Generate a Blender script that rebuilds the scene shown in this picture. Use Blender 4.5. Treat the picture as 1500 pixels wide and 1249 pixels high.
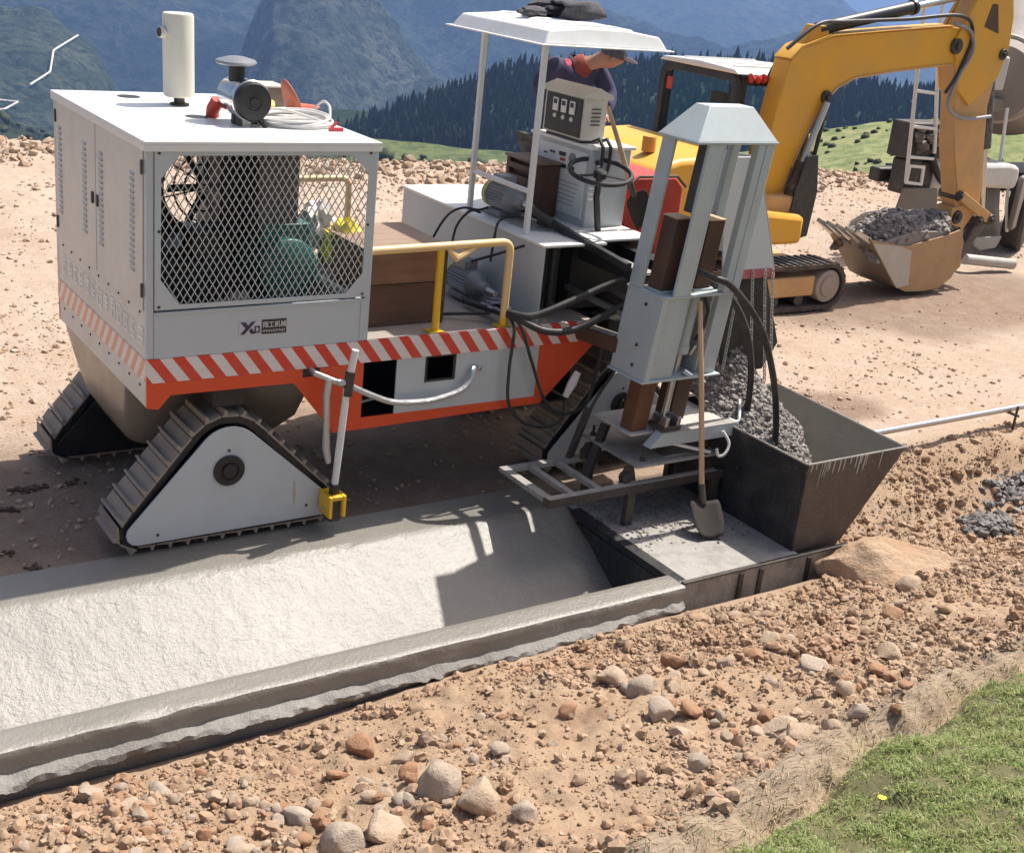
import bpy, math, random
import numpy as np
from mathutils import Vector, Matrix, Euler, noise as mnoise

for o in list(bpy.data.objects):
    bpy.data.objects.remove(o)
scene = bpy.context.scene
COL = scene.collection
rad = math.radians

# ---------------------------------------------------------------- camera
cam_data = bpy.data.cameras.new('camera')
cam = bpy.data.objects.new('camera', cam_data)
COL.objects.link(cam)
cam.location = (-2.2805, -6.9237, 3.5646)
cam.rotation_euler = (1.207814, -0.0998875, -0.578007)
cam_data.sensor_width = 36.0
cam_data.lens = 36.0 * 1876.3 / 1500.0
cam_data.clip_start = 0.1
cam_data.clip_end = 30000
scene.camera = cam

# ---------------------------------------------------------------- sky and sun
SUN_EL, SUN_AZ = rad(60), rad(10)          # azimuth measured from +X towards +Y
world = bpy.data.worlds.new('World')
scene.world = world
world.use_nodes = True
wt = world.node_tree
sky = wt.nodes.new('ShaderNodeTexSky')
sky.sky_type = 'NISHITA'
sky.sun_disc = False
sky.sun_elevation = SUN_EL
sky.sun_rotation = rad(90) - SUN_AZ
sky.altitude = 500
sky.air_density = 1.0
sky.dust_density = 6.0
sky.ozone_density = 0.6
bg = wt.nodes['Background']
bg.inputs['Strength'].default_value = 0.09
wt.links.new(sky.outputs['Color'], bg.inputs['Color'])

sun_data = bpy.data.lights.new('sun', 'SUN')
sun_data.energy = 3.6
sun_data.angle = rad(0.6)
sun_data.color = (1.0, 0.94, 0.86)
sun = bpy.data.objects.new('sun', sun_data)
COL.objects.link(sun)
sdir = Vector((math.cos(SUN_EL) * math.cos(SUN_AZ), math.cos(SUN_EL) * math.sin(SUN_AZ), math.sin(SUN_EL)))
sun.rotation_euler = (-sdir).to_track_quat('-Z', 'Y').to_euler()
sun.location = (6, 4, 20)

vs = scene.view_settings
vs.view_transform = 'Standard'
vs.look = 'None'
vs.exposure = 0.78
vs.gamma = 1.0
vs.use_curve_mapping = False
scene.cycles.max_bounces = 7
scene.cycles.diffuse_bounces = 3
scene.cycles.glossy_bounces = 3
scene.cycles.transmission_bounces = 6
scene.cycles.volume_bounces = 0

# ---------------------------------------------------------------- helpers
G = -0.155          # level of the yard
rng = np.random.default_rng(7)
random.seed(7)


def hash2(ix, iy, seed):
    h = (ix.astype(np.int64) * 374761393 + iy.astype(np.int64) * 668265263 + seed * 1442695041) & 0xffffffff
    h = ((h ^ (h >> 13)) * 1274126177) & 0xffffffff
    h = h ^ (h >> 16)
    return (h & 0xffff) / 65535.0


def vnoise(x, y, seed=0):
    x = np.asarray(x, float); y = np.asarray(y, float)
    ix = np.floor(x).astype(np.int64); iy = np.floor(y).astype(np.int64)
    fx = x - ix; fy = y - iy
    fx = fx * fx * (3 - 2 * fx); fy = fy * fy * (3 - 2 * fy)
    a = hash2(ix, iy, seed); b = hash2(ix + 1, iy, seed)
    c = hash2(ix, iy + 1, seed); d = hash2(ix + 1, iy + 1, seed)
    return (a + (b - a) * fx + (c - a) * fy + (a - b - c + d) * fx * fy) * 2 - 1


def fbm(x, y, seed=0, octv=4):
    s = 0; amp = 1.0; tot = 0
    for i in range(octv):
        s = s + amp * vnoise(x * 2 ** i + 17.3 * i, y * 2 ** i - 9.1 * i, seed + i)
        tot += amp; amp *= 0.5
    return s / tot


def sstep(a, b, x):
    t = np.clip((np.asarray(x, float) - a) / (b - a), 0, 1)
    return t * t * (3 - 2 * t)


class MB:
    """collects shapes that become one mesh object"""
    def __init__(s):
        s.v = []; s.f = []

    def add(s, vs_, fs_):
        n = len(s.v)
        s.v += [tuple(v) for v in vs_]
        s.f += [tuple(i + n for i in f) for f in fs_]
        return s

    def box(s, x0, x1, y0, y1, z0, z1):
        v = [(x0, y0, z0), (x1, y0, z0), (x1, y1, z0), (x0, y1, z0), (x0, y0, z1), (x1, y0, z1), (x1, y1, z1), (x0, y1, z1)]
        return s.add(v, [(0, 3, 2, 1), (4, 5, 6, 7), (0, 1, 5, 4), (1, 2, 6, 5), (2, 3, 7, 6), (3, 0, 4, 7)])

    def hexa(s, bot, top):
        return s.add(list(bot) + list(top), [(0, 3, 2, 1), (4, 5, 6, 7), (0, 1, 5, 4), (1, 2, 6, 5), (2, 3, 7, 6), (3, 0, 4, 7)])

    def bar(s, p0, p1, w, h, up=(0, 0, 1)):
        p0 = Vector(p0); p1 = Vector(p1); d = (p1 - p0).normalized(); u = Vector(up)
        if abs(d.dot(u)) > 0.98:
            u = Vector((0, 1, 0))
        a = d.cross(u).normalized(); b = a.cross(d).normalized()
        q = [(-w / 2, -h / 2), (w / 2, -h / 2), (w / 2, h / 2), (-w / 2, h / 2)]
        v = [p0 + a * i + b * j for i, j in q] + [p1 + a * i + b * j for i, j in q]
        return s.add(v, [(0, 1, 2, 3), (7, 6, 5, 4), (0, 4, 5, 1), (1, 5, 6, 2), (2, 6, 7, 3), (3, 7, 4, 0)])

    def tube(s, pts, r, n=8, caps=True, rr=None):
        pts = [Vector(p) for p in pts]
        m = len(pts); N = None; rings = []
        for i in range(m):
            t = (pts[min(i + 1, m - 1)] - pts[max(i - 1, 0)])
            if t.length < 1e-9:
                t = Vector((0, 0, 1))
            t.normalize()
            if N is None:
                N = t.orthogonal().normalized()
            N = (N - t * N.dot(t))
            if N.length < 1e-6:
                N = t.orthogonal()
            N.normalize()
            B = t.cross(N)
            ri = rr[i] if rr else r
            rings.append([pts[i] + (N * math.cos(2 * math.pi * k / n) + B * math.sin(2 * math.pi * k / n)) * ri for k in range(n)])
        v = [p for rg in rings for p in rg]; f = []
        for i in range(m - 1):
            for k in range(n):
                f.append((i * n + k, i * n + (k + 1) % n, (i + 1) * n + (k + 1) % n, (i + 1) * n + k))
        if caps:
            f.append(tuple(range(n))[::-1]); f.append(tuple((m - 1) * n + k for k in range(n)))
        return s.add(v, f)

    def cyl(s, p0, p1, r, r1=None, n=18):
        r1 = r if r1 is None else r1
        return s.tube([p0, p1], r, n, True, [r, r1])

    def lathe(s, prof, o, ax, n=24):
        """prof: (radius, distance along axis)"""
        o = Vector(o); ax = Vector(ax).normalized()
        pts = [o + ax * h for r, h in prof]
        N = ax.orthogonal().normalized(); B = ax.cross(N); v = []; f = []
        for (r, h), p in zip(prof, pts):
            v += [p + (N * math.cos(2 * math.pi * k / n) + B * math.sin(2 * math.pi * k / n)) * max(r, 1e-4) for k in range(n)]
        for i in range(len(prof) - 1):
            for k in range(n):
                f.append((i * n + k, i * n + (k + 1) % n, (i + 1) * n + (k + 1) % n, (i + 1) * n + k))
        f.append(tuple(range(n))[::-1]); f.append(tuple((len(prof) - 1) * n + k for k in range(n)))
        return s.add(v, f)

    def prism(s, poly, axis, a, b):
        """2-D polygon extruded along an axis; poly in (y,z) for x, (x,z) for y, (x,y) for z"""
        def P(u, w, t):
            return (t, u, w) if axis == 'x' else (u, t, w) if axis == 'y' else (u, w, t)
        n = len(poly)
        v = [P(u, w, a) for u, w in poly] + [P(u, w, b) for u, w in poly]
        f = [tuple(range(n)), tuple(range(2 * n - 1, n - 1, -1))]
        f += [(i, i + n, (i + 1) % n + n, (i + 1) % n) for i in range(n)]
        return s.add(v, f)

    def ring(s, outer, inner, axis, a, b):
        """plate with a hole; outer and inner have the same number of points"""
        def P(u, w, t):
            return (t, u, w) if axis == 'x' else (u, t, w) if axis == 'y' else (u, w, t)
        n = len(outer)
        v = [P(u, w, a) for u, w in outer] + [P(u, w, a) for u, w in inner] + [P(u, w, b) for u, w in outer] + [P(u, w, b) for u, w in inner]
        f = []
        for i in range(n):
            j = (i + 1) % n
            f += [(i, j, n + j, n + i), (2 * n + j, 2 * n + i, 3 * n + i, 3 * n + j), (i, 2 * n + i, 2 * n + j, j), (n + j, 3 * n + j, 3 * n + i, n + i)]
        return s.add(v, f)

    def xf(s, fn):
        s.v = [tuple(fn(*v)) for v in s.v]
        return s

    def build(s, name, mat, parent=None, bevel=0.0, ang=35, seg=2, **tags):
        me = bpy.data.meshes.new(name)
        me.from_pydata([tuple(v) for v in s.v], [], s.f)
        me.update()
        import bmesh
        bm = bmesh.new(); bm.from_mesh(me)
        bmesh.ops.recalc_face_normals(bm, faces=bm.faces)
        bm.to_mesh(me); bm.free()
        return link(name, me, mat, parent, bevel, ang, seg, **tags)


def link(name, me, mat, parent=None, bevel=0.0, ang=35, seg=2, **tags):
    if ang and len(me.polygons):
        me.polygons.foreach_set('use_smooth', [True] * len(me.polygons))
        me.set_sharp_from_angle(angle=rad(ang))
    if mat is not None and not me.materials:
        me.materials.append(mat)
    o = bpy.data.objects.new(name, me)
    COL.objects.link(o)
    if parent:
        adopt(o, parent)
    if bevel:
        b = o.modifiers.new('bevel', 'BEVEL')
        b.width = bevel; b.segments = seg; b.limit_method = 'ANGLE'; b.angle_limit = rad(40)
        b.harden_normals = False
    for k, v in tags.items():
        o[k] = v
    return o


def world_mat(o):
    m = o.matrix_local.copy() if False else Matrix.LocRotScale(o.location, o.rotation_euler, o.scale)
    if o.parent:
        m = world_mat(o.parent) @ o.matrix_parent_inverse @ m
    return m


def adopt(o, parent):
    o.parent = parent
    o.matrix_parent_inverse = world_mat(parent).inverted()


def thing(name, label, cat, loc, group=None):
    o = bpy.data.objects.new(name, None)
    COL.objects.link(o)
    o.location = loc
    o.empty_display_size = 0.2
    tag(o, label, cat, group)
    return o


def tag(o, label=None, cat=None, group=None, kind=None):
    if label: o['label'] = label
    if cat: o['category'] = cat
    if group: o['group'] = group
    if kind: o['kind'] = kind
    return o


def np_mesh(name, V, F):
    """V (n,3) array, F (m,k) array of equal-sided faces"""
    me = bpy.data.meshes.new(name)
    V = np.ascontiguousarray(V, np.float32); F = np.ascontiguousarray(F, np.int32)
    m, k = F.shape
    me.vertices.add(len(V)); me.vertices.foreach_set('co', V.ravel())
    me.loops.add(m * k); me.loops.foreach_set('vertex_index', F.ravel())
    me.polygons.add(m)
    me.polygons.foreach_set('loop_start', np.arange(0, m * k, k, dtype=np.int32))
    me.polygons.foreach_set('loop_total', np.full(m, k, np.int32))
    me.update(calc_edges=True)
    me.validate()
    return me


def grid_faces(nx, ny):
    i = np.arange(nx - 1)[:, None]; j = np.arange(ny - 1)[None, :]
    a = i * ny + j
    return np.stack([a, a + ny, a + ny + 1, a + 1], -1).reshape(-1, 4)


def ico(sub):
    import bmesh
    bm = bmesh.new()
    bmesh.ops.create_icosphere(bm, subdivisions=sub, radius=1.0)
    bm.verts.ensure_lookup_table()
    V = np.array([v.co[:] for v in bm.verts]); F = np.array([[v.index for v in f.verts] for f in bm.faces])
    bm.free()
    return V, F


def rand_rot(n):
    q = rng.normal(size=(n, 4)); q /= np.linalg.norm(q, axis=1, keepdims=True)
    w, x, y, z = q.T
    return np.stack([np.stack([1 - 2 * (y * y + z * z), 2 * (x * y - z * w), 2 * (x * z + y * w)], -1),
                     np.stack([2 * (x * y + z * w), 1 - 2 * (x * x + z * z), 2 * (y * z - x * w)], -1),
                     np.stack([2 * (x * z - y * w), 2 * (y * z + x * w), 1 - 2 * (x * x + y * y)], -1)], 1)


def lumps(name, P, S, mat, sub=1, rough=0.28, flat=0.8, parent=None, ang=30, **tags):
    """many small stones as one mesh: P (n,3) centres, S (n,) radii"""
    V0, F0 = ico(sub)
    n = len(P)
    Rm = rand_rot(n)
    sc = S[:, None, None] * (1 + rough * rng.uniform(-1, 1, (n, len(V0), 1)))
    an = rng.uniform(0.65, 1.2, (n, 1, 3))
    V = np.einsum('nij,nkj->nki', Rm, V0[None] * an * sc)
    V[:, :, 2] *= flat
    V += P[:, None, :]
    F = (F0[None] + (np.arange(n) * len(V0))[:, None, None]).reshape(-1, 3)
    me = np_mesh(name, V.reshape(-1, 3), F)
    return link(name, me, mat, parent, 0, ang, **tags)


# ---------------------------------------------------------------- materials
def srgb(r, g, b):
    def c(u):
        u /= 255.0
        return u / 12.92 if u <= 0.04045 else ((u + 0.055) / 1.055) ** 2.4
    return (c(r), c(g), c(b), 1)


def nodes(name):
    m = bpy.data.materials.new(name)
    m.use_nodes = True
    nt = m.node_tree
    return m, nt, nt.nodes['Principled BSDF']


def nd(nt, typ, **kw):
    n = nt.nodes.new(typ)
    for k, v in kw.items():
        if k.startswith('i_'):
            n.inputs[k[2:].replace('_', ' ')].default_value = v
        else:
            setattr(n, k, v)
    return n


def mixc(nt, fac, a, b):
    n = nt.nodes.new('ShaderNodeMix'); n.data_type = 'RGBA'
    for sock, val in ((n.inputs[0], fac), (n.inputs[6], a), (n.inputs[7], b)):
        if isinstance(val, bpy.types.NodeSocket):
            nt.links.new(val, sock)
        elif isinstance(val, (int, float)):
            sock.default_value = val
        else:
            sock.default_value = tuple(val) if len(val) == 4 else tuple(val) + (1,)
    return n.outputs[2]


def math_(nt, op, a, b=None, c=None):
    n = nt.nodes.new('ShaderNodeMath'); n.operation = op
    for sock, val in zip(n.inputs, (a, b, c)):
        if val is None: continue
        if isinstance(val, bpy.types.NodeSocket): nt.links.new(val, sock)
        else: sock.default_value = val
    return n.outputs[0]


def ramp(nt, fac, stops):
    n = nt.nodes.new('ShaderNodeValToRGB')
    el = n.color_ramp.elements
    while len(el) < len(stops): el.new(0.5)
    for e, (p, c) in zip(el, stops):
        e.position = p
        e.color = (c, c, c, 1) if isinstance(c, (int, float)) else (tuple(c) if len(c) == 4 else tuple(c) + (1,))
    nt.links.new(fac, n.inputs[0])
    return n.outputs[0]


def noise_tex(nt, scale, detail=4, rough=0.6, vec=None, dist=0.0):
    n = nt.nodes.new('ShaderNodeTexNoise')
    n.inputs['Scale'].default_value = scale; n.inputs['Detail'].default_value = detail
    n.inputs['Roughness'].default_value = rough; n.inputs['Distortion'].default_value = dist
    if vec is not None: nt.links.new(vec, n.inputs['Vector'])
    return n.outputs[0]


def pos(nt):
    return nt.nodes.new('ShaderNodeNewGeometry').outputs['Position']


def bump(nt, bs, h, strength, dist, prev=None):
    b = nt.nodes.new('ShaderNodeBump')
    b.inputs['Strength'].default_value = strength; b.inputs['Distance'].default_value = dist
    nt.links.new(h, b.inputs['Height'])
    if prev is not None: nt.links.new(prev, b.inputs['Normal'])
    nt.links.new(b.outputs[0], bs.inputs['Normal'])
    return b.outputs[0]


def paint(name, col, rough=0.4, metal=0.0, dirt=0.25, dirtcol=(0.30, 0.22, 0.15), dscale=4.0, bmp=0.0, bscale=60, coat=0.0, speck=0.0):
    """painted or bare surface with uneven dust, streaks and gloss"""
    m, nt, bs = nodes(name)
    p = pos(nt)
    n1 = noise_tex(nt, dscale, 6, 0.65, p)
    mp = nd(nt, 'ShaderNodeMapping'); mp.inputs['Scale'].default_value = (9, 9, 1.2)
    nt.links.new(p, mp.inputs['Vector'])
    n2 = noise_tex(nt, dscale * 0.8, 5, 0.6, mp.outputs[0])
    d = math_(nt, 'MULTIPLY', ramp(nt, n1, [(0.42, 0), (0.75, 1)]), dirt)
    d2 = math_(nt, 'MULTIPLY', ramp(nt, n2, [(0.5, 0), (0.8, 1)]), dirt * 0.7)
    d = math_(nt, 'MAXIMUM', d, d2)
    c = mixc(nt, d, col, dirtcol)
    if speck:
        n4 = noise_tex(nt, 45, 3, 0.7, p)
        c = mixc(nt, math_(nt, 'MULTIPLY', ramp(nt, n4, [(0.60, 0), (0.68, 1)]), speck), c, (0.45, 0.42, 0.38))
    nt.links.new(c, bs.inputs['Base Color'])
    n3 = noise_tex(nt, 14, 4, 0.6, p)
    nt.links.new(math_(nt, 'ADD', math_(nt, 'MULTIPLY', n3, 0.18), math_(nt, 'ADD', math_(nt, 'MULTIPLY', d, 0.35), rough - 0.08)), bs.inputs['Roughness'])
    bs.inputs['Metallic'].default_value = metal
    if coat: bs.inputs['Coat Weight'].default_value = coat
    if bmp:
        bump(nt, bs, noise_tex(nt, bscale, 5, 0.65, p), bmp, 0.01)
    return m


M = {}
M['grey'] = paint('grey_paint', (0.50, 0.54, 0.56, 1), 0.38, dirt=0.16, dirtcol=(0.36, 0.31, 0.25), bmp=0.02, bscale=8)
M['grey_bounce'] = paint('grey_paint_bounce', (0.60, 0.585, 0.555, 1), 0.36, dirt=0.22, dirtcol=(0.40, 0.33, 0.26), bmp=0.03, bscale=7)  # cabinet grey with warm bounce from the sunlit ground painted in
M['white'] = paint('white_paint', (0.76, 0.76, 0.74, 1), 0.35, dirt=0.12, dirtcol=(0.45, 0.38, 0.3))
M['towergrey'] = paint('press_grey_paint', (0.45, 0.51, 0.515, 1), 0.44, dirt=0.38, dirtcol=(0.33, 0.31, 0.28), dscale=5, speck=0.4, bmp=0.03, bscale=9)
M['orange'] = paint('orange_red_paint', (0.72, 0.075, 0.018, 1), 0.38, dirt=0.2, dirtcol=(0.35, 0.15, 0.08))
M['red'] = paint('red_paint', (0.52, 0.03, 0.015, 1), 0.4, dirt=0.2)
M['yellow'] = paint('yellow_paint', (0.80, 0.47, 0.02, 1), 0.4, dirt=0.15)
M['exyellow'] = paint('excavator_yellow', (0.72, 0.36, 0.02, 1), 0.46, dirt=0.5, dirtcol=(0.46, 0.30, 0.13), dscale=1.6, bmp=0.06, bscale=6, speck=0.12)
M['exdusty'] = paint('dusty_yellow', (0.60, 0.34, 0.12, 1), 0.6, dirt=0.65, dirtcol=(0.40, 0.27, 0.18), dscale=3.0, bmp=0.15, bscale=25)
M['wrap'] = paint('peeling_cream_wrap', (0.78, 0.55, 0.27, 1), 0.35, dirt=0.4, dirtcol=(0.75, 0.42, 0.05), dscale=7, bmp=0.25, bscale=22)
M['black'] = paint('black_paint', (0.012, 0.013, 0.015, 1), 0.4, dirt=0.10, dirtcol=(0.2, 0.17, 0.14))
M['blackmud'] = paint('black_splashed_steel', (0.016, 0.017, 0.02, 1), 0.42, dirt=0.28, dirtcol=(0.20, 0.18, 0.165), dscale=3.5, speck=0.16)
M['hopper'] = paint('worn_hopper_steel', (0.075, 0.062, 0.058, 1), 0.45, dirt=0.45, dirtcol=(0.22, 0.18, 0.15), dscale=3, metal=0.2, speck=0.2)
M['hopdust'] = paint('cement_dusted_hopper', (0.13, 0.12, 0.095, 1), 0.6, dirt=0.4, dirtcol=(0.20, 0.185, 0.15), dscale=5, bmp=0.2)
M['rubber'] = paint('hose_rubber', (0.02, 0.02, 0.021, 1), 0.5, dirt=0.25, dirtcol=(0.2, 0.17, 0.14), dscale=9)
M['steel'] = paint('bright_steel', (0.55, 0.55, 0.55, 1), 0.3, metal=0.9, dirt=0.2)
M['castgrey'] = paint('cast_motor_grey', (0.24, 0.255, 0.27, 1), 0.4, dirt=0.25, metal=0.2)
M['darksteel'] = paint('dark_steel', (0.05, 0.046, 0.043, 1), 0.5, dirt=0.35, dirtcol=(0.24, 0.18, 0.13), metal=0.3, speck=0.15)
M['rust'] = paint('rusty_steel', (0.15, 0.065, 0.028, 1), 0.6, dirt=0.5, dirtcol=(0.06, 0.03, 0.02), dscale=5, bmp=0.2)
M['rustdark'] = paint('dark_rusty_steel', (0.075, 0.04, 0.027, 1), 0.6, dirt=0.5, dirtcol=(0.18, 0.08, 0.035), dscale=4, bmp=0.2)
M['splash'] = paint('cement_splashed_plate', (0.34, 0.32, 0.29, 1), 0.6, dirt=0.6, dirtcol=(0.13, 0.115, 0.10), dscale=9, bmp=0.4, bscale=45, speck=0.5)
M['shoe'] = paint('dusty_track_shoe', (0.30, 0.25, 0.205, 1), 0.7, dirt=0.8, dirtcol=(0.46, 0.37, 0.29), dscale=7, bmp=0.3, bscale=40, metal=0.15)
M['tank'] = paint('brown_tank_paint', (0.27, 0.235, 0.20, 1), 0.32, dirt=0.35, dirtcol=(0.20, 0.14, 0.10), dscale=2.2, metal=0.3)
M['wood'] = None
M['plastic_white'] = paint('white_plastic', (0.78, 0.78, 0.76, 1), 0.4, dirt=0.2)
M['glass_dark'] = paint('gauge_dark', (0.03, 0.03, 0.032, 1), 0.2, dirt=0.1)


def wood(name, c1, c2, axis=0):
    m, nt, bs = nodes(name)
    p = pos(nt)
    mp = nd(nt, 'ShaderNodeMapping')
    s = [14, 14, 14]; s[axis] = 1.2
    mp.inputs['Scale'].default_value = s
    nt.links.new(p, mp.inputs['Vector'])
    n = noise_tex(nt, 2.2, 6, 0.65, mp.outputs[0], 0.4)
    n2 = noise_tex(nt, 3.0, 4, 0.6, p)
    c = mixc(nt, ramp(nt, n, [(0.3, 0), (0.7, 1)]), c1, c2)
    c = mixc(nt, math_(nt, 'MULTIPLY', ramp(nt, n2, [(0.45, 0), (0.75, 1)]), 0.4), c, (0.09, 0.05, 0.03))
    nt.links.new(c, bs.inputs['Base Color'])
    bs.inputs['Roughness'].default_value = 0.65
    bump(nt, bs, n, 0.3, 0.004)
    return m


M['wood'] = wood('rusty_brown_board', (0.26, 0.135, 0.075), (0.17, 0.085, 0.05), 0)
M['handle'] = wood('pale_wood_handle', (0.62, 0.43, 0.26), (0.5, 0.33, 0.19), 2)
M['crate'] = wood('dark_varnished_wood', (0.11, 0.05, 0.03), (0.06, 0.03, 0.02), 2)


def island(name, cols, rough=0.85, bmp=0.3, bscale=40, spec=0.3, patch=None):
    """stones and clods: one tone for each piece"""
    m, nt, bs = nodes(name)
    g = nt.nodes.new('ShaderNodeNewGeometry')
    st = [(i / max(1, len(cols) - 1), c) for i, c in enumerate(cols)]
    c = ramp(nt, g.outputs['Random Per Island'], st)
    n = noise_tex(nt, bscale, 5, 0.7, g.outputs['Position'])
    if patch:
        n9 = noise_tex(nt, 1.3, 5, 0.65, g.outputs['Position'])
        c = mixc(nt, math_(nt, 'MULTIPLY', ramp(nt, n9, [(0.42, 0), (0.62, 1)]), 0.6), c, patch)
    c = mixc(nt, math_(nt, 'MULTIPLY', ramp(nt, n, [(0.4, 0), (0.75, 1)]), 0.45), c, (0.20, 0.125, 0.08))
    nt.links.new(c, bs.inputs['Base Color'])
    bs.inputs['Roughness'].default_value = rough
    bs.inputs['Specular IOR Level'].default_value = spec
    if bmp: bump(nt, bs, n, bmp, 0.01)
    return m


M['clod'] = island('earth_clods', [(0.36, 0.26, 0.175), (0.41, 0.305, 0.21), (0.32, 0.21, 0.135), (0.46, 0.355, 0.255), (0.37, 0.245, 0.155)], patch=(0.37, 0.22, 0.13))
M['pebble'] = island('yard_pebbles', [(0.50, 0.38, 0.27), (0.42, 0.28, 0.18), (0.55, 0.45, 0.35), (0.38, 0.24, 0.15)])
M['gravel'] = island('wet_aggregate', [(0.12, 0.11, 0.105), (0.26, 0.245, 0.23), (0.17, 0.15, 0.14), (0.33, 0.31, 0.29), (0.15, 0.14, 0.14)], rough=0.6, bmp=0.2, spec=0.35)
M['slag'] = island('dark_spoil', [(0.10, 0.10, 0.10), (0.20, 0.205, 0.20), (0.14, 0.12, 0.115)], rough=0.6)
M['stone_pale'] = None


def stone(name, c1, c2, sc=9):
    m, nt, bs = nodes(name)
    tc = nd(nt, 'ShaderNodeTexCoord')
    oi = nd(nt, 'ShaderNodeObjectInfo')
    v = nd(nt, 'ShaderNodeVectorMath', operation='ADD')
    nt.links.new(tc.outputs['Object'], v.inputs[0]); nt.links.new(oi.outputs['Random'], v.inputs[1])
    n = noise_tex(nt, sc * 0.18, 6, 0.7, v.outputs[0]); n2 = noise_tex(nt, sc, 5, 0.7, v.outputs[0])
    c = mixc(nt, ramp(nt, n, [(0.35, 0), (0.68, 1)]), c1, c2)
    c = mixc(nt, math_(nt, 'MULTIPLY', oi.outputs['Random'], 0.35), c, (0.40, 0.26, 0.16))
    c = mixc(nt, math_(nt, 'MULTIPLY', ramp(nt, n2, [(0.5, 0), (0.75, 1)]), 0.5), c, (0.25, 0.14, 0.08))
    nt.links.new(c, bs.inputs['Base Color'])
    bs.inputs['Roughness'].default_value = 0.85
    bump(nt, bs, n2, 0.5, 0.12)
    return m


M['stone_pale'] = stone('pale_limestone', (0.58, 0.47, 0.36), (0.46, 0.33, 0.22))
M['stone_red'] = stone('reddish_stone', (0.44, 0.25, 0.14), (0.36, 0.18, 0.10))
M['stone_grey'] = stone('greyish_stone', (0.43, 0.36, 0.29), (0.52, 0.44, 0.35))
M['boulder'] = stone('earthy_boulder', (0.48, 0.35, 0.235), (0.38, 0.23, 0.13), 7)
# ================================================================ ground
def y_far(x):
    return 13.9 - 0.195 * x + 0.5 * vnoise(x * 0.35, x * 0 + 3.1, 5)


def y_turf(x):
    return np.interp(x, [-6, 0.77, 2.09, 3.37, 9], [-6.0, -4.30, -3.92, -3.72, -2.9]) + 0.07 * vnoise(x * 2.1, x * 0 + 1.7, 9) + 0.03 * vnoise(x * 7, x * 0, 10)


def bank_raw(x, y):
    return -0.37 + 0.085 * sstep(-0.2, 1.8, x) * sstep(-3.2, -1.9, y) + 0.33 * (-1.75 - y)


def ground_h(x, y):
    x = np.asarray(x, float); y = np.asarray(y, float)
    # yard
    yard = G - 0.012 + 0.022 * fbm(x * 1.3, y * 1.3, 21, 4) * sstep(-0.1, 0.5, y) + 0.006 * fbm(x * 9, y * 9, 22, 3)
    yard = yard + 0.05 * fbm(x * 0.35, y * 0.35, 23, 3) * sstep(2.5, 6, y) + 0.03 * np.abs(fbm(x * 3.1, y * 3.1, 27, 4)) * sstep(0.1, 0.5, y) - 0.012
    for yr in (5.3, 5.9, 7.6, 8.3):
        yr_ = yr - 0.10 * (x - 8) + 0.25 * vnoise(x * 0.3, x * 0 + yr, 29)
        yard = yard + (-0.055 * np.exp(-((y - yr_) / 0.13) ** 2) + 0.04 * np.exp(-((y - yr_ - 0.24) / 0.1) ** 2)) * (0.6 + 0.6 * vnoise(x * 1.2, x * 0 + yr * 2, 30))
    e = y - y_far(x)
    berm = np.exp(-(e / 0.55) ** 2) * (0.06 + 0.14 * (fbm(x * 1.1, y * 1.1, 24, 4) + 0.35).clip(0))
    yard = yard + berm - 0.55 * np.clip(e - 0.15, 0, None)
    # bank on the camera's side of the ditch
    rough = 0.075 * fbm(x * 1.7, y * 1.7, 31, 4) + 0.06 * np.abs(fbm(x * 5.5, y * 5.5, 32, 4)) - 0.02 + 0.022 * fbm(x * 20, y * 20, 33, 3)
    bank = bank_raw(x, y) + rough * sstep(-1.66, -2.0, y)
    bank = bank - 0.06 * sstep(0.5, 3.5, x) * sstep(-3.4, -2.2, y) * 0
    t = y_turf(x)
    bank = bank + 0.15 * np.exp(-((y - (t + 0.20)) / 0.15) ** 2) * (0.75 + 0.4 * vnoise(x * 2.5, y * 2.5, 40) + 0.25 * vnoise(x * 11, y * 11, 41)) - 0.05 * np.exp(-((y - (t + 0.015)) / 0.035) ** 2) * (0.6 + 0.8 * vnoise(x * 3.3, x * 0, 42)).clip(0) + 0.08 * sstep(0.0, -0.10, y - t)
    # trench
    deep = -0.85
    ahead = sstep(4.35, 4.75, x)
    wall = sstep(-0.16, -0.06, y)
    tr_c = deep + (yard - deep) * wall
    near = sstep(-1.72, -1.66, y)          # 1 inside trench
    h_ditch = np.where(y > -0.9, tr_c, bank + (deep - bank) * near)
    slope = G - 0.36 * sstep(-0.35, -1.25, y) + rough * sstep(-0.2, -0.6, y) * 1.2
    up = sstep(-1.45, -2.05, y)
    h_ahead = np.where(y > -0.2, yard, slope * (1 - up) + bank * up)
    h = h_ditch * (1 - ahead) + h_ahead * ahead
    h = np.where(y > 0.0, yard, h)
    return h


def seg(a, b, step):
    return np.linspace(a, b, max(2, int(round((b - a) / step))))[:-1]


xs = np.concatenate([seg(-45, -8, 1.2), seg(-8, -3, 0.2), seg(-3, 6.5, 0.03), seg(6.5, 14, 0.12), seg(14, 26, 0.3), seg(26, 60, 1.2), [60]])
ys = np.concatenate([seg(-14, -6, 0.4), seg(-6, -5.0, 0.1), seg(-5.0, -1.76, 0.027), seg(-1.76, -1.62, 0.012), seg(-1.62, -0.2, 0.05), seg(-0.2, 0.02, 0.02), seg(0.02, 2.5, 0.06), seg(2.5, 16.5, 0.13), [16.5, 18, 22, 30]])
XX, YY = np.meshgrid(xs, ys, indexing='ij')
ZZ = ground_h(XX, YY)
me = np_mesh('ground', np.stack([XX, YY, ZZ], -1).reshape(-1, 3), grid_faces(len(xs), len(ys)))
tm = y_turf(XX)
dry = np.exp(-((YY - (tm + 0.18)) / 0.22) ** 2) * (YY < -1.8)
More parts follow.
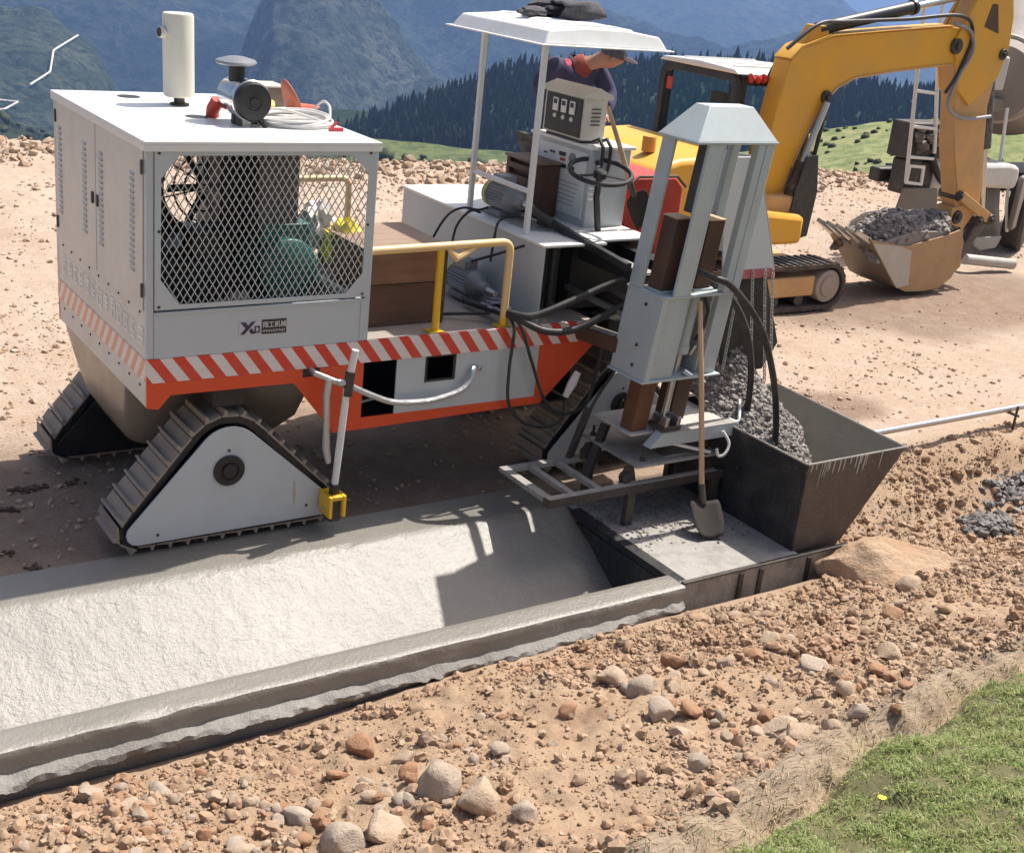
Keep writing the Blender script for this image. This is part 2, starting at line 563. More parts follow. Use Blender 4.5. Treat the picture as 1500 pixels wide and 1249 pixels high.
turf = sstep(0.04, -0.06, YY - tm)
bankm = sstep(-1.2, -1.9, YY) + sstep(4.4, 4.9, XX) * sstep(-0.1, -0.6, YY)
damp_shade_m = (sstep(1.25, 0.75, np.hypot((XX - 6.35) / 0.85, (YY - 0.62) / 0.42) + 0.25 * fbm(XX * 3, YY * 3, 61, 3))
         + 0.85 * sstep(1.3, 0.6, np.hypot((XX - 1.3) / 3.6, (YY - 0.8) / 1.6) + 0.3 * fbm(XX * 1.2, YY * 1.2, 62, 3))  # shade under the paver painted into the soil, along with damp
         + 0.9 * sstep(1.25, 0.7, np.hypot((XX - 11.5) / 3.4, (YY - 2.9) / 1.25) + 0.35 * fbm(XX * 0.9, YY * 0.9, 63, 3)))  # shadow of excavator boom and truck painted into the soil
colr = np.stack([np.clip(bankm, 0, 1), np.clip(dry + turf * 0.6, 0, 1), np.clip(damp_shade_m, 0, 1), turf], -1).reshape(-1, 4).astype(np.float32)
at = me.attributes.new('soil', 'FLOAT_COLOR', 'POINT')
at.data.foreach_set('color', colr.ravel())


def ground_mat():
    m, nt, bs = nodes('dry_earth')
    p = pos(nt)
    a = nd(nt, 'ShaderNodeAttribute', attribute_name='soil')
    sp = nd(nt, 'ShaderNodeSeparateColor')
    nt.links.new(a.outputs['Color'], sp.inputs[0])
    n1 = noise_tex(nt, 0.7, 6, 0.6, p); n2 = noise_tex(nt, 5.0, 6, 0.7, p); n3 = noise_tex(nt, 38, 5, 0.75, p); n4 = noise_tex(nt, 150, 3, 0.7, p)
    yard = mixc(nt, ramp(nt, n1, [(0.35, 0), (0.65, 1)]), (0.47, 0.38, 0.30), (0.42, 0.315, 0.235))
    yard = mixc(nt, math_(nt, 'MULTIPLY', ramp(nt, n2, [(0.45, 0), (0.7, 1)]), 0.55), yard, (0.53, 0.45, 0.37))
    yard = mixc(nt, math_(nt, 'MULTIPLY', ramp(nt, n3, [(0.50, 0), (0.68, 1)]), 0.7), yard, (0.31, 0.205, 0.135))
    damp = mixc(nt, ramp(nt, n2, [(0.35, 0), (0.65, 1)]), (0.155, 0.10, 0.07), (0.23, 0.155, 0.11))  # dark earth tone for the damp patch and for the painted shade
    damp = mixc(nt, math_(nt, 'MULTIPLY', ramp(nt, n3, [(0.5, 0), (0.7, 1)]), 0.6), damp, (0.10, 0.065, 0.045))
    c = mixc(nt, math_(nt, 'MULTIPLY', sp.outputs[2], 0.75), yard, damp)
    bank = mixc(nt, ramp(nt, n1, [(0.3, 0), (0.62, 1)]), (0.37, 0.255, 0.165), (0.41, 0.305, 0.21))
    bank = mixc(nt, math_(nt, 'MULTIPLY', ramp(nt, n2, [(0.42, 0), (0.68, 1)]), 0.6), bank, (0.34, 0.21, 0.13))
    bank = mixc(nt, math_(nt, 'MULTIPLY', ramp(nt, n3, [(0.5, 0), (0.7, 1)]), 0.5), bank, (0.46, 0.35, 0.25))
    n8 = noise_tex(nt, 2.3, 5, 0.65, p)
    bank = mixc(nt, math_(nt, 'MULTIPLY', ramp(nt, n8, [(0.54, 0), (0.68, 1)]), 0.65), bank, (0.22, 0.135, 0.085))
    c = mixc(nt, sp.outputs[0], c, bank)
    mp = nd(nt, 'ShaderNodeMapping'); mp.inputs['Rotation'].default_value = (0, 0, rad(-19)); mp.inputs['Scale'].default_value = (5, 45, 20)
    nt.links.new(p, mp.inputs['Vector'])
    n5 = noise_tex(nt, 1.5, 5, 0.7, mp.outputs[0])
    straw = mixc(nt, ramp(nt, n5, [(0.35, 0), (0.65, 1)]), (0.40, 0.33, 0.245), (0.20, 0.145, 0.10))
    c = mixc(nt, math_(nt, 'MULTIPLY', sp.outputs[1], ramp(nt, n2, [(0.3, 0.6), (0.6, 1)])), c, straw)
    turfc = mixc(nt, ramp(nt, n3, [(0.4, 0), (0.65, 1)]), (0.11, 0.125, 0.05), (0.18, 0.155, 0.085))
    c = mixc(nt, math_(nt, 'MULTIPLY', a.outputs['Alpha'], 0.9), c, turfc)
    nt.links.new(c, bs.inputs['Base Color'])
    bs.inputs['Roughness'].default_value = 0.95
    bs.inputs['Specular IOR Level'].default_value = 0.15
    b1 = bump(nt, bs, n3, 0.7, 0.02)
    bump(nt, bs, n4, 0.5, 0.006, b1)
    return m


M['ground'] = ground_mat()
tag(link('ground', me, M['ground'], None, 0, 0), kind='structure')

# ---------------------------------------------------------------- hills and mountains
CX, CY, CZ = -2.28, -6.92, 3.56


def hillside(name, a0, a1, d0, d1, base_deg, ridge_deg, mat, na=160, nt_=40, amp=0.0, nsc=0.02, seed=1, back=1.25, kind='structure'):
    """sheet of terrain rising from d0 to a ridge at d1 and falling away behind; angles are depression below the camera's level"""
    A = np.radians(np.linspace(a0, a1, na)); T = np.linspace(0, back, nt_)
    AA, TT = np.meshgrid(A, T, indexing='ij')
    deg = np.degrees(AA)
    D0 = d0(deg) if callable(d0) else d0 + 0 * deg
    D1 = d1(deg) if callable(d1) else d1 + 0 * deg
    zb = CZ - D0 * np.tan(np.radians(base_deg(deg))); zr = CZ - D1 * np.tan(np.radians(ridge_deg(deg)))
    t = np.clip(TT, 0, 1)
    D = D0 + (D1 - D0) * TT
    Z = zb + (zr - zb) * t ** 0.9 - np.clip(TT - 1, 0, None) * (zr - zb) * 3.0
    X = CX + D * np.sin(AA); Y = CY + D * np.cos(AA)
    if amp:
        Z = Z + amp * fbm(X * nsc, Y * nsc, seed, 5) * np.minimum(1, TT * 4 + 0.1)
    me = np_mesh(name, np.stack([X, Y, Z], -1).reshape(-1, 3), grid_faces(na, nt_))
    o = link(name, me, mat, None, 0, 180)
    tag(o, kind=kind)
    return o, (X, Y, Z)


def veg_mat(name, cols, s1, s2, rough=0.95, bmpd=2.0):
    m, nt, bs = nodes(name)
    p = pos(nt)
    n1 = noise_tex(nt, s1, 5, 0.6, p); n2 = noise_tex(nt, s2, 6, 0.75, p)
    c = mixc(nt, ramp(nt, n1, [(0.42, 0), (0.58, 1)]), cols[0], cols[1])
    c = mixc(nt, math_(nt, 'MULTIPLY', ramp(nt, n2, [(0.44, 0), (0.58, 1)]), 0.9), c, cols[2])
    nt.links.new(c, bs.inputs['Base Color'])
    bs.inputs['Roughness'].default_value = rough
    bs.inputs['Specular IOR Level'].default_value = 0.1
    bump(nt, bs, n2, 0.9, bmpd)
    return m


M['mt_dark'] = veg_mat('forest_mountain', [(0.035, 0.050, 0.040), (0.075, 0.095, 0.065), (0.008, 0.014, 0.014)], 0.004, 0.045, bmpd=40)
M['mt_far'] = veg_mat('far_forest_mountain', [(0.045, 0.06, 0.05), (0.09, 0.10, 0.075), (0.02, 0.032, 0.026)], 0.0022, 0.03, bmpd=45)
M['mt_light'] = veg_mat('scrub_mountain', [(0.17, 0.175, 0.135), (0.08, 0.10, 0.07), (0.022, 0.035, 0.025)], 0.012, 0.075, bmpd=22)
M['mt_left'] = veg_mat('left_mountain', [(0.11, 0.125, 0.08), (0.06, 0.08, 0.05), (0.016, 0.027, 0.018)], 0.010, 0.085, bmpd=16)
M['meadow_dark'] = veg_mat('valley_grass', [(0.10, 0.135, 0.05), (0.13, 0.15, 0.06), (0.06, 0.085, 0.035)], 0.03, 0.3, bmpd=0.4)
M['hill_dark'] = veg_mat('wooded_hill_floor', [(0.03, 0.05, 0.03), (0.04, 0.06, 0.03), (0.02, 0.035, 0.02)], 0.02, 0.2, bmpd=1.5)
M['meadow'] = veg_mat('meadow', [(0.22, 0.255, 0.10), (0.27, 0.28, 0.13), (0.14, 0.18, 0.07)], 0.06, 0.55, bmpd=0.3)


def lin(xs_, ys_):
    return lambda d: np.interp(d, xs_, ys_)


# depression angles by azimuth (degrees from +Y towards +X)
hillside('valley_floor', -25, 75, 330, 1200, lin([-25, 75], [16, 16]), lin([-25, 75], [10.5, 10.0]), M['hill_dark'], 80, 16, 10, 0.004, 2, back=1.0)
hillside('far_mountain', 5, 85, 2900, 4200, lin([5, 85], [7.0, 7.0]), lin([5, 35, 42, 46, 50, 53, 60, 85], [0.3, 0.4, 0.4, 0.6, 1.0, 1.55, 2.2, 1.0]), M['mt_far'], 260, 90, 150, 0.0022, 3)
hillside('blue_mountain', -20, 60, 1700, 2500, lin([-20, 60], [10, 9.5]), lin([-20, 12, 22, 27, 31, 36, 42, 50, 60], [0.2, 0.3, 0.5, 0.9, 1.6, 2.3, 2.9, 4.2, 4.5]), M['mt_dark'], 260, 100, 130, 0.0035, 4)
hillside('scrub_mountain', 19, 35, 1250, 1600, lin([19, 35], [10, 9]), lin([19, 21.2, 22.4, 23.4, 26, 27.8, 29.2, 30.5, 32.5, 35], [10, 8.4, 4.4, 2.2, 1.8, 3.2, 4.7, 5.8, 7.2, 9.6]), M['mt_light'], 220, 100, 60, 0.009, 5)
_, LEFTM = hillside('left_mountain', -25, 18.2, 900, 1350, lin([-25, 18.2], [12, 12]), lin([-25, 12, 14.5, 16.2, 17.2, 18.2], [2.0, 3.6, 4.3, 5.4, 7.6, 11]), M['mt_left'], 200, 90, 40, 0.008, 6)
_, NEARL = hillside('near_left_hill', -25, 19.5, 430, 560, lin([-25, 19.5], [14, 14]), lin([-25, 12, 13.5, 15.5, 17.5, 19.5], [7.8, 8.5, 8.9, 9.3, 10.6, 13]), M['mt_left'], 160, 60, 9, 0.03, 7)
_, HILL = hillside('wooded_hill', 22, 64, 455, lambda d: 620 + 0 * d, lin([22, 64], [10.6, 9.4]), lin([22, 24.5, 25.8, 27.7, 30.2, 34, 39.5, 43, 52, 58, 64], [11, 9.9, 9.0, 8.0, 6.9, 5.4, 4.5, 4.1, 4.3, 4.3, 4.3]), M['hill_dark'], 160, 50, 6, 0.03, 8)
_, VAL = hillside('valley_meadow', 23, 36, 230, 330, lin([23, 36], [13, 13]), lin([23, 36], [9.7, 9.8]), M['meadow_dark'], 60, 30, 1.0, 0.05, 12)
_, MEAD = hillside('meadow_hill', 42, 72, 95, 138, lin([42, 72], [11.5, 11]), lin([42, 44.5, 47, 50, 54, 60, 72], [9.4, 7.6, 6.4, 5.5, 4.7, 4.2, 4.0]), M['meadow'], 140, 60, 0.9, 0.07, 9)


def surf_at(grid, az, dep):
    X, Y, Z = grid
    A = np.degrees(np.arctan2(X[:, 0] - CX, Y[:, 0] - CY))
    k = int(np.argmin(np.abs(A - az)))
    D = np.hypot(X[k] - CX, Y[k] - CY); dp = np.degrees(np.arctan2(CZ - Z[k], D))
    n = int(len(D) / 1.25)
    d = float(np.interp(-dep, -dp[:n], D[:n]))
    a = math.radians(az)
    return Vector((CX + d * math.sin(a), CY + d * math.cos(a), CZ - d * math.tan(math.radians(dep))))


def road_strip(name, pts, w):
    """pale dirt road winding up the mountainside"""
    P = []
    for (a0, e0), (a1, e1) in zip(pts[:-1], pts[1:]):
        for t in np.linspace(0, 1, 14, endpoint=False):
            P.append(surf_at(LEFTM, a0 + (a1 - a0) * t, e0 + (e1 - e0) * t))
    P = [P[0]] + [(P[i - 1] + P[i] * 2 + P[i + 1]) / 4 for i in range(1, len(P) - 1)] + [P[-1]]
    b = MB().tube([p_ + Vector((-2, -7, 2.0)) for p_ in P], w, 6)
    return b.build(name, M['roadpale'], None, 0, 0, kind='structure')


M['roadpale'] = paint('pale_road', (0.72, 0.68, 0.60, 1), 0.9, dirt=0.1, dscale=0.02)


road_strip('mountain_road', [(15.55, 5.45), (14.6, 6.1), (14.45, 6.95), (13.6, 7.55)], 0.85)
road_strip('mountain_road', [(12.3, 8.15), (13.2, 8.2), (12.7, 8.5), (12.2, 8.6)], 0.8)

# ---------------------------------------------------------------- woods: stuff
def conifers(name, P, Hh, mat):
    n = len(P); k = 6
    prof = [(0.30, 0.02), (0.95, 0.10), (0.42, 0.36), (0.66, 0.38), (0.26, 0.66), (0.40, 0.68), (0.0, 1.0)]
    m = len(prof)
    th = rng.uniform(0, 6.28, (n, 1, 1)) + np.arange(k)[None, None, :] * 2 * math.pi / k + rng.uniform(-.25, .25, (n, m, k))
    rr = np.array([a for a, b in prof])[None, :, None] * rng.uniform(0.6, 1.25, (n, m, k)) * (Hh * 0.23)[:, None, None]
    zz = np.array([b for a, b in prof])[None, :, None] * Hh[:, None, None] + rng.uniform(-0.02, 0.02, (n, m, k)) * Hh[:, None, None]
    V = np.stack([P[:, 0][:, None, None] + rr * np.cos(th), P[:, 1][:, None, None] + rr * np.sin(th), P[:, 2][:, None, None] + zz], -1).reshape(-1, 3)
    i = np.arange(m - 1)[:, None]; j = np.arange(k)[None, :]
    f = np.stack([i * k + j, i * k + (j + 1) % k, (i + 1) * k + (j + 1) % k, (i + 1) * k + j], -1).reshape(-1, 4)
    F = (f[None] + (np.arange(n) * m * k)[:, None, None]).reshape(-1, 4)
    return link(name, np_mesh(name, V, F), mat, None, 0, 0)


def pick(grid, n, tlo, thi, jitter):
    X, Y, Z = grid
    na, nt_ = X.shape
    i = rng.uniform(0, na - 1.001, n); j = rng.uniform(tlo, thi, n) / 1.25 * (nt_ - 1)
    i0 = i.astype(int); j0 = j.astype(int).clip(0, nt_ - 2); fi = i - i0; fj = j - j0
    def L(A):
        return A[i0, j0] * (1 - fi) * (1 - fj) + A[i0 + 1, j0] * fi * (1 - fj) + A[i0, j0 + 1] * (1 - fi) * fj + A[i0 + 1, j0 + 1] * fi * fj
    return np.stack([L(X), L(Y), L(Z)], -1)


M['conifer'] = island('conifer_foliage', [(0.018, 0.034, 0.020), (0.035, 0.058, 0.030), (0.024, 0.042, 0.026), (0.06, 0.085, 0.042)], rough=0.9, bmp=0, spec=0.1)
M['bushg'] = island('bush_foliage', [(0.035, 0.058, 0.03), (0.055, 0.08, 0.036), (0.025, 0.045, 0.025)], rough=0.9, bmp=0, spec=0.1)
P = pick(HILL, 9000, 0.12, 1.06, 0)
o = conifers('conifer_forest', P - np.array([0, 0, 0.3]), 3.0 + 6.0 * rng.random(len(P)) ** 1.5, M['conifer'])
tag(o, 'dark green conifer forest covering the hill beyond the valley', 'forest', kind='stuff')
P = np.concatenate([pick(VAL, 40, 0.85, 1.1, 0), pick(HILL, 900, 0.0, 0.16, 0), pick(NEARL, 900, 0.2, 1.05, 0)])
o = lumps('valley_scrub', P + np.array([0, 0, 0.8]), rng.uniform(0.9, 2.8, len(P)), M['bushg'], 2, 0.3, 0.85, ang=0)
tag(o, 'rounded dark green scrub along the foot of the wooded hill', 'scrub', kind='stuff')
P = pick(MEAD, 420, 0.55, 1.05, 0)
nz = vnoise(P[:, 0] * 0.12, P[:, 1] * 0.12, 77)
P = P[nz > -0.25]
o = lumps('meadow_tussocks', P + np.array([0, 0, 0.05]), rng.uniform(0.12, 0.5, len(P)), M['bushg'], 1, 0.35, 0.7, ang=0)
tag(o, 'dark tussocks and low bushes dotted over the green meadow slope', 'bushes', kind='stuff')
# ================================================================ concrete ditch
def ditch_profile():
    # (y, z) from the yard side to the bank side
    top = G + 0.012
    pr = [(0.03, -0.62), (0.03, top - 0.012), (0.018, top)]
    pr += [(y, top) for y in np.linspace(-0.02, -0.30, 8)]
    for a in np.linspace(0, 31, 8)[1:]:
        pr.append((-0.30 - 0.16 * math.sin(rad(a)) / math.sin(rad(31)) * 0.8, top - 0.30 * (1 - math.cos(rad(a)))))
    y0, z0 = pr[-1]
    for t in np.linspace(0, 1, 26)[1:]:
        pr.append((y0 + (-1.12 - y0) * t, z0 + (-0.575 - z0) * t))
    pr += [(-1.20, -0.60), (-1.28, -0.575), (-1.40, -0.36), (-1.475, top - 0.03), (-1.485, top - 0.008), (-1.50, top)]
    pr += [(y, top) for y in (-1.54, -1.58, -1.62, -1.655)] + [(-1.668, top - 0.006), (-1.674, top - 0.02)]
    pr += [(-1.676, top - 0.05), (-1.678, top - 0.08), (-1.68, top - 0.10), (-1.68, -0.62)]
    return np.array(pr)


pr = ditch_profile()
xd = np.concatenate([seg(-9, -2.2, 0.2), seg(-2.2, 2.915, 0.022), [2.915]])
DX, DI = np.meshgrid(xd, np.arange(len(pr)), indexing='ij')
DY = pr[DI, 0] + 0; DZ = pr[DI, 1] + 0
live = ((DI > 2) & (DI < len(pr) - 1))
slope_m = ((DY < -0.34) & (DY > -1.3))
DZ = DZ + live * 0.0030 * fbm(DX * 5, DY * 5 + DZ * 5, 91, 3) + slope_m * 0.0045 * fbm(DX * 26, DY * 26, 92, 2) + slope_m * 0.006 * fbm(DX * 2.2, DY * 2.2, 94, 2)
edge = (DY < -1.64)
DY = DY + edge * 0.006 * fbm(DX * 5, DZ * 12, 93, 4)
chip = ((DY < -1.635) & (DI < len(pr) - 1)) * np.clip(fbm(DX * 4.0, DX * 0 + 2.2, 95, 5) - 0.34, 0, 1) * 0.04
DZ = DZ - chip
me = np_mesh('lining', np.stack([DX, DY, DZ], -1).reshape(-1, 3), grid_faces(len(xd), len(pr)))


def concrete_mat(name, c1, c2, rough, bs_amt, spec=0.5):
    m, nt, bs = nodes(name)
    p = pos(nt)
    n1 = noise_tex(nt, 1.6, 5, 0.6, p); n2 = noise_tex(nt, 42, 5, 0.7, p); n3 = noise_tex(nt, 130, 3, 0.6, p)
    c = mixc(nt, ramp(nt, n1, [(0.3, 0), (0.7, 1)]), c1, c2)
    c = mixc(nt, math_(nt, 'MULTIPLY', ramp(nt, n2, [(0.55, 0), (0.75, 1)]), 0.3), c, tuple(0.75 * u for u in c1))
    vo = nd(nt, 'ShaderNodeTexVoronoi'); vo.inputs['Scale'].default_value = 11; nt.links.new(p, vo.inputs['Vector'])
    pit = ramp(nt, vo.outputs['Distance'], [(0.03, 1), (0.07, 0)])
    c = mixc(nt, math_(nt, 'MULTIPLY', pit, 0.7), c, (0.10, 0.09, 0.075))
    nt.links.new(c, bs.inputs['Base Color'])
    nt.links.new(math_(nt, 'ADD', math_(nt, 'MULTIPLY', n1, 0.18), rough - 0.09), bs.inputs['Roughness'])
    bs.inputs['Specular IOR Level'].default_value = spec
    b = bump(nt, bs, n2, bs_amt, 0.012)
    b = bump(nt, bs, noise_tex(nt, 24, 3, 0.6, p), bs_amt * 0.4, 0.02, b)
    bump(nt, bs, n3, bs_amt * 0.5, 0.004, b)
    return m


M['wetconc'] = concrete_mat('fresh_concrete', (0.235, 0.215, 0.185), (0.19, 0.175, 0.15), 0.36, 0.5, 0.85)
M['roughconc'] = concrete_mat('rough_concrete', (0.30, 0.285, 0.26), (0.19, 0.175, 0.16), 0.75, 1.0)
ditch = thing('concrete_ditch', 'freshly slipformed grey concrete roadside ditch with wet sloping inner face', 'ditch', (0, -0.8, G))
link('lining', me, M['wetconc'], ditch, 0, 40)
# spilt rough footing along the outer edge
xf_ = np.concatenate([seg(-9, -2.5, 0.2), seg(-2.5, 2.9, 0.018), [2.9]])
fp = [(-1.665, -0.252), (-1.69, -0.256), (-1.715, -0.262), (-1.738, -0.268), (-1.745, -0.290), (-1.705, -0.325), (-1.70, -0.40), (-1.70, -0.60)]
FX, FI = np.meshgrid(xf_, np.arange(len(fp)), indexing='ij')
fpa = np.array(fp)
FY = fpa[FI, 0] - ((FI > 0) & (FI < 5)) * (0.045 * fbm(FX * 2.2, FI * 0.05 + FX * 0, 96, 4) + 0.035 * fbm(FX * 11, FI * 0.5, 97, 4) + 0.03 * sstep(0.6, -1.2, FX)) * np.minimum(1, FI / 3)
FZ = fpa[FI, 1] + ((FI > 0) & (FI < 6)) * 0.022 * fbm(FX * 11, FI * 0.7 + 3, 98, 4) + 0.02 * fbm(FX * 0.8, FX * 0, 99, 2) * (FI > 0)
link('footing', np_mesh('footing', np.stack([FX, FY, FZ], -1).reshape(-1, 3), grid_faces(len(xf_), len(fp))), M['roughconc'], ditch, 0, 45)

# ================================================================ slipform paver
PV = thing('slipform_paver', 'grey and orange tracked slipform paver with hazard stripes casting the ditch', 'paver', (1.6, 0.9, G))


def stripe_mat(name, axis, pitch, lean, z0, red, white):
    m, nt, bs = nodes(name)
    sx = nd(nt, 'ShaderNodeSeparateXYZ'); nt.links.new(pos(nt), sx.inputs[0])
    u = math_(nt, 'ADD', sx.outputs[axis], math_(nt, 'MULTIPLY', math_(nt, 'SUBTRACT', sx.outputs[2], z0), lean))
    fr = math_(nt, 'FRACT', math_(nt, 'DIVIDE', u, pitch))
    k = math_(nt, 'GREATER_THAN', fr, 0.5)
    n = noise_tex(nt, 6, 5, 0.6)
    c = mixc(nt, k, red, white)
    c = mixc(nt, math_(nt, 'MULTIPLY', ramp(nt, n, [(0.45, 0), (0.8, 1)]), 0.25), c, (0.35, 0.25, 0.19))
    nt.links.new(c, bs.inputs['Base Color'])
    bs.inputs['Roughness'].default_value = 0.32
    return m


M['stripeX'] = stripe_mat('hazard_stripe_front', 0, 0.150, 0.75, 1.1, (0.66, 0.05, 0.025), (0.74, 0.68, 0.66))
M['stripeY'] = stripe_mat('hazard_stripe_side', 1, 0.125, 0.75, 1.1, (0.66, 0.26, 0.19), (0.74, 0.64, 0.59))

# --- cabinet
W, D, ZB, ZT = 1.425, 1.88, 1.10, 2.35
octo = [(0.19, 1.42), (1.25, 1.42), (1.36, 1.545), (1.362, 2.17), (1.245, 2.272), (0.183, 2.272), (0.082, 2.145), (0.081, 1.57)]
rect8 = [(0.045, 1.392), (1.385, 1.392), (1.385, 1.50), (1.385, 2.20), (1.385, 2.30), (0.045, 2.30), (0.045, 2.20), (0.045, 1.50)]
rect8 = [(0.19, 1.392), (1.25, 1.392), (1.392, 1.545), (1.392, 2.17), (1.245, 2.305), (0.183, 2.305), (0.045, 2.145), (0.045, 1.57)]
front = MB()
# plate with octagonal opening, outer corners square
outer = [(0.045, 1.392), (1.392, 1.392), (1.392, 2.305), (0.045, 2.305)]
def octplate(mb, y0, y1):
    o8 = [(0.19, 1.392), (1.25, 1.392), (1.392, 1.545), (1.392, 2.17), (1.245, 2.305), (0.183, 2.305), (0.045, 2.145), (0.045, 1.57)]
    mb.ring(o8, octo, 'y', y0, y1)
    for tri in ([(1.25, 1.392), (1.392, 1.392), (1.392, 1.545)], [(1.392, 2.17), (1.392, 2.305), (1.245, 2.305)], [(0.183, 2.305), (0.045, 2.305), (0.045, 2.145)], [(0.045, 1.57), (0.045, 1.392), (0.19, 1.392)]):
        mb.prism(tri, 'y', y0, y1)
octplate(front, -0.006, 0.0)
fp_ = front.build('front_panel', M['grey'], PV, 0.0, 30)
sc = MB()
for sx_, sz_ in ((0.07, 1.412), (1.365, 1.412), (0.07, 2.287), (1.368, 2.287), (0.07, 1.85), (1.375, 1.85)):
    sc.lathe([(0.009, 0), (0.009, 0.004), (0.004, 0.007)], (sx_, -0.006, sz_), (0, -1, 0), 8)
sc.build('screw', M['darksteel'], fp_, kind='stuff')
fr = MB()
for (x0, x1, y0, y1) in ((0.0, 0.042, 0.0, 0.042), (W - 0.036, W, 0.0, 0.042), (W - 0.042, W, D - 0.042, D), (0.0, 0.042, D - 0.042, D)):
    fr.box(x0, x1, y0, y1, ZB, ZT - 0.045)
fr.box(0.042, W - 0.036, 0.002, 0.04, ZT - 0.045, ZT - 0.02)
fr.box(0.042, W - 0.042, D - 0.04, D - 0.002, ZT - 0.06, ZT - 0.02)
fr.box(W - 0.04, W - 0.002, 0.042, D - 0.042, ZT - 0.06, ZT - 0.02)
fr.box(W - 0.04, W - 0.002, 0.042, D - 0.042, ZB + 0.2, ZB + 0.25)
fr.build('cabinet_frame', M['grey'], PV, 0.003)
MB().box(0.043, W - 0.037, -0.002, 0.018, 1.1, 1.378).build('lower_panel', M['grey'], PV, 0.002)
lr = MB()
lr.box(0.046, 1.388, -0.008, -0.0021, 1.366, 1.3775)
lr.box(1.362, 1.388, -0.008, -0.0021, 1.112, 1.365)
lr.build('panel_trim', M['grey'], PV, 0.001)
roof = MB(); roof.box(-0.014, W + 0.012, -0.014, D + 0.01, ZT - 0.018, ZT)
roof.box(-0.014, W + 0.012, -0.0135, -0.008, ZT - 0.055, ZT - 0.0185)
roof.box(-0.0135, -0.008, -0.0075, D + 0.01, ZT - 0.055, ZT - 0.0185)
rf = roof.build('roof_panel', M['white'], PV, 0.003)
MB().cyl((0.43, 1.66, ZT + 0.0005), (0.43, 1.66, ZT + 0.003), 0.075, None, 20).build('filler_hole', M['black'], rf)
MB().cyl((0.60, 0.86, ZT + 0.0005), (0.60, 0.86, ZT + 0.003), 0.07, None, 20).build('filler_hole', M['black'], rf)
# expanded metal guard
def clip(p, d, poly):
    t0, t1 = -9, 9
    n = len(poly)
    for i in range(n):
        a = poly[i]; b = poly[(i + 1) % n]
        nx, nz = -(b[1] - a[1]), (b[0] - a[0])
        den = nx * d[0] + nz * d[1]; num = nx * (p[0] - a[0]) + nz * (p[1] - a[1])
        if abs(den) < 1e-9:
            if num < 0: return None
            continue
        t = -num / den
        if den > 0: t0 = max(t0, t)
        else: t1 = min(t1, t)
    return (t0, t1) if t1 > t0 + 0.01 else None
wm = MB()
dw, dh = 0.0435, 0.073
for sgn in (-1, 1):
    d = Vector((dw, dh * sgn)).normalized()
    for i in range(-60, 70):
        p0 = (0.72 + i * dw, 1.85)
        r = clip(p0, (d.x, d.y), octo)
        if r:
            a = (p0[0] + d.x * r[0], 0.008 + 0.003 * sgn, p0[1] + d.y * r[0]); b = (p0[0] + d.x * r[1], 0.008 + 0.003 * sgn, p0[1] + d.y * r[1])
            wm.bar(a, b, 0.004, 0.0075, (0, -1, 0))
M['mesh'] = paint('mesh_paint', (0.62, 0.63, 0.62, 1), 0.4, dirt=0.1)
wm.build('wire_mesh', M['mesh'], PV, 0, 0, kind='stuff')
# badge
bd = MB().box(0.557, 0.70, -0.005, -0.003, 1.205, 1.288).build('badge', paint('badge_pale', (0.55, 0.56, 0.62, 1), 0.35), PV)
navy = paint('badge_navy', (0.02, 0.02, 0.07, 1), 0.35)
xl = MB()
xl.prism([(0.565, 1.283), (0.598, 1.283), (0.622, 1.25), (0.604, 1.236)], 'y', -0.0075, -0.0052)
xl.prism([(0.565, 1.208), (0.592, 1.208), (0.662, 1.283), (0.634, 1.283)], 'y', -0.0072, -0.0052)
xl.prism([(0.620, 1.226), (0.634, 1.208), (0.662, 1.208), (0.636, 1.244)], 'y', -0.0075, -0.0052)
xl.ring([(0.655, 1.212), (0.69, 1.212), (0.69, 1.255), (0.655, 1.255)], [(0.664, 1.22), (0.681, 1.22), (0.681, 1.247), (0.664, 1.247)], 'y', -0.0075, -0.0052)
xl.build('emblem', navy, bd)
dk = MB().box(0.702, 0.862, -0.005, -0.003, 1.200, 1.290).build('name_plate', paint('badge_black', (0.02, 0.018, 0.025, 1), 0.35), PV)
def text_part(name, body, size, loc, rot, mat, parent, ext=0.001, align='LEFT', sx=1.0):
    cu = bpy.data.curves.new(name, 'FONT'); cu.body = body; cu.size = size; cu.extrude = ext; cu.align_x = align; cu.resolution_u = 3
    t = bpy.data.objects.new(name, cu); COL.objects.link(t)
    dg = bpy.context.evaluated_depsgraph_get()
    m_ = bpy.data.meshes.new_from_object(t.evaluated_get(dg))
    bpy.data.objects.remove(t)
    mt = Matrix.Translation(loc) @ Euler(rot).to_matrix().to_4x4() @ Matrix.Diagonal((sx, 1, 1, 1))
    m_.transform(mt); m_.materials.clear(); m_.name = name
    return link(name, m_, mat, parent, 0, 0)
M['letter'] = paint('white_lettering', (0.78, 0.77, 0.75, 1), 0.4, dirt=0.1)
text_part('lettering', '翔工机械', 0.042, (0.706, -0.0065, 1.243), (rad(90), 0, 0), M['letter'], dk, sx=0.92)
# second line of the plate: too small to read in the photograph, so only its strokes
tl_ = MB(); r9 = np.random.default_rng(4)
for k in range(14):
    x_ = 0.710 + k * 0.0105
    tl_.box(x_, x_ + 0.0022, -0.0068, -0.0052, 1.212, 1.226)
    tl_.box(x_ + 0.0023, x_ + 0.007, -0.0067, -0.0052, *((1.212, 1.2145) if r9.random() < 0.5 else (1.2235, 1.226)))
tl_.build('lettering', M['letter'], dk, kind='stuff')
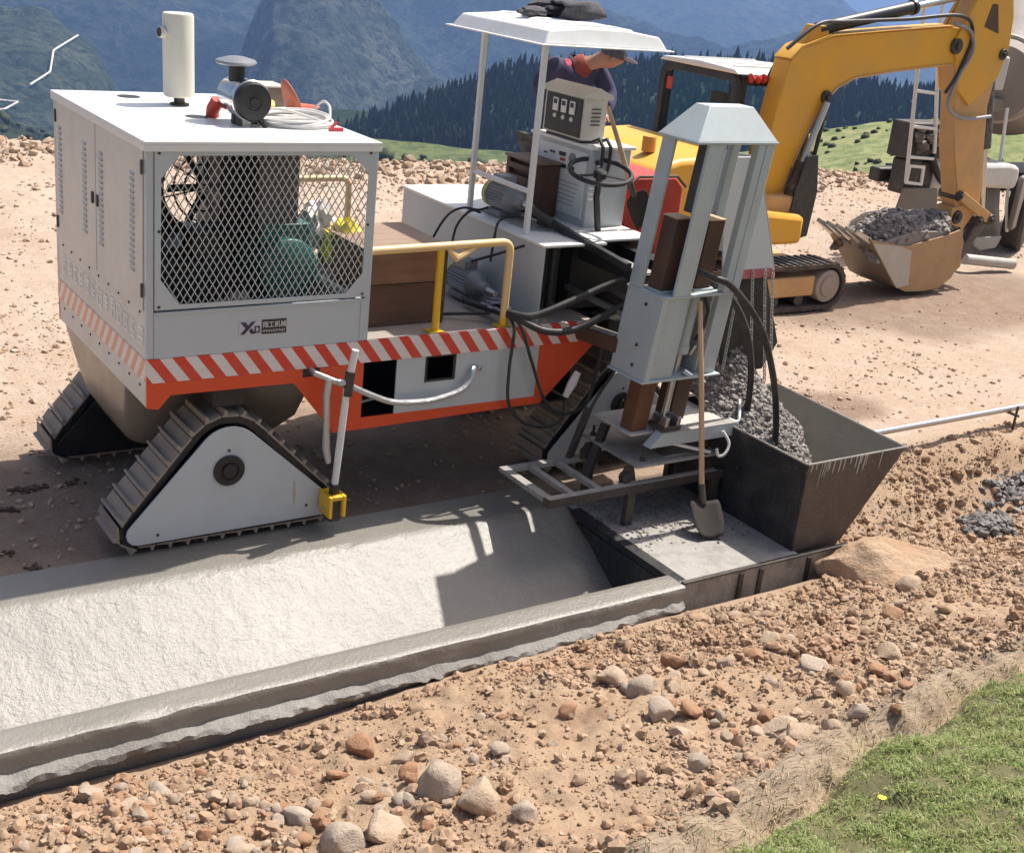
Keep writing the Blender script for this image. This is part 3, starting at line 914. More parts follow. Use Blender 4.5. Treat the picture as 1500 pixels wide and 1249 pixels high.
# left side: doors, skirt, stripe, lettering
for (y0, y1) in ((0.05, 0.925), (0.937, 1.815)):
    dr = MB().box(-0.006, 0.01, y0, y1, 1.382, 2.318).build('door', M['grey_bounce'], PV, 0.003)
    for yc in ((y0 + 0.175, y0 + 0.765) if y0 < 0.5 else (y0 + 0.22, y0 + 0.775)):
        lv = MB(); sl = MB()
        for k in range(17):
            z = 1.585 + k * 0.0345
            lv.prism([(-0.006, z + 0.012), (-0.016, z - 0.002), (-0.006, z - 0.006)][::1], 'y', yc - 0.035, yc + 0.035)
            sl.box(-0.0075, -0.006, yc - 0.034, yc + 0.034, z - 0.0125, z - 0.007)
        lv.build('louvre', M['grey_bounce'], dr, kind='stuff')
        sl.build('louvre_slot', M['black'], dr, kind='stuff')
    hy = 0.052 if y0 < 0.5 else 1.80
    for z in (1.50, 2.20):
        MB().box(-0.016, -0.0065, hy - 0.012, hy + 0.012, z - 0.04, z + 0.04).build('hinge', M['darksteel'], dr, 0.002)
    ky = 0.885 if y0 < 0.5 else 0.985
    MB().box(-0.018, -0.0065, ky - 0.015, ky + 0.015, 1.80, 1.87).build('handle', M['darksteel'], dr, 0.003)
MB().box(0.0005, 0.006, 0.926, 0.936, 1.385, 2.315).build('door_gap', M['black'], PV)
sk = MB().box(0.002, 0.014, 0.004, D - 0.004, 0.80, 1.378).build('skirt_panel', M['grey_bounce'], PV, 0.002)
MB().box(-0.0035, -0.001, 0.004, D - 0.01, 0.955, 1.09).xf(lambda x, y, z: (x + 0.002, y, z)).build('hazard_stripe', M['stripeY'], sk)
M['letterfaint'] = paint('faded_lettering', (0.80, 0.79, 0.77, 1), 0.4, dirt=0.15, dirtcol=(0.66, 0.63, 0.59))
# faded row of characters, illegible in the photograph: blocks of worn strokes of the same size and spacing
for k in range(13):
    g_ = MB(); y_ = 1.74 - k * 0.132
    for z_ in sorted(r9.choice([0.0, 0.03, 0.06, 0.09, 0.115], 3, replace=False)):
        g_.box(-0.0012, 0.0015, y_ - 0.095 + r9.uniform(0, .02), y_ - r9.uniform(0, .02), 1.165 + z_, 1.165 + z_ + 0.013)
    for u_ in sorted(r9.choice([0.01, 0.035, 0.06, 0.085], 2, replace=False)):
        g_.box(-0.0014, 0.0015, y_ - u_ - 0.012, y_ - u_, 1.165 + r9.uniform(0, .02), 1.285 - r9.uniform(0, .02))
    g_.build('lettering', M['letterfaint'], sk, 0, 0)
bo = MB()
for k in range(9):
    bo.lathe([(0.009, 0), (0.008, 0.005)], (0.002, 0.12 + k * 0.2, 0.91 - 0.0 * k), (-1, 0, 0), 8)
    bo.lathe([(0.009, 0), (0.008, 0.005)], (0.002, 0.12 + k * 0.2, 1.355), (-1, 0, 0), 8)
bo.build('rivet', M['darksteel'], sk, kind='stuff')
# --- tank below
tk = MB()
secs = []
for (z, x0, y0, y1, r) in ((0.84, 0.006, 0.40, 1.84, 0.05), (0.62, 0.03, 0.44, 1.72, 0.10), (0.42, 0.06, 0.50, 1.60, 0.16), (0.30, 0.13, 0.60, 1.50, 0.2), (0.245, 0.27, 0.74, 1.36, 0.2)):
    ring_ = []
    x1 = 1.30 - (x0 - 0.006)
    for (cx, cy, a0) in ((x0 + r, y0 + r, 180), (x1 - r, y0 + r, 270), (x1 - r, y1 - r, 0), (x0 + r, y1 - r, 90)):
        for a in np.linspace(0, 90, 5):
            ring_.append((cx + r * math.cos(rad(a0 + a)), cy + r * math.sin(rad(a0 + a)), z))
    secs.append(ring_)
nn = len(secs[0])
tk.v = [p_ for s_ in secs for p_ in s_]
for i in range(len(secs) - 1):
    for k in range(nn):
        tk.f.append((i * nn + k, i * nn + (k + 1) % nn, (i + 1) * nn + (k + 1) % nn, (i + 1) * nn + k))
tk.f.append(tuple(range(nn))); tk.f.append(tuple((len(secs) - 1) * nn + k for k in range(nn)))
tk.build('tank', M['tank'], PV, 0, 50)

# --- chassis
ch = MB()
ch.prism([(0.0, 0.952), (0.0, 0.80), (0.07, 0.785), (0.144, 0.868), (0.927, 0.862), (1.136, 0.60), (1.21, 0.495), (1.41, 0.493), (1.41, 0.952)], 'y', -0.004, 0.016)
ch.prism([(1.4105, 0.572), (1.4105, 0.493), (2.779, 0.514), (2.779, 0.572)], 'y', -0.004, 0.016)
ch.prism([(2.7795, 0.952), (2.7795, 0.514), (2.834, 0.515), (3.26, 0.93), (3.26, 0.952)], 'y', -0.004, 0.016)
ch.build('chassis_plate', M['orange'], PV, 0.002)
MB().prism([(0.0, 0.952), (0.0, 0.80), (0.07, 0.785), (0.144, 0.868), (0.927, 0.862), (1.21, 0.495), (2.834, 0.515), (3.26, 0.93), (3.26, 0.952)], 'y', 1.84, 1.86).build('chassis_plate', M['orange'], PV, 0.002)
gp = MB()
gp.box(1.655, 1.878, 0.0, 0.012, 0.5725, 0.954); gp.box(2.094, 2.779, 0.0, 0.012, 0.5725, 0.954)
gp.box(1.8785, 2.0935, 0.0, 0.012, 0.5725, 0.780); gp.box(1.8785, 2.0935, 0.0, 0.012, 0.946, 0.954)
sp_ = gp.build('side_panel', M['grey'], PV)
MB().ring([(1.868, 0.770), (2.104, 0.770), (2.104, 0.954), (1.868, 0.954)], [(1.884, 0.787), (2.088, 0.787), (2.088, 0.940), (1.884, 0.940)], 'y', -0.003, -0.0005).build('window_rim', M['black'], sp_)
MB().lathe([(0.018, 0), (0.018, 0.006), (0.009, 0.012), (0.009, 0.035)], (2.30, 0.0, 0.83), (0, -1, 0), 10).build('bolt', M['steel'], sp_)
MB().box(-0.0, 3.26, -0.006, 0.02, 0.9525, 1.0985).build('hazard_stripe', M['stripeX'], PV)
MB().box(0.985, 1.10, -0.0052, -0.0042, 0.895, 0.950).build('rod_slot', M['black'], PV)
MB().cyl((1.285, -0.0052, 0.70), (1.285, -0.004, 0.70), 0.028, None, 16).build('bolt_hole', M['black'], PV)
bx = MB()
bx.box(1.42, 3.1, 0.62, 0.66, 0.50, 1.05); bx.box(1.42, 3.1, 0.02, 1.84, 0.50, 0.512); bx.box(3.09, 3.1, 0.02, 0.62, 0.52, 1.04)
bx.box(0.2, 3.6, 1.50, 1.62, 0.88, 1.04); bx.box(0.2, 3.6, 0.36, 0.46, 0.90, 1.04)
bx.box(0.42, 0.62, 0.04, 1.84, 0.74, 0.90); bx.box(3.45, 3.7, 0.1, 1.84, 0.74, 1.04)
bx.build('chassis_beam', M['black'], PV, 0.004)
MB().bar((1.43, 0.18, 0.60), (1.68, 0.22, 0.615), 0.02, 0.012).build('step_strip', M['white'], PV)
dk2 = MB(); dk2.box(0.043, 3.25, 0.0205, 1.86, 1.055, 1.092); dk2.box(3.2505, 4.6, 0.45, 2.2, 1.055, 1.092)
M['deck'] = paint('muddy_deck', (0.34, 0.30, 0.26, 1), 0.7, dirt=0.6, dirtcol=(0.22, 0.15, 0.10), dscale=4, bmp=0.3)
dk2.build('deck_plate', M['deck'], PV, 0.002)

# --- tracks
def hull(circs, n=48):
    pts = []
    for cx, cz, r in circs:
        pts += [(cx + r * math.cos(2 * math.pi * k / n), cz + r * math.sin(2 * math.pi * k / n)) for k in range(n)]
    pts = sorted(set(pts))
    def half(ps):
        h = []
        for p_ in ps:
            while len(h) > 1 and (h[-1][0] - h[-2][0]) * (p_[1] - h[-2][1]) - (h[-1][1] - h[-2][1]) * (p_[0] - h[-2][0]) <= 0: h.pop()
            h.append(p_)
        return h
    a = half(pts); b = half(pts[::-1])
    return a[:-1] + b[:-1]


def resample(poly, n):
    P = np.array(poly + [poly[0]]); s = np.concatenate([[0], np.cumsum(np.hypot(*np.diff(P, axis=0).T))])
    u = np.linspace(0, s[-1], n + 1)[:-1]
    return np.stack([np.interp(u, s, P[:, 0]), np.interp(u, s, P[:, 1])], -1), s[-1]


CIRC = [(-0.07, 0.0, 0.125), (1.175, 0.0, 0.125), (0.51, 0.40, 0.315)]
def shrink(c, d): return [(x, z, r - d) for x, z, r in c]
SHOE_ME = None
def track(dx, y0, face=True):
    global SHOE_ME
    wdt = 0.36
    belt_o = hull(shrink(CIRC, 0.032)); n = 150
    bo_, L_ = resample(belt_o, n); bi_, _ = resample(hull(shrink(CIRC, 0.075)), n)
    tr = MB().ring([(x + dx, z) for x, z in bo_], [(x + dx, z) for x, z in bi_], 'y', y0 + 0.01, y0 + wdt - 0.01).build('track', M['black'], PV, 0, 40)
    N = 32
    cpts, L_ = resample(hull(shrink(CIRC, 0.030)), N)
    if SHOE_ME is None:
        pl = L_ / N
        s_ = MB()
        s_.prism([(-pl * 0.49, 0.0), (pl * 0.47, 0.0), (pl * 0.47, 0.010), (-pl * 0.18, 0.012), (-pl * 0.24, 0.040), (-pl * 0.36, 0.040), (-pl * 0.42, 0.012), (-pl * 0.49, 0.010)], 'y', 0.0, wdt)
        o_ = s_.build('shoe', M['shoe'], None, 0, 30)
        SHOE_ME = o_.data; bpy.data.objects.remove(o_)
    for i in range(N):
        a = cpts[i]; t = cpts[(i + 1) % N] - cpts[i - 1]
        ang = math.atan2(t[1], t[0])
        o_ = bpy.data.objects.new('shoe', SHOE_ME); COL.objects.link(o_)
        # hull runs counter-clockwise, so outward is to the right of travel
        o_.location = (a[0] + dx, y0, a[1]); o_.rotation_euler = (0, -(ang + math.pi), 0)
        adopt(o_, tr)
    pl_ = hull([(-0.06, 0.0, 0.072), (1.165, 0.005, 0.072), (0.51, 0.415, 0.215)])
    pp, _ = resample(pl_, 90)
    for (ya, yb) in ((y0 - 0.030, y0 - 0.016), (y0 + wdt + 0.016, y0 + wdt + 0.03)):
        pt = MB().prism([(x + dx, z) for x, z in pp], 'y', ya, yb).build('side_plate', M['grey'] if face else M['black'], tr, 0.003)
    MB().prism([(x + dx, z) for x, z in resample(hull([(-0.06, 0, 0.03), (1.165, 0.0, 0.03), (0.51, 0.40, 0.17)]), 60)[0]], 'y', y0 - 0.0155, y0 + wdt + 0.0155).build('track_frame', M['black'], tr)
    if face:
        hb_ = MB(); hb_.lathe([(0.10, 0), (0.10, 0.012), (0.094, 0.016), (0.062, 0.016), (0.058, 0.008), (0.048, 0.008), (0.042, 0.022), (0.02, 0.024)], (0.506 + dx, y0 - 0.0305, 0.345), (0, -1, 0), 32)
        hb_.build('hub', M['black'], tr, 0, 30)
        MB().lathe([(0.01, 0), (0.009, 0.005)], (0.506 + dx, y0 - 0.0305, 0.475), (0, -1, 0), 8).lathe([(0.01, 0), (0.009, 0.005)], (0.06 + dx, y0 - 0.0305, -0.02), (0, -1, 0), 8).lathe([(0.01, 0), (0.009, 0.005)], (1.04 + dx, y0 - 0.0305, 0.02), (0, -1, 0), 8).build('bolt', M['darksteel'], tr, kind='stuff')
    if face and dx == 0.0:
        MB().prism([(0.945, 0.205), (0.957, 0.205), (0.962, 0.10), (0.955, 0.03), (0.948, 0.05), (0.942, 0.12)], 'y', y0 - 0.0315, y0 - 0.0304).build('rust_streak', paint('rust_stain', (0.46, 0.36, 0.29, 1), 0.6, dirt=0.5, dirtcol=(0.5, 0.5, 0.5), dscale=20), tr)
    for k in range(7):
        MB().cyl((0.05 + dx + k * 0.165, y0 + 0.02, -0.05), (0.05 + dx + k * 0.165, y0 + wdt - 0.02, -0.05), 0.06, None, 18).build('roller', M['darksteel'], tr)
    return tr


track(0.0, 0.005)
track(0.0, 1.50, False)
track(3.22, 0.19)
track(3.22, 1.50, False)

# --- handrails
def rail(pts, r=0.027):
    out = []
    pts = [Vector(p_) for p_ in pts]
    for i, p_ in enumerate(pts):
        if 0 < i < len(pts) - 1:
            a = (pts[i - 1] - p_).normalized(); b = (pts[i + 1] - p_).normalized(); q_ = 0.075
            for t in np.linspace(0, 1, 7):
                out.append(p_ + a * q_ * (1 - t) ** 2 + b * q_ * t ** 2)
        else:
            out.append(p_)
    return out
hr = MB().tube(rail([(1.40, 0.055, 1.665), (2.49, 0.055, 1.685), (2.49, 0.055, 1.13)]), 0.027, 12).build('handrail', M['wrap'], PV)
MB().cyl((1.952, 0.055, 1.093), (1.952, 0.055, 1.66), 0.025, None, 14).build('post', M['yellow'], hr)
MB().cyl((2.49, 0.055, 1.093), (2.49, 0.055, 1.16), 0.029, None, 14).build('post_sleeve', M['yellow'], hr)
for x_ in (1.952, 2.49):
    MB().box(x_ - 0.055, x_ + 0.055, 0.022, 0.11, 1.0925, 1.106).build('flange', M['yellow'], hr, 0.002)
film = MB().tube([(2.0, 0.045, 1.655), (2.06, 0.035, 1.60), (2.13, 0.045, 1.625), (2.22, 0.05, 1.66)], 0.012, 8, True, [0.012, 0.03, 0.026, 0.01])
film.build('torn_wrap', M['wrap'], hr)
MB().tube(rail([(1.44, 1.80, 1.09), (1.44, 1.80, 1.765), (2.15, 1.80, 1.765), (2.15, 1.80, 1.09)]), 0.025, 12).build('handrail', M['wrap'], PV)

# --- rear locker
lk = MB()
lk.box(2.766, 2.780, 0.05, 2.05, 1.093, 1.632)
lk.box(2.7805, 3.30, 2.03, 2.05, 1.093, 1.632)
lk.box(3.28, 3.295, 0.55, 2.03, 1.093, 1.632)
locker = lk.build('locker', M['grey'], PV, 0.002)
lt = MB(); lt.box(2.752, 3.29, 0.035, 2.06, 1.6325, 1.650); lt.box(3.2905, 3.80, 0.14, 2.06, 1.628, 1.645)
lt.build('locker_top', M['white'], locker, 0.002)
MB().box(2.99, 3.02, 0.25, 0.30, 1.093, 1.63).build('inner_brace', M['darksteel'], locker)
MB().box(2.81, 3.27, 0.75, 0.77, 1.093, 1.62).build('inner_panel', M['darksteel'], locker)

# --- canopy
can = MB()
for y_ in (1.145, 0.378):
    pass
cp = MB().prism([(2.74, 2.945), (3.80, 2.945), (3.775, 2.985), (3.74, 3.03), (3.45, 3.062), (3.1, 3.062), (2.80, 3.035), (2.765, 2.985)], 'y', 0.27, 1.47)
def flare(x, y, z):
    k = (z - 2.945) / 0.12
    yc = 0.87
    return (x, yc + (y - yc) * (1 - 0.085 * k), z)
cpo = cp.xf(flare).build('canopy_roof', M['plastic_white'], PV, 0.012, 30, 3)
MB().ring([(2.705, 0.235), (3.835, 0.235), (3.835, 1.505), (2.705, 1.505)], [(2.76, 0.29), (3.78, 0.29), (3.78, 1.45), (2.76, 1.45)], 'z', 2.938, 2.948).build('canopy_lip', M['plastic_white'], cpo, 0.003)
rb = MB()
for k in range(5):
    y_ = 0.45 + k * 0.21
    rb.prism([(3.02, 3.058), (3.62, 3.045), (3.60, 3.058), (3.45, 3.074), (3.1, 3.074)], 'y', y_, y_ + 0.07)
rb.build('rib', M['plastic_white'], cpo, 0.004, kind='stuff')
poles = []
for y_ in (1.145, 0.378):
    po = MB().bar((2.83, y_, 1.6505), (2.83, y_, 2.946), 0.036, 0.036).build('canopy_post', M['white'], PV, 0.004)
MB().bar((2.83, 0.3965, 1.945), (2.83, 1.1265, 1.945), 0.03, 0.03).build('canopy_rail', M['white'], PV, 0.003)

# --- console and control box
cs = MB().box(3.42, 3.78, 0.50, 1.18, 1.6455, 2.215)
con = cs.build('console', M['grey'], PV, 0.004)
MB().box(3.38, 3.80, 0.47, 1.24, 2.216, 2.238).build('console_top', M['white'], con, 0.003)
pn = MB().box(3.410, 3.4195, 0.54, 1.15, 1.70, 2.18).build('instrument_panel', M['plastic_white'], con, 0.003)
sw = MB()
for (y_, z_, w_, h_) in ((0.86, 2.125, .035, .028), (0.82, 2.125, .035, .028), (0.985, 2.12, .02, .015), (0.95, 2.12, .02, .015), (0.84, 2.04, .035, .028), (0.80, 2.04, .035, .028), (0.97, 2.045, .02, .02), (0.70, 2.03, .04, .05), (1.05, 2.02, .02, .014), (1.02, 2.02, .02, .014), (0.99, 2.02, .02, .014), (1.06, 2.10, .025, .01)):
    sw.box(3.400, 3.4098, y_ - w_ / 2, y_ + w_ / 2, z_ - h_ / 2, z_ + h_ / 2)
sw.build('switch', M['black'], pn, 0.001, kind='stuff')
MB().lathe([(0.036, 0), (0.036, 0.012), (0.03, 0.014)], (3.4098, 0.71, 2.115), (-1, 0, 0), 20).build('gauge', M['castgrey'], pn)
MB().box(3.402, 3.4098, 0.80, 0.86, 2.075, 2.095).build('red_button', M['red'], pn)
pr_ = MB()
for k in range(6):
    pr_.box(3.4085, 3.4099, 0.60 + 0.01 * k, 1.06 - 0.03 * (k % 3), 1.93 - k * 0.032, 1.937 - k * 0.032)
pr_.build('printed_lines', paint('print_grey', (0.42, 0.42, 0.44, 1), 0.5), pn, kind='stuff')
bxm = paint('ivory_box_paint', (0.66, 0.63, 0.55, 1), 0.4, dirt=0.15)
cbx = MB().box(3.385, 3.585, 0.60, 1.10, 2.262, 2.56).build('control_box', bxm, PV, 0.003)
MB().prism([(3.345, 2.5605), (3.62, 2.5605), (3.60, 2.588), (3.49, 2.635), (3.365, 2.588)], 'y', 0.575, 1.125).build('box_hood', bxm, cbx, 0.003)
MB().box(3.40, 3.57, 0.63, 1.07, 2.2385, 2.2615).build('box_foot', M['darksteel'], cbx)
pf = MB().box(3.377, 3.3845, 0.625, 1.075, 2.275, 2.548).build('meter_panel', M['black'], cbx, 0.002)
for k in range(3):
    y_ = 0.735 + k * 0.105
    mt_ = MB().box(3.367, 3.3768, y_ - 0.032, y_ + 0.032, 2.425, 2.52).build('meter', M['plastic_white'], pf, 0.002)
    MB().box(3.3645, 3.3668, y_ - 0.020, y_ + 0.020, 2.475, 2.508).build('meter_face', M['glass_dark'], pf)
    MB().lathe([(0.018, 0), (0.018, 0.006), (0.012, 0.014)], (3.3768, y_, 2.39), (-1, 0, 0), 14).build('indicator', M['plastic_white'], pf)
lb = MB()
for k in range(5): lb.box(3.45, 3.53, 0.5935, 0.5995, 2.37 + k * 0.028, 2.378 + k * 0.028)
lb.build('vent_slot', M['darksteel'], cbx, kind='stuff')
cb = MB()
for x_ in (3.47, 3.54):
    cb.tube([(x_, 0.57, 2.26), (x_, 0.50, 2.29), (x_ + 0.01, 0.455, 2.24), (x_ + 0.015, 0.46, 2.12), (x_ + 0.01, 0.48, 2.02)], 0.014, 8)
cb.build('cable', M['rubber'], con)
# steering wheel
sw_ = thing_loc = None
wc = Vector((3.385, 0.33, 2.09)); ax = Vector((-0.10, -0.22, 1)).normalized()
u_ = ax.orthogonal().normalized(); v_ = ax.cross(u_)
wh = MB().tube([wc + (u_ * math.cos(t) + v_ * math.sin(t)) * 0.225 for t in np.linspace(0, 2 * math.pi, 41)], 0.017, 10, False)
whl = wh.build('steering_wheel', M['black'], PV)
spk = MB()
for t in (0.3, 2.4, 4.5):
    spk.bar(wc - ax * 0.02, wc + (u_ * math.cos(t) + v_ * math.sin(t)) * 0.222, 0.028, 0.008, ax)
spk.lathe([(0.05, -0.04), (0.05, 0.0), (0.035, 0.012)], wc, ax, 18)
spk.build('spoke', M['black'], whl)
MB().tube([wc - ax * 0.03, wc - ax * 0.2 + Vector((0.02, 0.02, 0)), (3.48, 0.40, 1.646)], 0.024, 12).build('steering_column', M['black'], whl)
lv_ = MB()
for k in range(3): lv_.tube([(3.36 + 0.0 * k, 0.36, 1.97 - 0.04 * k), (3.31, 0.34, 1.975 - 0.04 * k)], 0.010, 8)
lv_.build('lever', M['plastic_white'], whl)

# --- electric motors
def motor(o, L_, r, name='motor'):
    x, y, z = o
    m_ = MB(); nfin = 26
    prof = []
    for k in range(nfin * 2):
        t = 2 * math.pi * k / (nfin * 2); rr_ = r if k % 2 else r * 0.88
        prof.append((x + rr_ * math.cos(t), z + rr_ * math.sin(t)))
    m_.prism(prof, 'y', y - L_ * 0.66, y - L_ * 0.12)
    mo = m_.build(name, M['castgrey'], PV, 0, 20)
    MB().lathe([(r * 0.75, 0), (r * 0.98, L_ * 0.03), (r * 0.98, L_ * 0.14)], (x, y + 0.02, z), (0, -1, 0), 24).build('fan_cowl', paint('cowl_yellow_grey', (0.50, 0.48, 0.22, 1), 0.5), mo)
    MB().lathe([(r * 0.98, 0), (r * 0.9, L_ * 0.08), (r * 0.5, L_ * 0.16), (r * 0.42, L_ * 0.34)], (x, y - L_ * 0.655, z), (0, -1, 0), 24).build('end_bell', M['castgrey'], mo)
    MB().box(x - r * 0.55, x + r * 0.55, y - L_ * 0.5, y - L_ * 0.15, z + r * 0.85, z + r * 1.5).build('terminal_box', M['castgrey'], mo, 0.006)
    MB().box(x - r * 0.95, x + r * 0.95, y - L_ * 0.6, y - L_ * 0.2, z - r * 1.22, z - r * 0.82).build('foot', M['castgrey'], mo, 0.004)
    MB().cyl((x, y - L_ * 0.99, z), (x, y - L_ * 1.25, z), r * 0.26, r * 0.2, 14).build('coupling', M['steel'], mo)
    return mo
motor((2.985, 1.08, 1.795), 0.42, 0.105)
motor((2.60, 0.92, 1.235), 0.46, 0.100)
mp_ = MB().box(2.90, 3.10, 0.45, 1.1, 1.6505, 1.664).build('motor_plate', M['splash'], PV)
MB().tube([(2.985, 0.60, 1.79), (3.0, 0.5, 1.76), (3.05, 0.38, 1.72)], 0.03, 10).tube([(3.02, 0.52, 1.70), (3.10, 0.40, 1.69), (3.16, 0.33, 1.672)], 0.024, 8).build('pump', M['darksteel'], PV)

# --- beams that carry the mould
b1 = MB().bar((3.10, 0.85, 1.735), (3.135, -0.42, 1.60), 0.05, 0.05).build('carrier_beam', M['black'], PV, 0.003)
b2 = MB().bar((3.32, 0.50, 1.515), (3.34, -0.44, 1.50), 0.13, 0.09).build('carrier_beam', M['black'], PV, 0.004)
MB().bar((3.32, 0.48, 1.562), (3.34, -0.42, 1.548), 0.10, 0.004).build('beam_top', M['splash'], b2)
b3 = MB().bar((3.66, 0.70, 1.54), (3.62, -0.40, 1.50), 0.12, 0.10).build('carrier_beam', M['black'], PV, 0.004)
b4 = MB().bar((3.12, 0.44, 1.00), (3.17, -0.42, 1.05), 0.12, 0.10).build('carrier_beam', M['rustdark'], PV, 0.004)
MB().bar((3.12, 0.40, 1.052), (3.17, -0.36, 1.102), 0.085, 0.004).build('beam_top', M['splash'], b4)
b5 = MB().bar((3.55, 0.44, 1.20), (3.50, -0.40, 1.18), 0.09, 0.09).build('carrier_beam', M['darksteel'], PV, 0.004)
MB().bar((3.18, 0.3, 1.27), (3.20, -0.38, 1.25), 0.035, 0.035).build('linkage_rod', M['steel'], PV)
MB().box(3.20, 3.95, 0.30, 0.45, 1.10, 1.60).build('bulkhead', M['black'], PV)

# --- roof fittings: muffler and air cleaner
mf = MB(); mf.lathe([(0.088, 0), (0.099, 0.012), (0.099, 0.50), (0.094, 0.515), (0.088, 0.518)], (0.655, 1.335, 2.405), (-0.02, 0, 1), 32)
muf = mf.build('muffler', paint('cream_muffler', (0.66, 0.64, 0.55, 1), 0.38, dirt=0.12), PV)
MB().cyl((0.66, 1.335, 2.351), (0.656, 1.335, 2.404), 0.035, None, 16).lathe([(0.062, 0), (0.062, 0.012)], (0.66, 1.335, 2.351), (0, 0, 1), 20).build('exhaust_stub', M['darksteel'], muf)
MB().cyl((0.565, 1.32, 2.80), (0.515, 1.31, 2.802), 0.036, None, 18).build('tail_pipe', M['grey_bounce'], muf)
MB().cyl((0.5149, 1.31, 2.802), (0.5125, 1.3095, 2.802), 0.029, None, 16).build('tail_pipe_bore', M['black'], muf)
chrome = paint('chrome_shell', (0.72, 0.72, 0.72, 1), 0.16, metal=1.0, dirt=0.15)
ac = MB().lathe([(0.10, 0), (0.118, 0.01), (0.118, 0.25), (0.112, 0.262)], (0.815, 0.80, 2.50), (0, -1, 0), 36)
acl = ac.build('air_cleaner', chrome, PV)
MB().lathe([(0.126, 0), (0.126, 0.028), (0.12, 0.034)], (0.815, 0.545, 2.50), (0, -1, 0), 36).build('clamp_band', chrome, acl)
MB().lathe([(0.116, 0), (0.118, 0.02), (0.108, 0.038), (0.05, 0.040), (0.045, 0.034), (0.03, 0.034), (0.026, 0.042)], (0.815, 0.511, 2.50), (0, -1, 0), 36).build('end_cap', M['black'], acl)
MB().lathe([(0.05, 0), (0.05, 0.09)], (0.79, 0.70, 2.60), (0, 0, 1), 24).build('intake_neck', M['black'], acl)
MB().lathe([(0.05, 0), (0.118, 0.008), (0.124, 0.018), (0.118, 0.028), (0.06, 0.046), (0.02, 0.05)], (0.785, 0.70, 2.69), (-0.04, -0.03, 1), 36).build('rain_cap', paint('dull_cap', (0.30, 0.31, 0.32, 1), 0.3, metal=0.5, dirt=0.2), acl)
for (x_, y_) in ((0.74, 0.60), (0.865, 0.60), (0.74, 0.53)):
    MB().box(x_, x_ + 0.025, y_, y_ + 0.05, 2.3505, 2.405).build('bracket', M['darksteel'], acl)
MB().tube([(0.86, 0.50, 2.40), (0.885, 0.485, 2.375), (0.895, 0.475, 2.352)], 0.02, 8).build('dust_valve', M['black'], acl)
MB().tube([(0.70, 0.86, 2.352), (0.70, 0.85, 2.40), (0.72, 0.82, 2.46)], 0.042, 14).build('inlet_hose', M['red'], acl)

# --- engine and generator inside the cabinet
en = MB()
en.box(0.35, 0.80, 0.75, 1.45, 1.20, 1.56); en.box(0.18, 0.56, 0.62, 0.72, 1.12, 1.50)
en.box(0.78, 1.04, 0.9, 1.35, 1.5, 2.2)
en.cyl((0.58, 0.80, 1.60), (0.58, 0.62, 1.60), 0.10, None, 20)
eng = en.build('engine', M['black'], PV, 0.01)
MB().box(0.92, 1.20, 0.62, 0.9, 1.64, 2.30).build('engine_cover', paint('dark_grey_cover', (0.06, 0.06, 0.065, 1), 0.5), eng, 0.01)
MB().box(0.95, 1.18, 0.605, 0.6195, 2.16, 2.29).build('warning_strip', M['red'], eng)
# radiator frame with fan in its round opening
rdo = [(0.10 + 0.0, 1.12), (0.95, 1.12), (0.95, 2.30), (0.10, 2.30)]
n_ = 32
oc = []
ic = []
for k in range(n_):
    t = 2 * math.pi * (k + 0.5) / n_; c_, s_ = math.cos(t), math.sin(t)
    m_ = max(abs(c_) / 0.40, abs(s_) / 0.36)
    oc.append((0.80 + c_ / m_, 1.84 + s_ / m_)); ic.append((0.80 + 0.29 * c_, 1.84 + 0.29 * s_))
rd = MB().ring(oc, ic, 'y', 1.20, 1.26); rd.box(0.40, 1.20, 1.20, 1.26, 1.12, 1.479); rd.box(0.08, 0.399, 1.2, 1.26, 1.12, 2.3)
rad_ = rd.build('radiator', M['black'], PV)
gd = MB()
for r_ in (0.08, 0.16, 0.23):
    gd.tube([(0.80 + r_ * math.cos(t), 1.185, 1.84 + r_ * math.sin(t)) for t in np.linspace(0, 2 * math.pi, 33)], 0.007, 6, False)
for k in range(8):
    t = k * math.pi / 4 + 0.2
    gd.bar((0.80, 1.185, 1.84), (0.80 + 0.29 * math.cos(t), 1.185, 1.84 + 0.29 * math.sin(t)), 0.010, 0.010)
gd.build('fan_guard', M['black'], rad_)
fb = MB()
for k in range(6):
    t = k * math.pi / 3
    c_, s_ = math.cos(t), math.sin(t)
    fb.prism([(0.80 + 0.05 * c_ - 0.02 * s_, 1.84 + 0.05 * s_ + 0.02 * c_), (0.80 + 0.26 * c_ - 0.035 * s_, 1.84 + 0.26 * s_ + 0.035 * c_), (0.80 + 0.26 * c_ + 0.015 * s_, 1.84 + 0.26 * s_ - 0.015 * c_), (0.80 + 0.05 * c_ + 0.02 * s_, 1.84 + 0.05 * s_ - 0.02 * c_)], 'y', 1.215, 1.223)
fb.build('fan', M['darksteel'], rad_)
teal = paint('teal_generator', (0.012, 0.12, 0.105, 1), 0.4, dirt=0.2)
gn = MB().lathe([(0.15, 0), (0.20, 0.03), (0.20, 0.42), (0.15, 0.45)], (1.11, 0.95, 1.44), (0, -1, 0), 30); gn.box(0.94, 1.28, 0.60, 0.90, 1.55, 1.72); gn.box(0.98, 1.24, 0.55, 0.9, 1.16, 1.30)
gen = gn.build('generator', teal, PV, 0.006)
gr_ = MB()
for k in range(9): gr_.lathe([(0.204, 0), (0.204, 0.008)], (1.11, 0.93 - k * 0.045, 1.44), (0, -1, 0), 30)
gr_.build('cooling_rib', teal, gen, kind='stuff')
MB().box(0.05, W - 0.045, 0.03, D - 0.05, 1.093, 1.112).build('cabinet_floor', M['black'], PV)

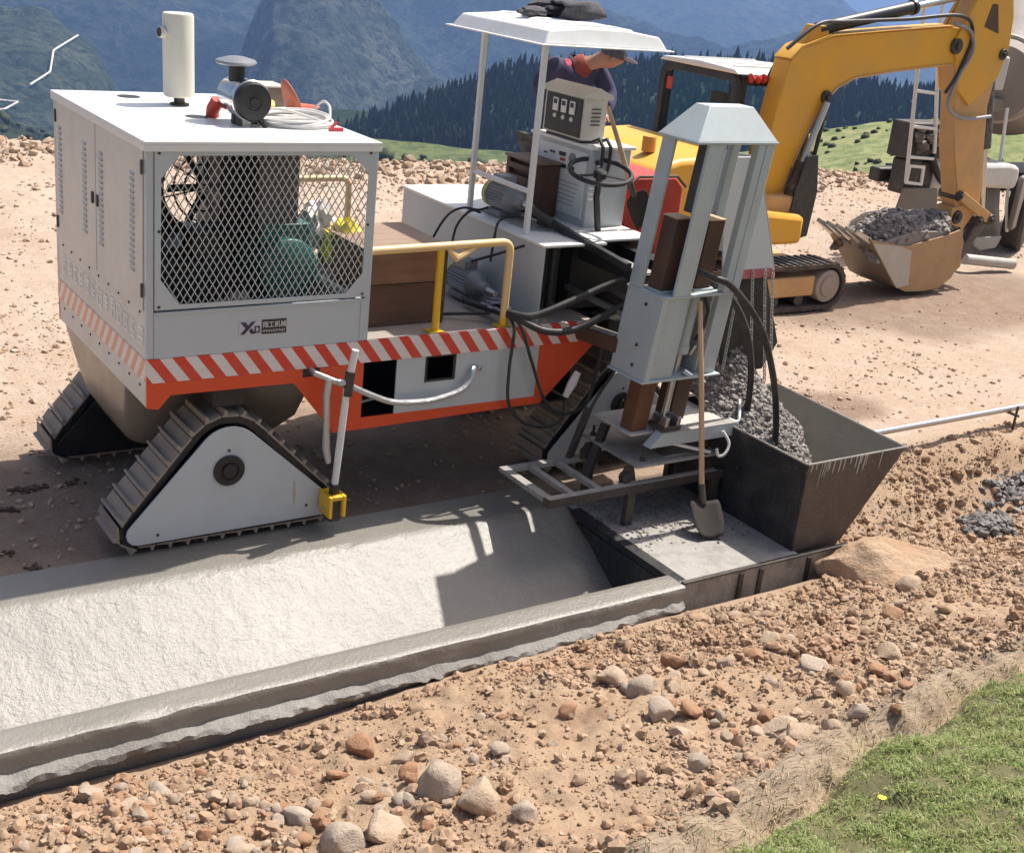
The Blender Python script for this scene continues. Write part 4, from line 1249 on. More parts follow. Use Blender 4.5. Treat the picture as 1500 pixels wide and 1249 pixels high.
# --- levelling sensor arm
ar = MB().tube([(1.03, 0.10, 0.955), (1.04, -0.06, 0.935), (1.25, -0.13, 0.845)], 0.020, 12).build('sensor_arm', M['steel'], PV)
MB().tube([(1.262, -0.16, 1.10), (1.222, -0.15, 0.845), (1.178, -0.14, 0.17)], 0.023, 14).build('sensor_rod', M['plastic_white'], PV)
MB().tube([(1.240, -0.152, 0.96), (1.228, -0.15, 0.80)], 0.032, 14).build('rod_clamp', M['darksteel'], PV)
MB().lathe([(0.024, 0), (0.024, 0.07)], (1.165, -0.13, 0.885), (0.4, -0.1, 0), 12).build('clamp_knob', M['steel'], PV)
foil = paint('foil_wrap', (0.55, 0.56, 0.58, 1), 0.32, metal=0.7, dirt=0.2, bmp=0.5, bscale=35)
MB().tube([(1.12, -0.10, 0.90), (1.105, -0.11, 0.80), (1.11, -0.11, 0.62), (1.118, -0.11, 0.44), (1.14, -0.11, 0.34)], 0.022, 10, True, [0.022, 0.024, 0.021, 0.026, 0.019]).build('cable_sleeve', foil, PV)
def smooth_path(pts, n=8):
    P = [Vector(p_) for p_ in pts]; out = []
    for i in range(len(P) - 1):
        p0 = P[max(i - 1, 0)]; p1 = P[i]; p2 = P[i + 1]; p3 = P[min(i + 2, len(P) - 1)]
        for t in np.linspace(0, 1, n, endpoint=False):
            out.append(0.5 * ((2 * p1) + (-p0 + p2) * t + (2 * p0 - 5 * p1 + 4 * p2 - p3) * t * t + (-p0 + 3 * p1 - 3 * p2 + p3) * t ** 3))
    out.append(P[-1])
    return out
MB().tube(smooth_path([(1.26, -0.12, 0.85), (1.42, -0.10, 0.765), (1.60, -0.085, 0.69), (1.83, -0.075, 0.665), (2.0, -0.07, 0.68), (2.13, -0.065, 0.715), (2.20, -0.05, 0.77), (2.225, -0.03, 0.835), (2.26, 0.0, 0.84)]), 0.020, 10).build('cable_sleeve', foil, PV)
yb_ = MB(); yb_.box(1.12, 1.145, -0.20, -0.04, -0.02, 0.13); yb_.box(1.215, 1.24, -0.20, -0.04, -0.02, 0.13); yb_.box(1.1455, 1.2145, -0.20, -0.04, 0.10, 0.13); yb_.box(1.1455, 1.2145, -0.06, -0.045, -0.02, 0.0995)
yb = yb_.build('rod_bracket', M['yellow'], PV, 0.006)
MB().cyl((1.18, -0.135, 0.131), (1.178, -0.14, 0.20), 0.034, None, 14).build('rod_socket', M['black'], yb)
MB().box(1.146, 1.214, -0.17, -0.07, -0.06, 0.095).build('roller_block', M['darksteel'], yb, 0.004)
MB().cyl((1.10, -0.13, 0.03), (1.12, -0.13, 0.03), 0.012, None, 10).cyl((1.24, -0.13, 0.01), (1.262, -0.13, 0.01), 0.012, None, 10).build('bolt', M['steel'], yb)

# --- hoses and cables on the paver
def hose(pts, r, mat='rubber', name='hose', parent=PV, n=10):
    return MB().tube(smooth_path(pts), r, n).build(name, M[mat], parent, 0, 60)
hose([(2.50, 0.18, 1.20), (2.53, -0.04, 1.20), (2.64, -0.12, 1.215), (2.913, -0.15, 1.309), (3.191, -0.18, 1.413), (3.40, -0.30, 1.50), (3.5, -0.45, 1.52)], 0.026)
hose([(2.51, 0.16, 1.17), (2.53, -0.06, 1.18), (2.675, -0.18, 1.118), (2.905, -0.2, 1.115), (3.152, -0.26, 1.234), (3.30, -0.36, 1.36)], 0.026)
hose([(2.53, 0.03, 1.16), (2.518, -0.05, 1.09), (2.502, -0.06, 0.824), (2.527, -0.06, 0.571), (2.661, -0.06, 0.412), (2.875, -0.06, 0.349), (3.02, -0.05, 0.40), (3.12, 0.10, 0.55)], 0.012)
hose([(2.56, 0.03, 1.16), (2.575, -0.06, 1.10), (2.695, -0.08, 0.812), (2.835, -0.08, 0.544), (3.028, -0.08, 0.443), (3.19, -0.08, 0.503), (3.253, -0.07, 0.70), (3.27, -0.1, 1.0)], 0.012)
hose([(3.331, -0.34, 1.324), (3.20, -0.34, 1.10), (3.16, -0.34, 0.95)], 0.012)
hose([(3.20, -0.36, 0.86), (3.08, -0.32, 0.62), (3.0, -0.28, 0.35), (2.96, -0.25, 0.20)], 0.012)
hose([(2.36, 0.9, 1.42), (2.40, 0.9, 1.54), (2.50, 0.9, 1.68), (2.62, 0.9, 1.725), (2.77, 0.93, 1.70), (2.90, 1.0, 1.70)], 0.009, name='cable')
hose([(2.55, 0.9, 1.46), (2.58, 0.9, 1.60), (2.68, 0.9, 1.70), (2.80, 0.95, 1.675)], 0.009, name='cable')
hose([(2.70, 0.6, 1.40), (2.715, 0.6, 1.58), (2.75, 0.62, 1.68), (2.88, 0.7, 1.70)], 0.009, name='cable')
hose([(2.60, 0.70, 1.38), (2.68, 0.45, 1.50), (2.735, 0.25, 1.60)], 0.010, name='cable')
hose([(1.62, 0.9, 1.10), (1.70, 0.6, 1.115), (2.0, 0.42, 1.11), (2.25, 0.3, 1.13), (2.45, 0.16, 1.16)], 0.012, name='cable')
hose([(2.48, 0.55, 1.14), (2.5, 0.35, 1.15), (2.52, 0.15, 1.17)], 0.026)
wr = MB()
for k in range(9):
    a = rng.uniform(-0.05, 0.05, 3)
    wr.tube([(2.44 + a[0], 0.18 + a[1], 1.22 + a[2] * .6), (2.49 + a[1], 0.10, 1.235 + a[0]), (2.53, 0.02 + a[2] * .4, 1.19 + a[1] * .6)], 0.006, 6)
wr.build('cable_bundle', paint('blue_grey_wire', (0.20, 0.22, 0.34, 1), 0.5), PV, kind='stuff')
MB().tube([(3.02, -0.05, 0.56), (3.06, -0.06, 0.66), (3.10, -0.06, 0.74)], 0.03, 8, True, [0.022, 0.034, 0.024]).build('tie_tag', M['plastic_white'], PV)
# ================================================================ mould, press tower and hopper (parts of the paver)
TS = 0.117
def lean(x, y, z):
    return (x + TS * (z - 0.90), y, z)
def T(mb, name, mat, parent, bevel=0.004, **k):
    return mb.xf(lean).build(name, mat, parent, bevel, **k)
tg = M['towergrey']
# mould deck, side face and end plate
mo = MB().box(2.93, 4.0, -1.60, -0.20, -0.170, -0.150)
mould = mo.build('mould', M['splash'], PV, 0.003)
MB().box(2.94, 4.46, -1.625, -1.601, -0.40, -0.156).build('mould_side', paint('cement_caked_side', (0.33, 0.305, 0.27, 1), 0.75, dirt=0.85, dirtcol=(0.09, 0.078, 0.066), dscale=5, bmp=0.5, bscale=30, speck=0.4), mould, 0.004)
MB().bar((2.94, -1.6125, -0.150), (4.46, -1.6125, -0.150), 0.035, 0.010).build('mould_edge', M['darksteel'], mould)
for x_ in (3.42, 3.60, 4.05):
    MB().box(x_, x_ + 0.035, -1.64, -1.626, -0.36, -0.17).build('mould_rib', M['darksteel'], mould)
MB().prism([(-0.36, -0.156), (-1.585, -0.156), (-1.50, -0.19), (-1.20, -0.63), (-1.10, -0.60), (-0.45, -0.175)], 'x', 2.918, 2.928).build('end_plate', M['blackmud'], mould)
MB().prism([(-0.42, -0.149), (-1.585, -0.149), (-1.585, -0.156), (-0.42, -0.156)], 'x', 2.905, 2.99).build('end_flange', M['blackmud'], mould)
MB().bar((2.912, -0.5, -0.215), (2.912, -1.42, -0.215), 0.012, 0.008).build('end_rib', M['blackmud'], mould)
# frame over the mould
fz = 0.135
frm = MB().box(2.41, 3.97, -0.80, -0.735, 0.10, 0.160)
frame = frm.build('mould_frame', M['darksteel'], PV, 0.003)
def fbar(x0, x1, y0, y1, mat='splash', nm='frame_bar'):
    MB().box(x0, x1, y0, y1, 0.125, 0.1595).build(nm, M[mat], frame, 0.003)
fbar(2.41, 2.475, -0.7345, -0.19); fbar(2.62, 2.67, -0.7345, -0.25); fbar(2.85, 2.90, -0.7345, -0.25)
fbar(2.476, 3.20, -0.249, -0.19)
MB().box(2.42, 3.90, -0.795, -0.74, 0.1605, 0.1635).build('cement_crust', M['splash'], frame)
for (x_, y_) in ((3.10, -0.79), (3.10, -0.30), (3.88, -0.79), (3.88, -0.30)):
    MB().box(x_, x_ + 0.065, y_, y_ + 0.05, -0.1495, 0.099).build('frame_leg', M['darksteel'], frame, 0.003)
MB().box(3.2005, 3.97, -0.249, -0.19, 0.10, 0.159).build('frame_bar', M['darksteel'], frame, 0.003)
# brackets up to plate
for (x_, y_) in ((3.12, -0.74), (3.82, -0.74), (3.12, -0.28), (3.82, -0.28)):
    br = MB().prism([(x_ - 0.07, 0.165), (x_ + 0.07, 0.165), (x_ + 0.035, 0.28), (x_ - 0.035, 0.28)], 'y', y_, y_ + 0.02).build('bracket', M['darksteel'], frame)
    MB().lathe([(0.042, 0), (0.042, 0.05)], (x_ - 0.02, y_ - 0.015, 0.20), (0, 1, 0), 16).build('pivot', M['darksteel'], br)
lp = MB().box(3.13, 3.90, -0.80, -0.10, 0.283, 0.300).build('lower_plate', M['splash'], frame, 0.003)
for (x_, y_) in ((3.24, -0.72), (3.20, -0.2), (3.82, -0.72)):
    MB().cyl((x_, y_, 0.3005), (x_, y_, 0.375), 0.011, None, 10).lathe([(0.022, 0), (0.022, 0.02)], (x_, y_, 0.302), (0, 0, 1), 6).build('bolt', M['darksteel'], lp)
MB().box(3.44, 3.52, -0.70, -0.62, 0.3005, 0.345).box(3.465, 3.495, -0.69, -0.63, 0.3455, 0.41).cyl((3.48, -0.66, 0.40), (3.48, -0.66, 0.475), 0.014, None, 10).build('clevis', M['darksteel'], lp, 0.003)
up = MB().box(3.12, 4.0, -0.70, -0.26, 0.485, 0.500).build('upper_plate', paint('cement_dusted_plate', (0.50, 0.485, 0.45, 1), 0.6, dirt=0.5, dirtcol=(0.28, 0.25, 0.22), dscale=9, bmp=0.2), frame, 0.003)
fb_ = MB().prism([(3.22, 0.42), (3.98, 0.42), (4.02, 0.515), (3.32, 0.515)], 'y', -0.80, -0.72).build('front_beam', M['towergrey'], up, 0.003)
MB().box(3.325, 4.01, -0.80, -0.70, 0.5155, 0.521).build('cement_crust', M['splash'], up)
hose([(4.0, -0.72, 0.52), (4.06, -0.75, 0.50), (4.10, -0.72, 0.54), (4.2, -0.6, 0.60)], 0.011, 'plastic_white', 'cable', up)
hose([(3.86, -0.82, 0.48), (3.90, -0.86, 0.40), (3.86, -0.88, 0.33), (3.82, -0.86, 0.31), (3.81, -0.84, 0.36)], 0.011, 'plastic_white', 'cable', up)
MB().bar((3.45, -0.77, 0.42), (3.80, -0.79, 0.315), 0.02, 0.02).build('tie_bar', M['white'], up)
MB().bar((3.05, -0.35, 0.02), (3.22, -0.30, 0.42), 0.06, 0.05).build('side_arm', M['darksteel'], frame, 0.003)
MB().bar((2.98, -0.22, 0.13), (3.16, -0.16, 0.50), 0.04, 0.05).build('side_arm', M['darksteel'], frame, 0.003)
for k in range(14):
    a = rng.uniform(0, 1, 3)
# tower
tw = MB(); tw.box(3.09, 3.79, -0.772, -0.385, 0.888, 0.903)
tower = T(tw, 'press_tower', tg, PV)
T(MB().box(3.10, 3.78, -0.765, -0.385, 1.465, 1.480), 'mid_flange', tg, tower)
T(MB().box(3.105, 3.112, -0.76, -0.40, 0.9035, 1.4645), 'web', tg, tower, 0.001)
T(MB().box(3.1125, 3.16, -0.765, -0.758, 0.9035, 1.4645), 'web', tg, tower, 0.001)
T(MB().box(3.165, 3.36, -0.745, -0.70, 0.9035, 1.4645), 'box_column', tg, tower, 0.006)
T(MB().box(3.3605, 3.385, -0.73, -0.42, 0.9035, 1.4645), 'box_column', tg, tower, 0.003)
T(MB().box(3.63, 3.76, -0.74, -0.69, 0.9035, 1.4645), 'box_column', tg, tower, 0.006)
T(MB().box(3.61, 3.63, -0.70, -0.42, 0.9035, 1.4645), 'box_column', tg, tower, 0.003)
T(MB().box(3.16, 3.77, -0.405, -0.392, 0.9035, 1.4645), 'back_web', tg, tower, 0.002)
bl = MB()
for z_ in (0.98, 1.12, 1.40): bl.lathe([(0.013, 0), (0.011, 0.008)], (3.1035, -0.62, z_), (-1, 0, 0), 8)
T(bl, 'bolt', M['darksteel'], tower, 0, kind='stuff')
# hydraulic ram between the columns
cyl_ = T(MB().lathe([(0.05, 0), (0.05, 0.36), (0.058, 0.365), (0.058, 0.42), (0.04, 0.425)], (3.49, -0.64, 1.46), (0, 0, -1), 24), 'ram', tg, tower, 0)
T(MB().cyl((3.49, -0.64, 1.04), (3.47, -0.66, 0.585), 0.024, None, 16), 'ram_rod', M['steel'], tower, 0)
T(MB().cyl((3.56, -0.67, 1.03), (3.575, -0.69, 1.10), 0.014, None, 10), 'ram_port', M['steel'], tower, 0)
T(MB().cyl((3.49, -0.72, 0.93), (3.53, -0.76, 0.90), 0.02, None, 10), 'valve', M['steel'], tower, 0)
cl = T(MB().box(3.37, 3.53, -0.79, -0.62, 0.525, 0.555), 'rod_clamp', M['darksteel'], tower, 0.004)
T(MB().box(3.38, 3.41, -0.79, -0.64, 0.556, 0.62), 'clamp_cheek', M['steel'], tower, 0.004)
T(MB().box(3.485, 3.515, -0.79, -0.64, 0.556, 0.62), 'clamp_cheek', M['steel'], tower, 0.004)
T(MB().cyl((3.37, -0.71, 0.59), (3.53, -0.71, 0.59), 0.022, None, 14), 'clamp_pin', M['darksteel'], tower, 0)
T(MB().cyl((3.40, -0.73, 0.62), (3.42, -0.72, 0.88), 0.008, None, 8), 'guide_rod', M['steel'], tower, 0)
# rusty guide columns
T(MB().box(3.20, 3.335, -0.66, -0.53, 0.5005, 0.8875), 'guide_column', M['rust'], tower, 0.006)
T(MB().box(3.56, 3.70, -0.62, -0.46, 0.5225, 0.8875), 'guide_column', M['rustdark'], tower, 0.006)
T(MB().box(3.165, 3.285, -0.66, -0.52, 1.4955, 1.975), 'guide_column', M['rustdark'], tower, 0.006)
T(MB().box(3.46, 3.60, -0.66, -0.50, 1.4955, 1.955), 'guide_column', M['rustdark'], tower, 0.006)
for (x0, x1, y0, y1, z_) in ((3.16, 3.29, -0.665, -0.515, 1.98), (3.455, 3.605, -0.665, -0.495, 1.96)):
    T(MB().box(x0, x1, y0, y1, z_ - 0.004, z_ + 0.004), 'column_cap', M['handle'], tower, 0)
T(MB().box(3.15, 3.30, -0.68, -0.50, 1.4805, 1.495), 'collar', tg, tower, 0.003)
T(MB().box(3.44, 3.62, -0.68, -0.48, 1.4805, 1.495), 'collar', tg, tower, 0.003)
# upper legs
for (x0, x1, y0, y1) in ((3.105, 3.128, -0.53, -0.40), (3.20, 3.325, -0.765, -0.74), (3.3255, 3.345, -0.765, -0.60), (3.70, 3.775, -0.765, -0.745), (3.635, 3.6995, -0.76, -0.70), (3.70, 3.775, -0.45, -0.40), (3.128, 3.145, -0.42, -0.395)):
    T(MB().box(x0, x1, y0, y1, 1.4805, 2.478), 'tower_leg', tg, tower, 0.004)
T(MB().box(3.105, 3.21, -0.41, -0.395, 1.50, 2.478), 'back_web', tg, tower, 0.002) if False else None
T(MB().box(3.08, 3.79, -0.775, -0.375, 2.4785, 2.495), 'top_plate', tg, tower, 0.003)
cap = MB()
b_ = [(3.085, -0.77, 2.4955), (3.785, -0.77, 2.4955), (3.785, -0.38, 2.4955), (3.085, -0.38, 2.4955)]
t_ = [(3.245, -0.63, 2.70), (3.625, -0.63, 2.70), (3.625, -0.49, 2.70), (3.245, -0.49, 2.70)]
cap.hexa(b_, t_)
T(cap, 'tower_cap', tg, tower, 0.004)
# slide and hoses inside the tower
T(MB().tube([(3.46, -0.5, 2.46), (3.45, -0.52, 2.2), (3.47, -0.56, 2.0), (3.43, -0.62, 1.82), (3.36, -0.70, 1.68)], 0.018, 10), 'hose', M['rubber'], tower, 0)
T(MB().box(3.39, 3.46, -0.55, -0.45, 1.98, 2.47), 'slide', M['darksteel'], tower, 0.004)
T(MB().cyl((3.43, -0.57, 2.1), (3.43, -0.57, 2.22), 0.022, None, 12), 'fitting', M['steel'], tower, 0)
T(MB().tube([(3.53, -0.70, 1.46), (3.56, -0.74, 1.36), (3.56, -0.74, 1.25), (3.545, -0.70, 1.14)], 0.013, 8), 'hose', M['rubber'], tower, 0)
hose([(3.50, -0.55, 1.56), (3.65, -0.62, 1.54), (3.867, -0.66, 1.423), (4.086, -0.66, 1.158), (4.204, -0.66, 0.839), (4.235, -0.66, 0.50), (4.24, -0.66, 0.30)], 0.024)
hose([(3.42, -0.62, 1.66), (3.55, -0.80, 1.61), (3.70, -0.85, 1.545), (3.992, -0.87, 1.266), (4.19, -0.87, 0.923), (4.307, -0.87, 0.599), (4.375, -0.87, 0.25)], 0.024)

# hopper
hp = MB()
def wall(mb, a, b, c, d, th):
    a, b, c, d = map(Vector, (a, b, c, d)); n = (b - a).cross(d - a).normalized() * th
    mb.hexa([a, b, c, d], [a + n, b + n, c + n, d + n])
x0, yF, yB, zb_, zt_ = 3.98, -1.546, -0.16, -0.15, 0.487
wl = MB().box(3.975, 3.985, yF, yB, zb_, zt_)
hop = wl.build('hopper', M['blackmud'], PV, 0.002)
MB().prism([(3.9855, zb_), (4.455, zb_), (4.955, zt_), (3.9855, zt_)], 'y', yF, yF + 0.010).build('hopper_front', M['hopper'], hop, 0.002)
w2 = MB(); wall(w2, (4.456, yF, zb_), (4.956, yF, zt_), (5.02, yB, zt_), (4.52, yB, zb_), 0.010); w2.build('hopper_side', M['hopdust'] if 'hopdust' in M else M['splash'], hop, 0.002)
MB().prism([(3.9855, zb_), (4.51, zb_), (5.01, zt_), (3.9855, zt_)], 'y', yB - 0.010, yB).build('hopper_back', M['splash'], hop, 0.002)
rimm = MB().tube([(3.98, yF + 0.005, zt_ + 0.004), (4.957, yF + 0.005, zt_ + 0.004), (5.022, yB, zt_ + 0.004), (3.98, yB, zt_ + 0.004), (3.98, yF + 0.005, zt_ + 0.004)], 0.008, 8).build('hopper_rim', M['splash'], hop)
M['drip'] = paint('dried_cement_drip', (0.42, 0.40, 0.37, 1), 0.7, dirt=0.3, dirtcol=(0.2, 0.18, 0.16), dscale=20)
dp = MB()
for k in range(17):
    x_ = 4.02 + 0.045 * k + rng.uniform(-0.02, 0.02) if k < 9 else rng.uniform(4.02, 4.85); ln = rng.uniform(0.03, 0.14) * (2.0 if k in (2, 3) else 1.0); w_ = rng.uniform(0.003, 0.009)
    dp.prism([(x_ - w_, zt_), (x_ + w_, zt_), (x_ + w_ * 0.7 - ln * 0.08, zt_ - ln * 0.8), (x_ - ln * 0.1, zt_ - ln), (x_ - w_ * 0.7 - ln * 0.08, zt_ - ln * 0.8)], 'y', yF - 0.003, yF - 0.0005)
dp.build('cement_drip', M['drip'], hop, kind='stuff')
MB().prism([(3.9855, -0.30), (4.40, -0.30), (4.455, -0.1505), (3.9855, -0.1505)], 'y', -1.53, -0.2).build('hopper_base', M['hopper'], hop)
# feed box behind the tower, with red hem, chains and rubber flap
sheet = paint('pale_feed_box', (0.62, 0.645, 0.66, 1), 0.45, dirt=0.3, dirtcol=(0.45, 0.45, 0.44), speck=0.4)
fbx = MB().prism([(3.86, 2.33), (4.19, 2.33), (4.52, 1.52), (4.02, 1.52)], 'y', -0.40, -0.385)
fb = fbx.build('feed_box', sheet, PV, 0.003)
MB().hexa([(4.524, -0.40, 1.52), (4.53, -0.40, 1.52), (4.53, 0.25, 1.50), (4.524, 0.25, 1.50)], [(4.194, -0.40, 2.33), (4.20, -0.40, 2.33), (4.20, 0.25, 2.30), (4.194, 0.25, 2.30)]).build('feed_box_side', sheet, fb)
MB().prism([(4.02, 1.5195), (4.523, 1.5195), (4.545, 1.455), (4.035, 1.455)], 'y', -0.405, -0.380).build('red_hem', paint('faded_red_hem', (0.50, 0.10, 0.11, 1), 0.5, dirt=0.4, dirtcol=(0.55, 0.45, 0.43)), fb)
MB().prism([(4.06, 1.454), (4.50, 1.454), (4.74, 0.92), (4.62, 0.72), (4.20, 0.72)], 'y', -0.36, -0.345).build('rubber_flap', M['rubber'], fb)
M['chain'] = paint('pale_chain', (0.50, 0.50, 0.48, 1), 0.45, metal=0.4, dirt=0.3)
for (xa, xb, zb2) in ((4.06, 3.98, 1.03), (4.18, 4.16, 0.74), (4.30, 4.44, 0.78), (4.42, 4.62, 0.62), (4.50, 4.66, 0.72)):
    c_ = MB(); n_ = int((1.50 - zb2) / 0.030)
    for k in range(n_):
        t = k / n_; x_ = xa + (xb - xa) * t; z_ = 1.50 + (zb2 - 1.50) * t
        r_ = 0.011
        pts = [(x_ + (r_ * math.cos(a) if k % 2 else 0), -0.415 + (0 if k % 2 else r_ * math.cos(a)), z_ + 0.020 * math.sin(a)) for a in np.linspace(0, 2 * math.pi, 9)]
        c_.tube(pts, 0.0045, 5, False)
    c_.build('chain', M['chain'], fb)
# aggregate heaped in the hopper
n_ = 9000
u = rng.uniform(0, 1, (n_, 2))
gx = 3.99 + u[:, 0] * 0.98; gy = -1.535 + u[:, 1] * 1.36
d_ = np.hypot((gx - 4.32) / 1.0, (gy + 0.30) / 1.0)
hz_ = 0.90 - 1.0 * np.clip(d_ - 0.06, 0, None) ** 0.92 + 0.03 * vnoise(gx * 6, gy * 6, 55)
hz_ = np.minimum(hz_, 0.94)
ok = (hz_ > -0.12) & (gx < 4.455 + (hz_ + 0.15) / 0.637 * 0.5 - 0.03) & ((gx > 4.01) | (hz_ > 0.5))
Pg = np.stack([gx, gy, hz_ - rng.uniform(0, 0.03, n_)], -1)[ok]
lumps('aggregate_heap', Pg, rng.uniform(0.010, 0.030, len(Pg)) , M['gravel'], 1, 0.25, 0.9, **dict(kind='stuff', label='wet grey aggregate mix heaped inside the black hopper', category='aggregate'))
# solid core under the heap
cg = np.linspace(0, 1, 40)
cx_, cy_ = np.meshgrid(3.99 + cg * 0.98, -1.535 + cg * 1.36, indexing='ij')
dd = np.hypot(cx_ - 4.32, cy_ + 0.30)
cz_ = np.clip(np.minimum(0.94, 0.90 - np.clip(dd - 0.06, 0, None) ** 0.92) - 0.025, -0.14, None)
lim = (cx_ - 4.445) / 0.5 * 0.637 - 0.15
cx_ = np.where(lim > cz_, 4.455 + (cz_ + 0.15) / 0.637 * 0.5 - 0.02, cx_)
link('aggregate_core', np_mesh('aggregate_core', np.stack([cx_, cy_, cz_], -1).reshape(-1, 3), grid_faces(40, 40)), M['gravel'], None, 0, 60, kind='stuff', label='damp grey mix under the heaped aggregate inside the hopper', category='aggregate')
# small crumbs spilt on the mould deck
n_ = 900
P_ = np.stack([rng.uniform(2.98, 3.96, n_), -0.28 - 1.0 * rng.beta(1.1, 2.2, n_), np.full(n_, -0.147)], -1)
lumps('concrete_crumbs', P_, rng.uniform(0.004, 0.016, n_), M['splashcrumb'] if 'splashcrumb' in M else M['gravel'], 1, 0.3, 0.6, kind='stuff', label='crumbs of spilt concrete scattered over the mould deck', category='concrete')
# ================================================================ excavator
EX = thing('excavator', 'yellow mini excavator with raised boom holding a loaded bucket beside the truck', 'excavator', (8.0, 4.2, G))
ey, ed = M['exyellow'], M['exdusty']
BY = 3.75
def yprism(poly, y0, y1, name, mat, parent, bevel=0.01, ang=30):
    return MB().prism(poly, 'y', y0, y1).build(name, mat, parent, bevel, ang)
# undercarriage
def ex_track(y0):
    w_ = 0.42
    oc_, _ = resample(hull([(6.75, 0.125, 0.275), (9.22, 0.125, 0.275)]), 90); ic_, _ = resample(hull([(6.75, 0.125, 0.225), (9.22, 0.125, 0.225)]), 90)
    tb = MB().ring([tuple(p_) for p_ in oc_], [tuple(p_) for p_ in ic_], 'y', y0, y0 + w_)
    t_ = tb.build('track', paint('muddy_rubber', (0.05, 0.04, 0.034, 1), 0.8, dirt=0.5, dirtcol=(0.26, 0.17, 0.11)), EX, 0, 40)
    lug = MB()
    cp_, L_ = resample(hull([(6.75, 0.125, 0.28), (9.22, 0.125, 0.28)]), 60)
    for i in range(60):
        a = cp_[i]; tt = cp_[(i + 1) % 60] - cp_[i - 1]; an = math.atan2(tt[1], tt[0])
        c_, s_ = math.cos(an), math.sin(an)
        q_ = [(-0.03, -0.015), (0.03, -0.015), (0.022, 0.012), (-0.022, 0.012)]
        lug.prism([(a[0] + u_ * c_ + v_ * s_, a[1] + u_ * s_ - v_ * c_) for u_, v_ in q_], 'y', y0 + 0.01, y0 + w_ - 0.01)
    lug.build('track_lug', M['darksteel'], t_, kind='stuff')
    MB().box(6.95, 9.0, y0 + 0.03, y0 + w_ - 0.03, 0.02, 0.26).build('track_frame', ed, t_, 0.02)
    for x_ in (6.75, 9.22):
        MB().lathe([(0.19, 0), (0.20, 0.02), (0.20, w_ - 0.06), (0.19, w_ - 0.04)], (x_, y0 + 0.02, 0.125), (0, 1, 0), 28).lathe([(0.13, 0), (0.12, 0.02)], (x_, y0 + 0.018, 0.125), (0, -1, 0), 24).build('idler', paint('dusty_idler', (0.36, 0.30, 0.25, 1), 0.7), t_)
    for k in range(5):
        MB().cyl((7.2 + k * 0.4, y0 + 0.05, -0.03), (7.2 + k * 0.4, y0 + w_ - 0.05, -0.03), 0.07, None, 16).build('roller', M['darksteel'], t_)
ex_track(3.18); ex_track(4.92)
MB().box(7.2, 8.9, 3.6, 4.92, 0.12, 0.42).build('undercarriage', ed, EX, 0.02)
MB().lathe([(0.55, 0), (0.55, 0.16)], (8.0, 4.26, 0.42), (0, 0, 1), 32).build('slew_ring', M['darksteel'], EX)
# upper structure
hood_poly = [(6.35, 0.62), (8.75, 0.62), (8.75, 0.95), (8.05, 1.02), (8.05, 1.56), (7.6, 1.64), (6.75, 1.60), (6.42, 1.50), (6.30, 1.30), (6.28, 0.8)]
hd = yprism(hood_poly, 3.30, 5.35, 'body', ey, EX, 0.06, 30)
yprism([(6.20, 0.62), (6.9, 0.62), (6.9, 1.08), (6.24, 1.08)], 3.28, 5.37, 'counterweight', ey, EX, 0.08)
gr2 = MB()
for k in range(3): gr2.box(6.95, 7.45, 3.285, 3.299, 1.16 + k * 0.09, 1.20 + k * 0.09)
gr2.build('grille', M['darksteel'], hd, kind='stuff')
MB().box(7.595, 7.605, 3.292, 3.299, 0.7, 1.52).build('panel_seam', M['black'], hd)
MB().lathe([(0.075, 0), (0.075, 0.15), (0.07, 0.16)], (6.70, 3.80, 1.60), (0, 0, 1), 20).build('exhaust_cap', paint('orange_cap', (0.62, 0.26, 0.02, 1), 0.5), hd)
MB().lathe([(0.10, 0), (0.09, 0.01)], (6.34, 3.9, 1.25), (-1, 0, 0), 20).build('round_decal', M['white'], hd)
# cab
cx0, cx1, cy0, cy1, cz0, cz1 = 7.98, 9.25, 3.95, 5.30, 1.0, 2.42
cabm = paint('cab_black', (0.02, 0.022, 0.024, 1), 0.4, dirt=0.15)
cabf = MB()
pw = 0.085
for (x_, y_) in ((cx0, cy0), (cx0, cy1 - pw), (cx1 - pw, cy0), (cx1 - pw, cy1 - pw)):
    cabf.box(x_, x_ + pw, y_, y_ + pw, cz0, cz1 - 0.1)
cab_ = MB()
def crect(y0, y1, z0, z1, r):
    o_ = []
    for (cy_2, cz_2, a0) in ((y0 + r, z0 + r, 180), (y1 - r, z0 + r, 270), (y1 - r, z1 - r, 0), (y0 + r, z1 - r, 90)):
        for a in np.linspace(0, 90, 6):
            o_.append((cy_2 + r * math.cos(rad(a0 + a)), cz_2 + r * math.sin(rad(a0 + a))))
    return o_
cab_.ring(crect(cy0, cy1, cz0, cz1, 0.14), crect(cy0 + 0.09, cy1 - 0.09, cz0 + 0.42, cz1 - 0.09, 0.10), 'x', cx0, cx0 + 0.07)
cab_.ring(crect(cy0, cy1, cz0, cz1, 0.14), crect(cy0 + 0.09, cy1 - 0.09, cz0 + 0.35, cz1 - 0.09, 0.10), 'x', cx1 - 0.07, cx1)
cab_.ring([(cx0 + 0.07, cz0), (cx1 - 0.07, cz0), (cx1 - 0.07, cz1 - 0.02), (cx0 + 0.07, cz1 - 0.02)], [(cx0 + 0.16, cz0 + 0.45), (cx1 - 0.14, cz0 + 0.45), (cx1 - 0.14, cz1 - 0.12), (cx0 + 0.16, cz1 - 0.12)], 'y', cy0 + 0.01, cy0 + 0.06)
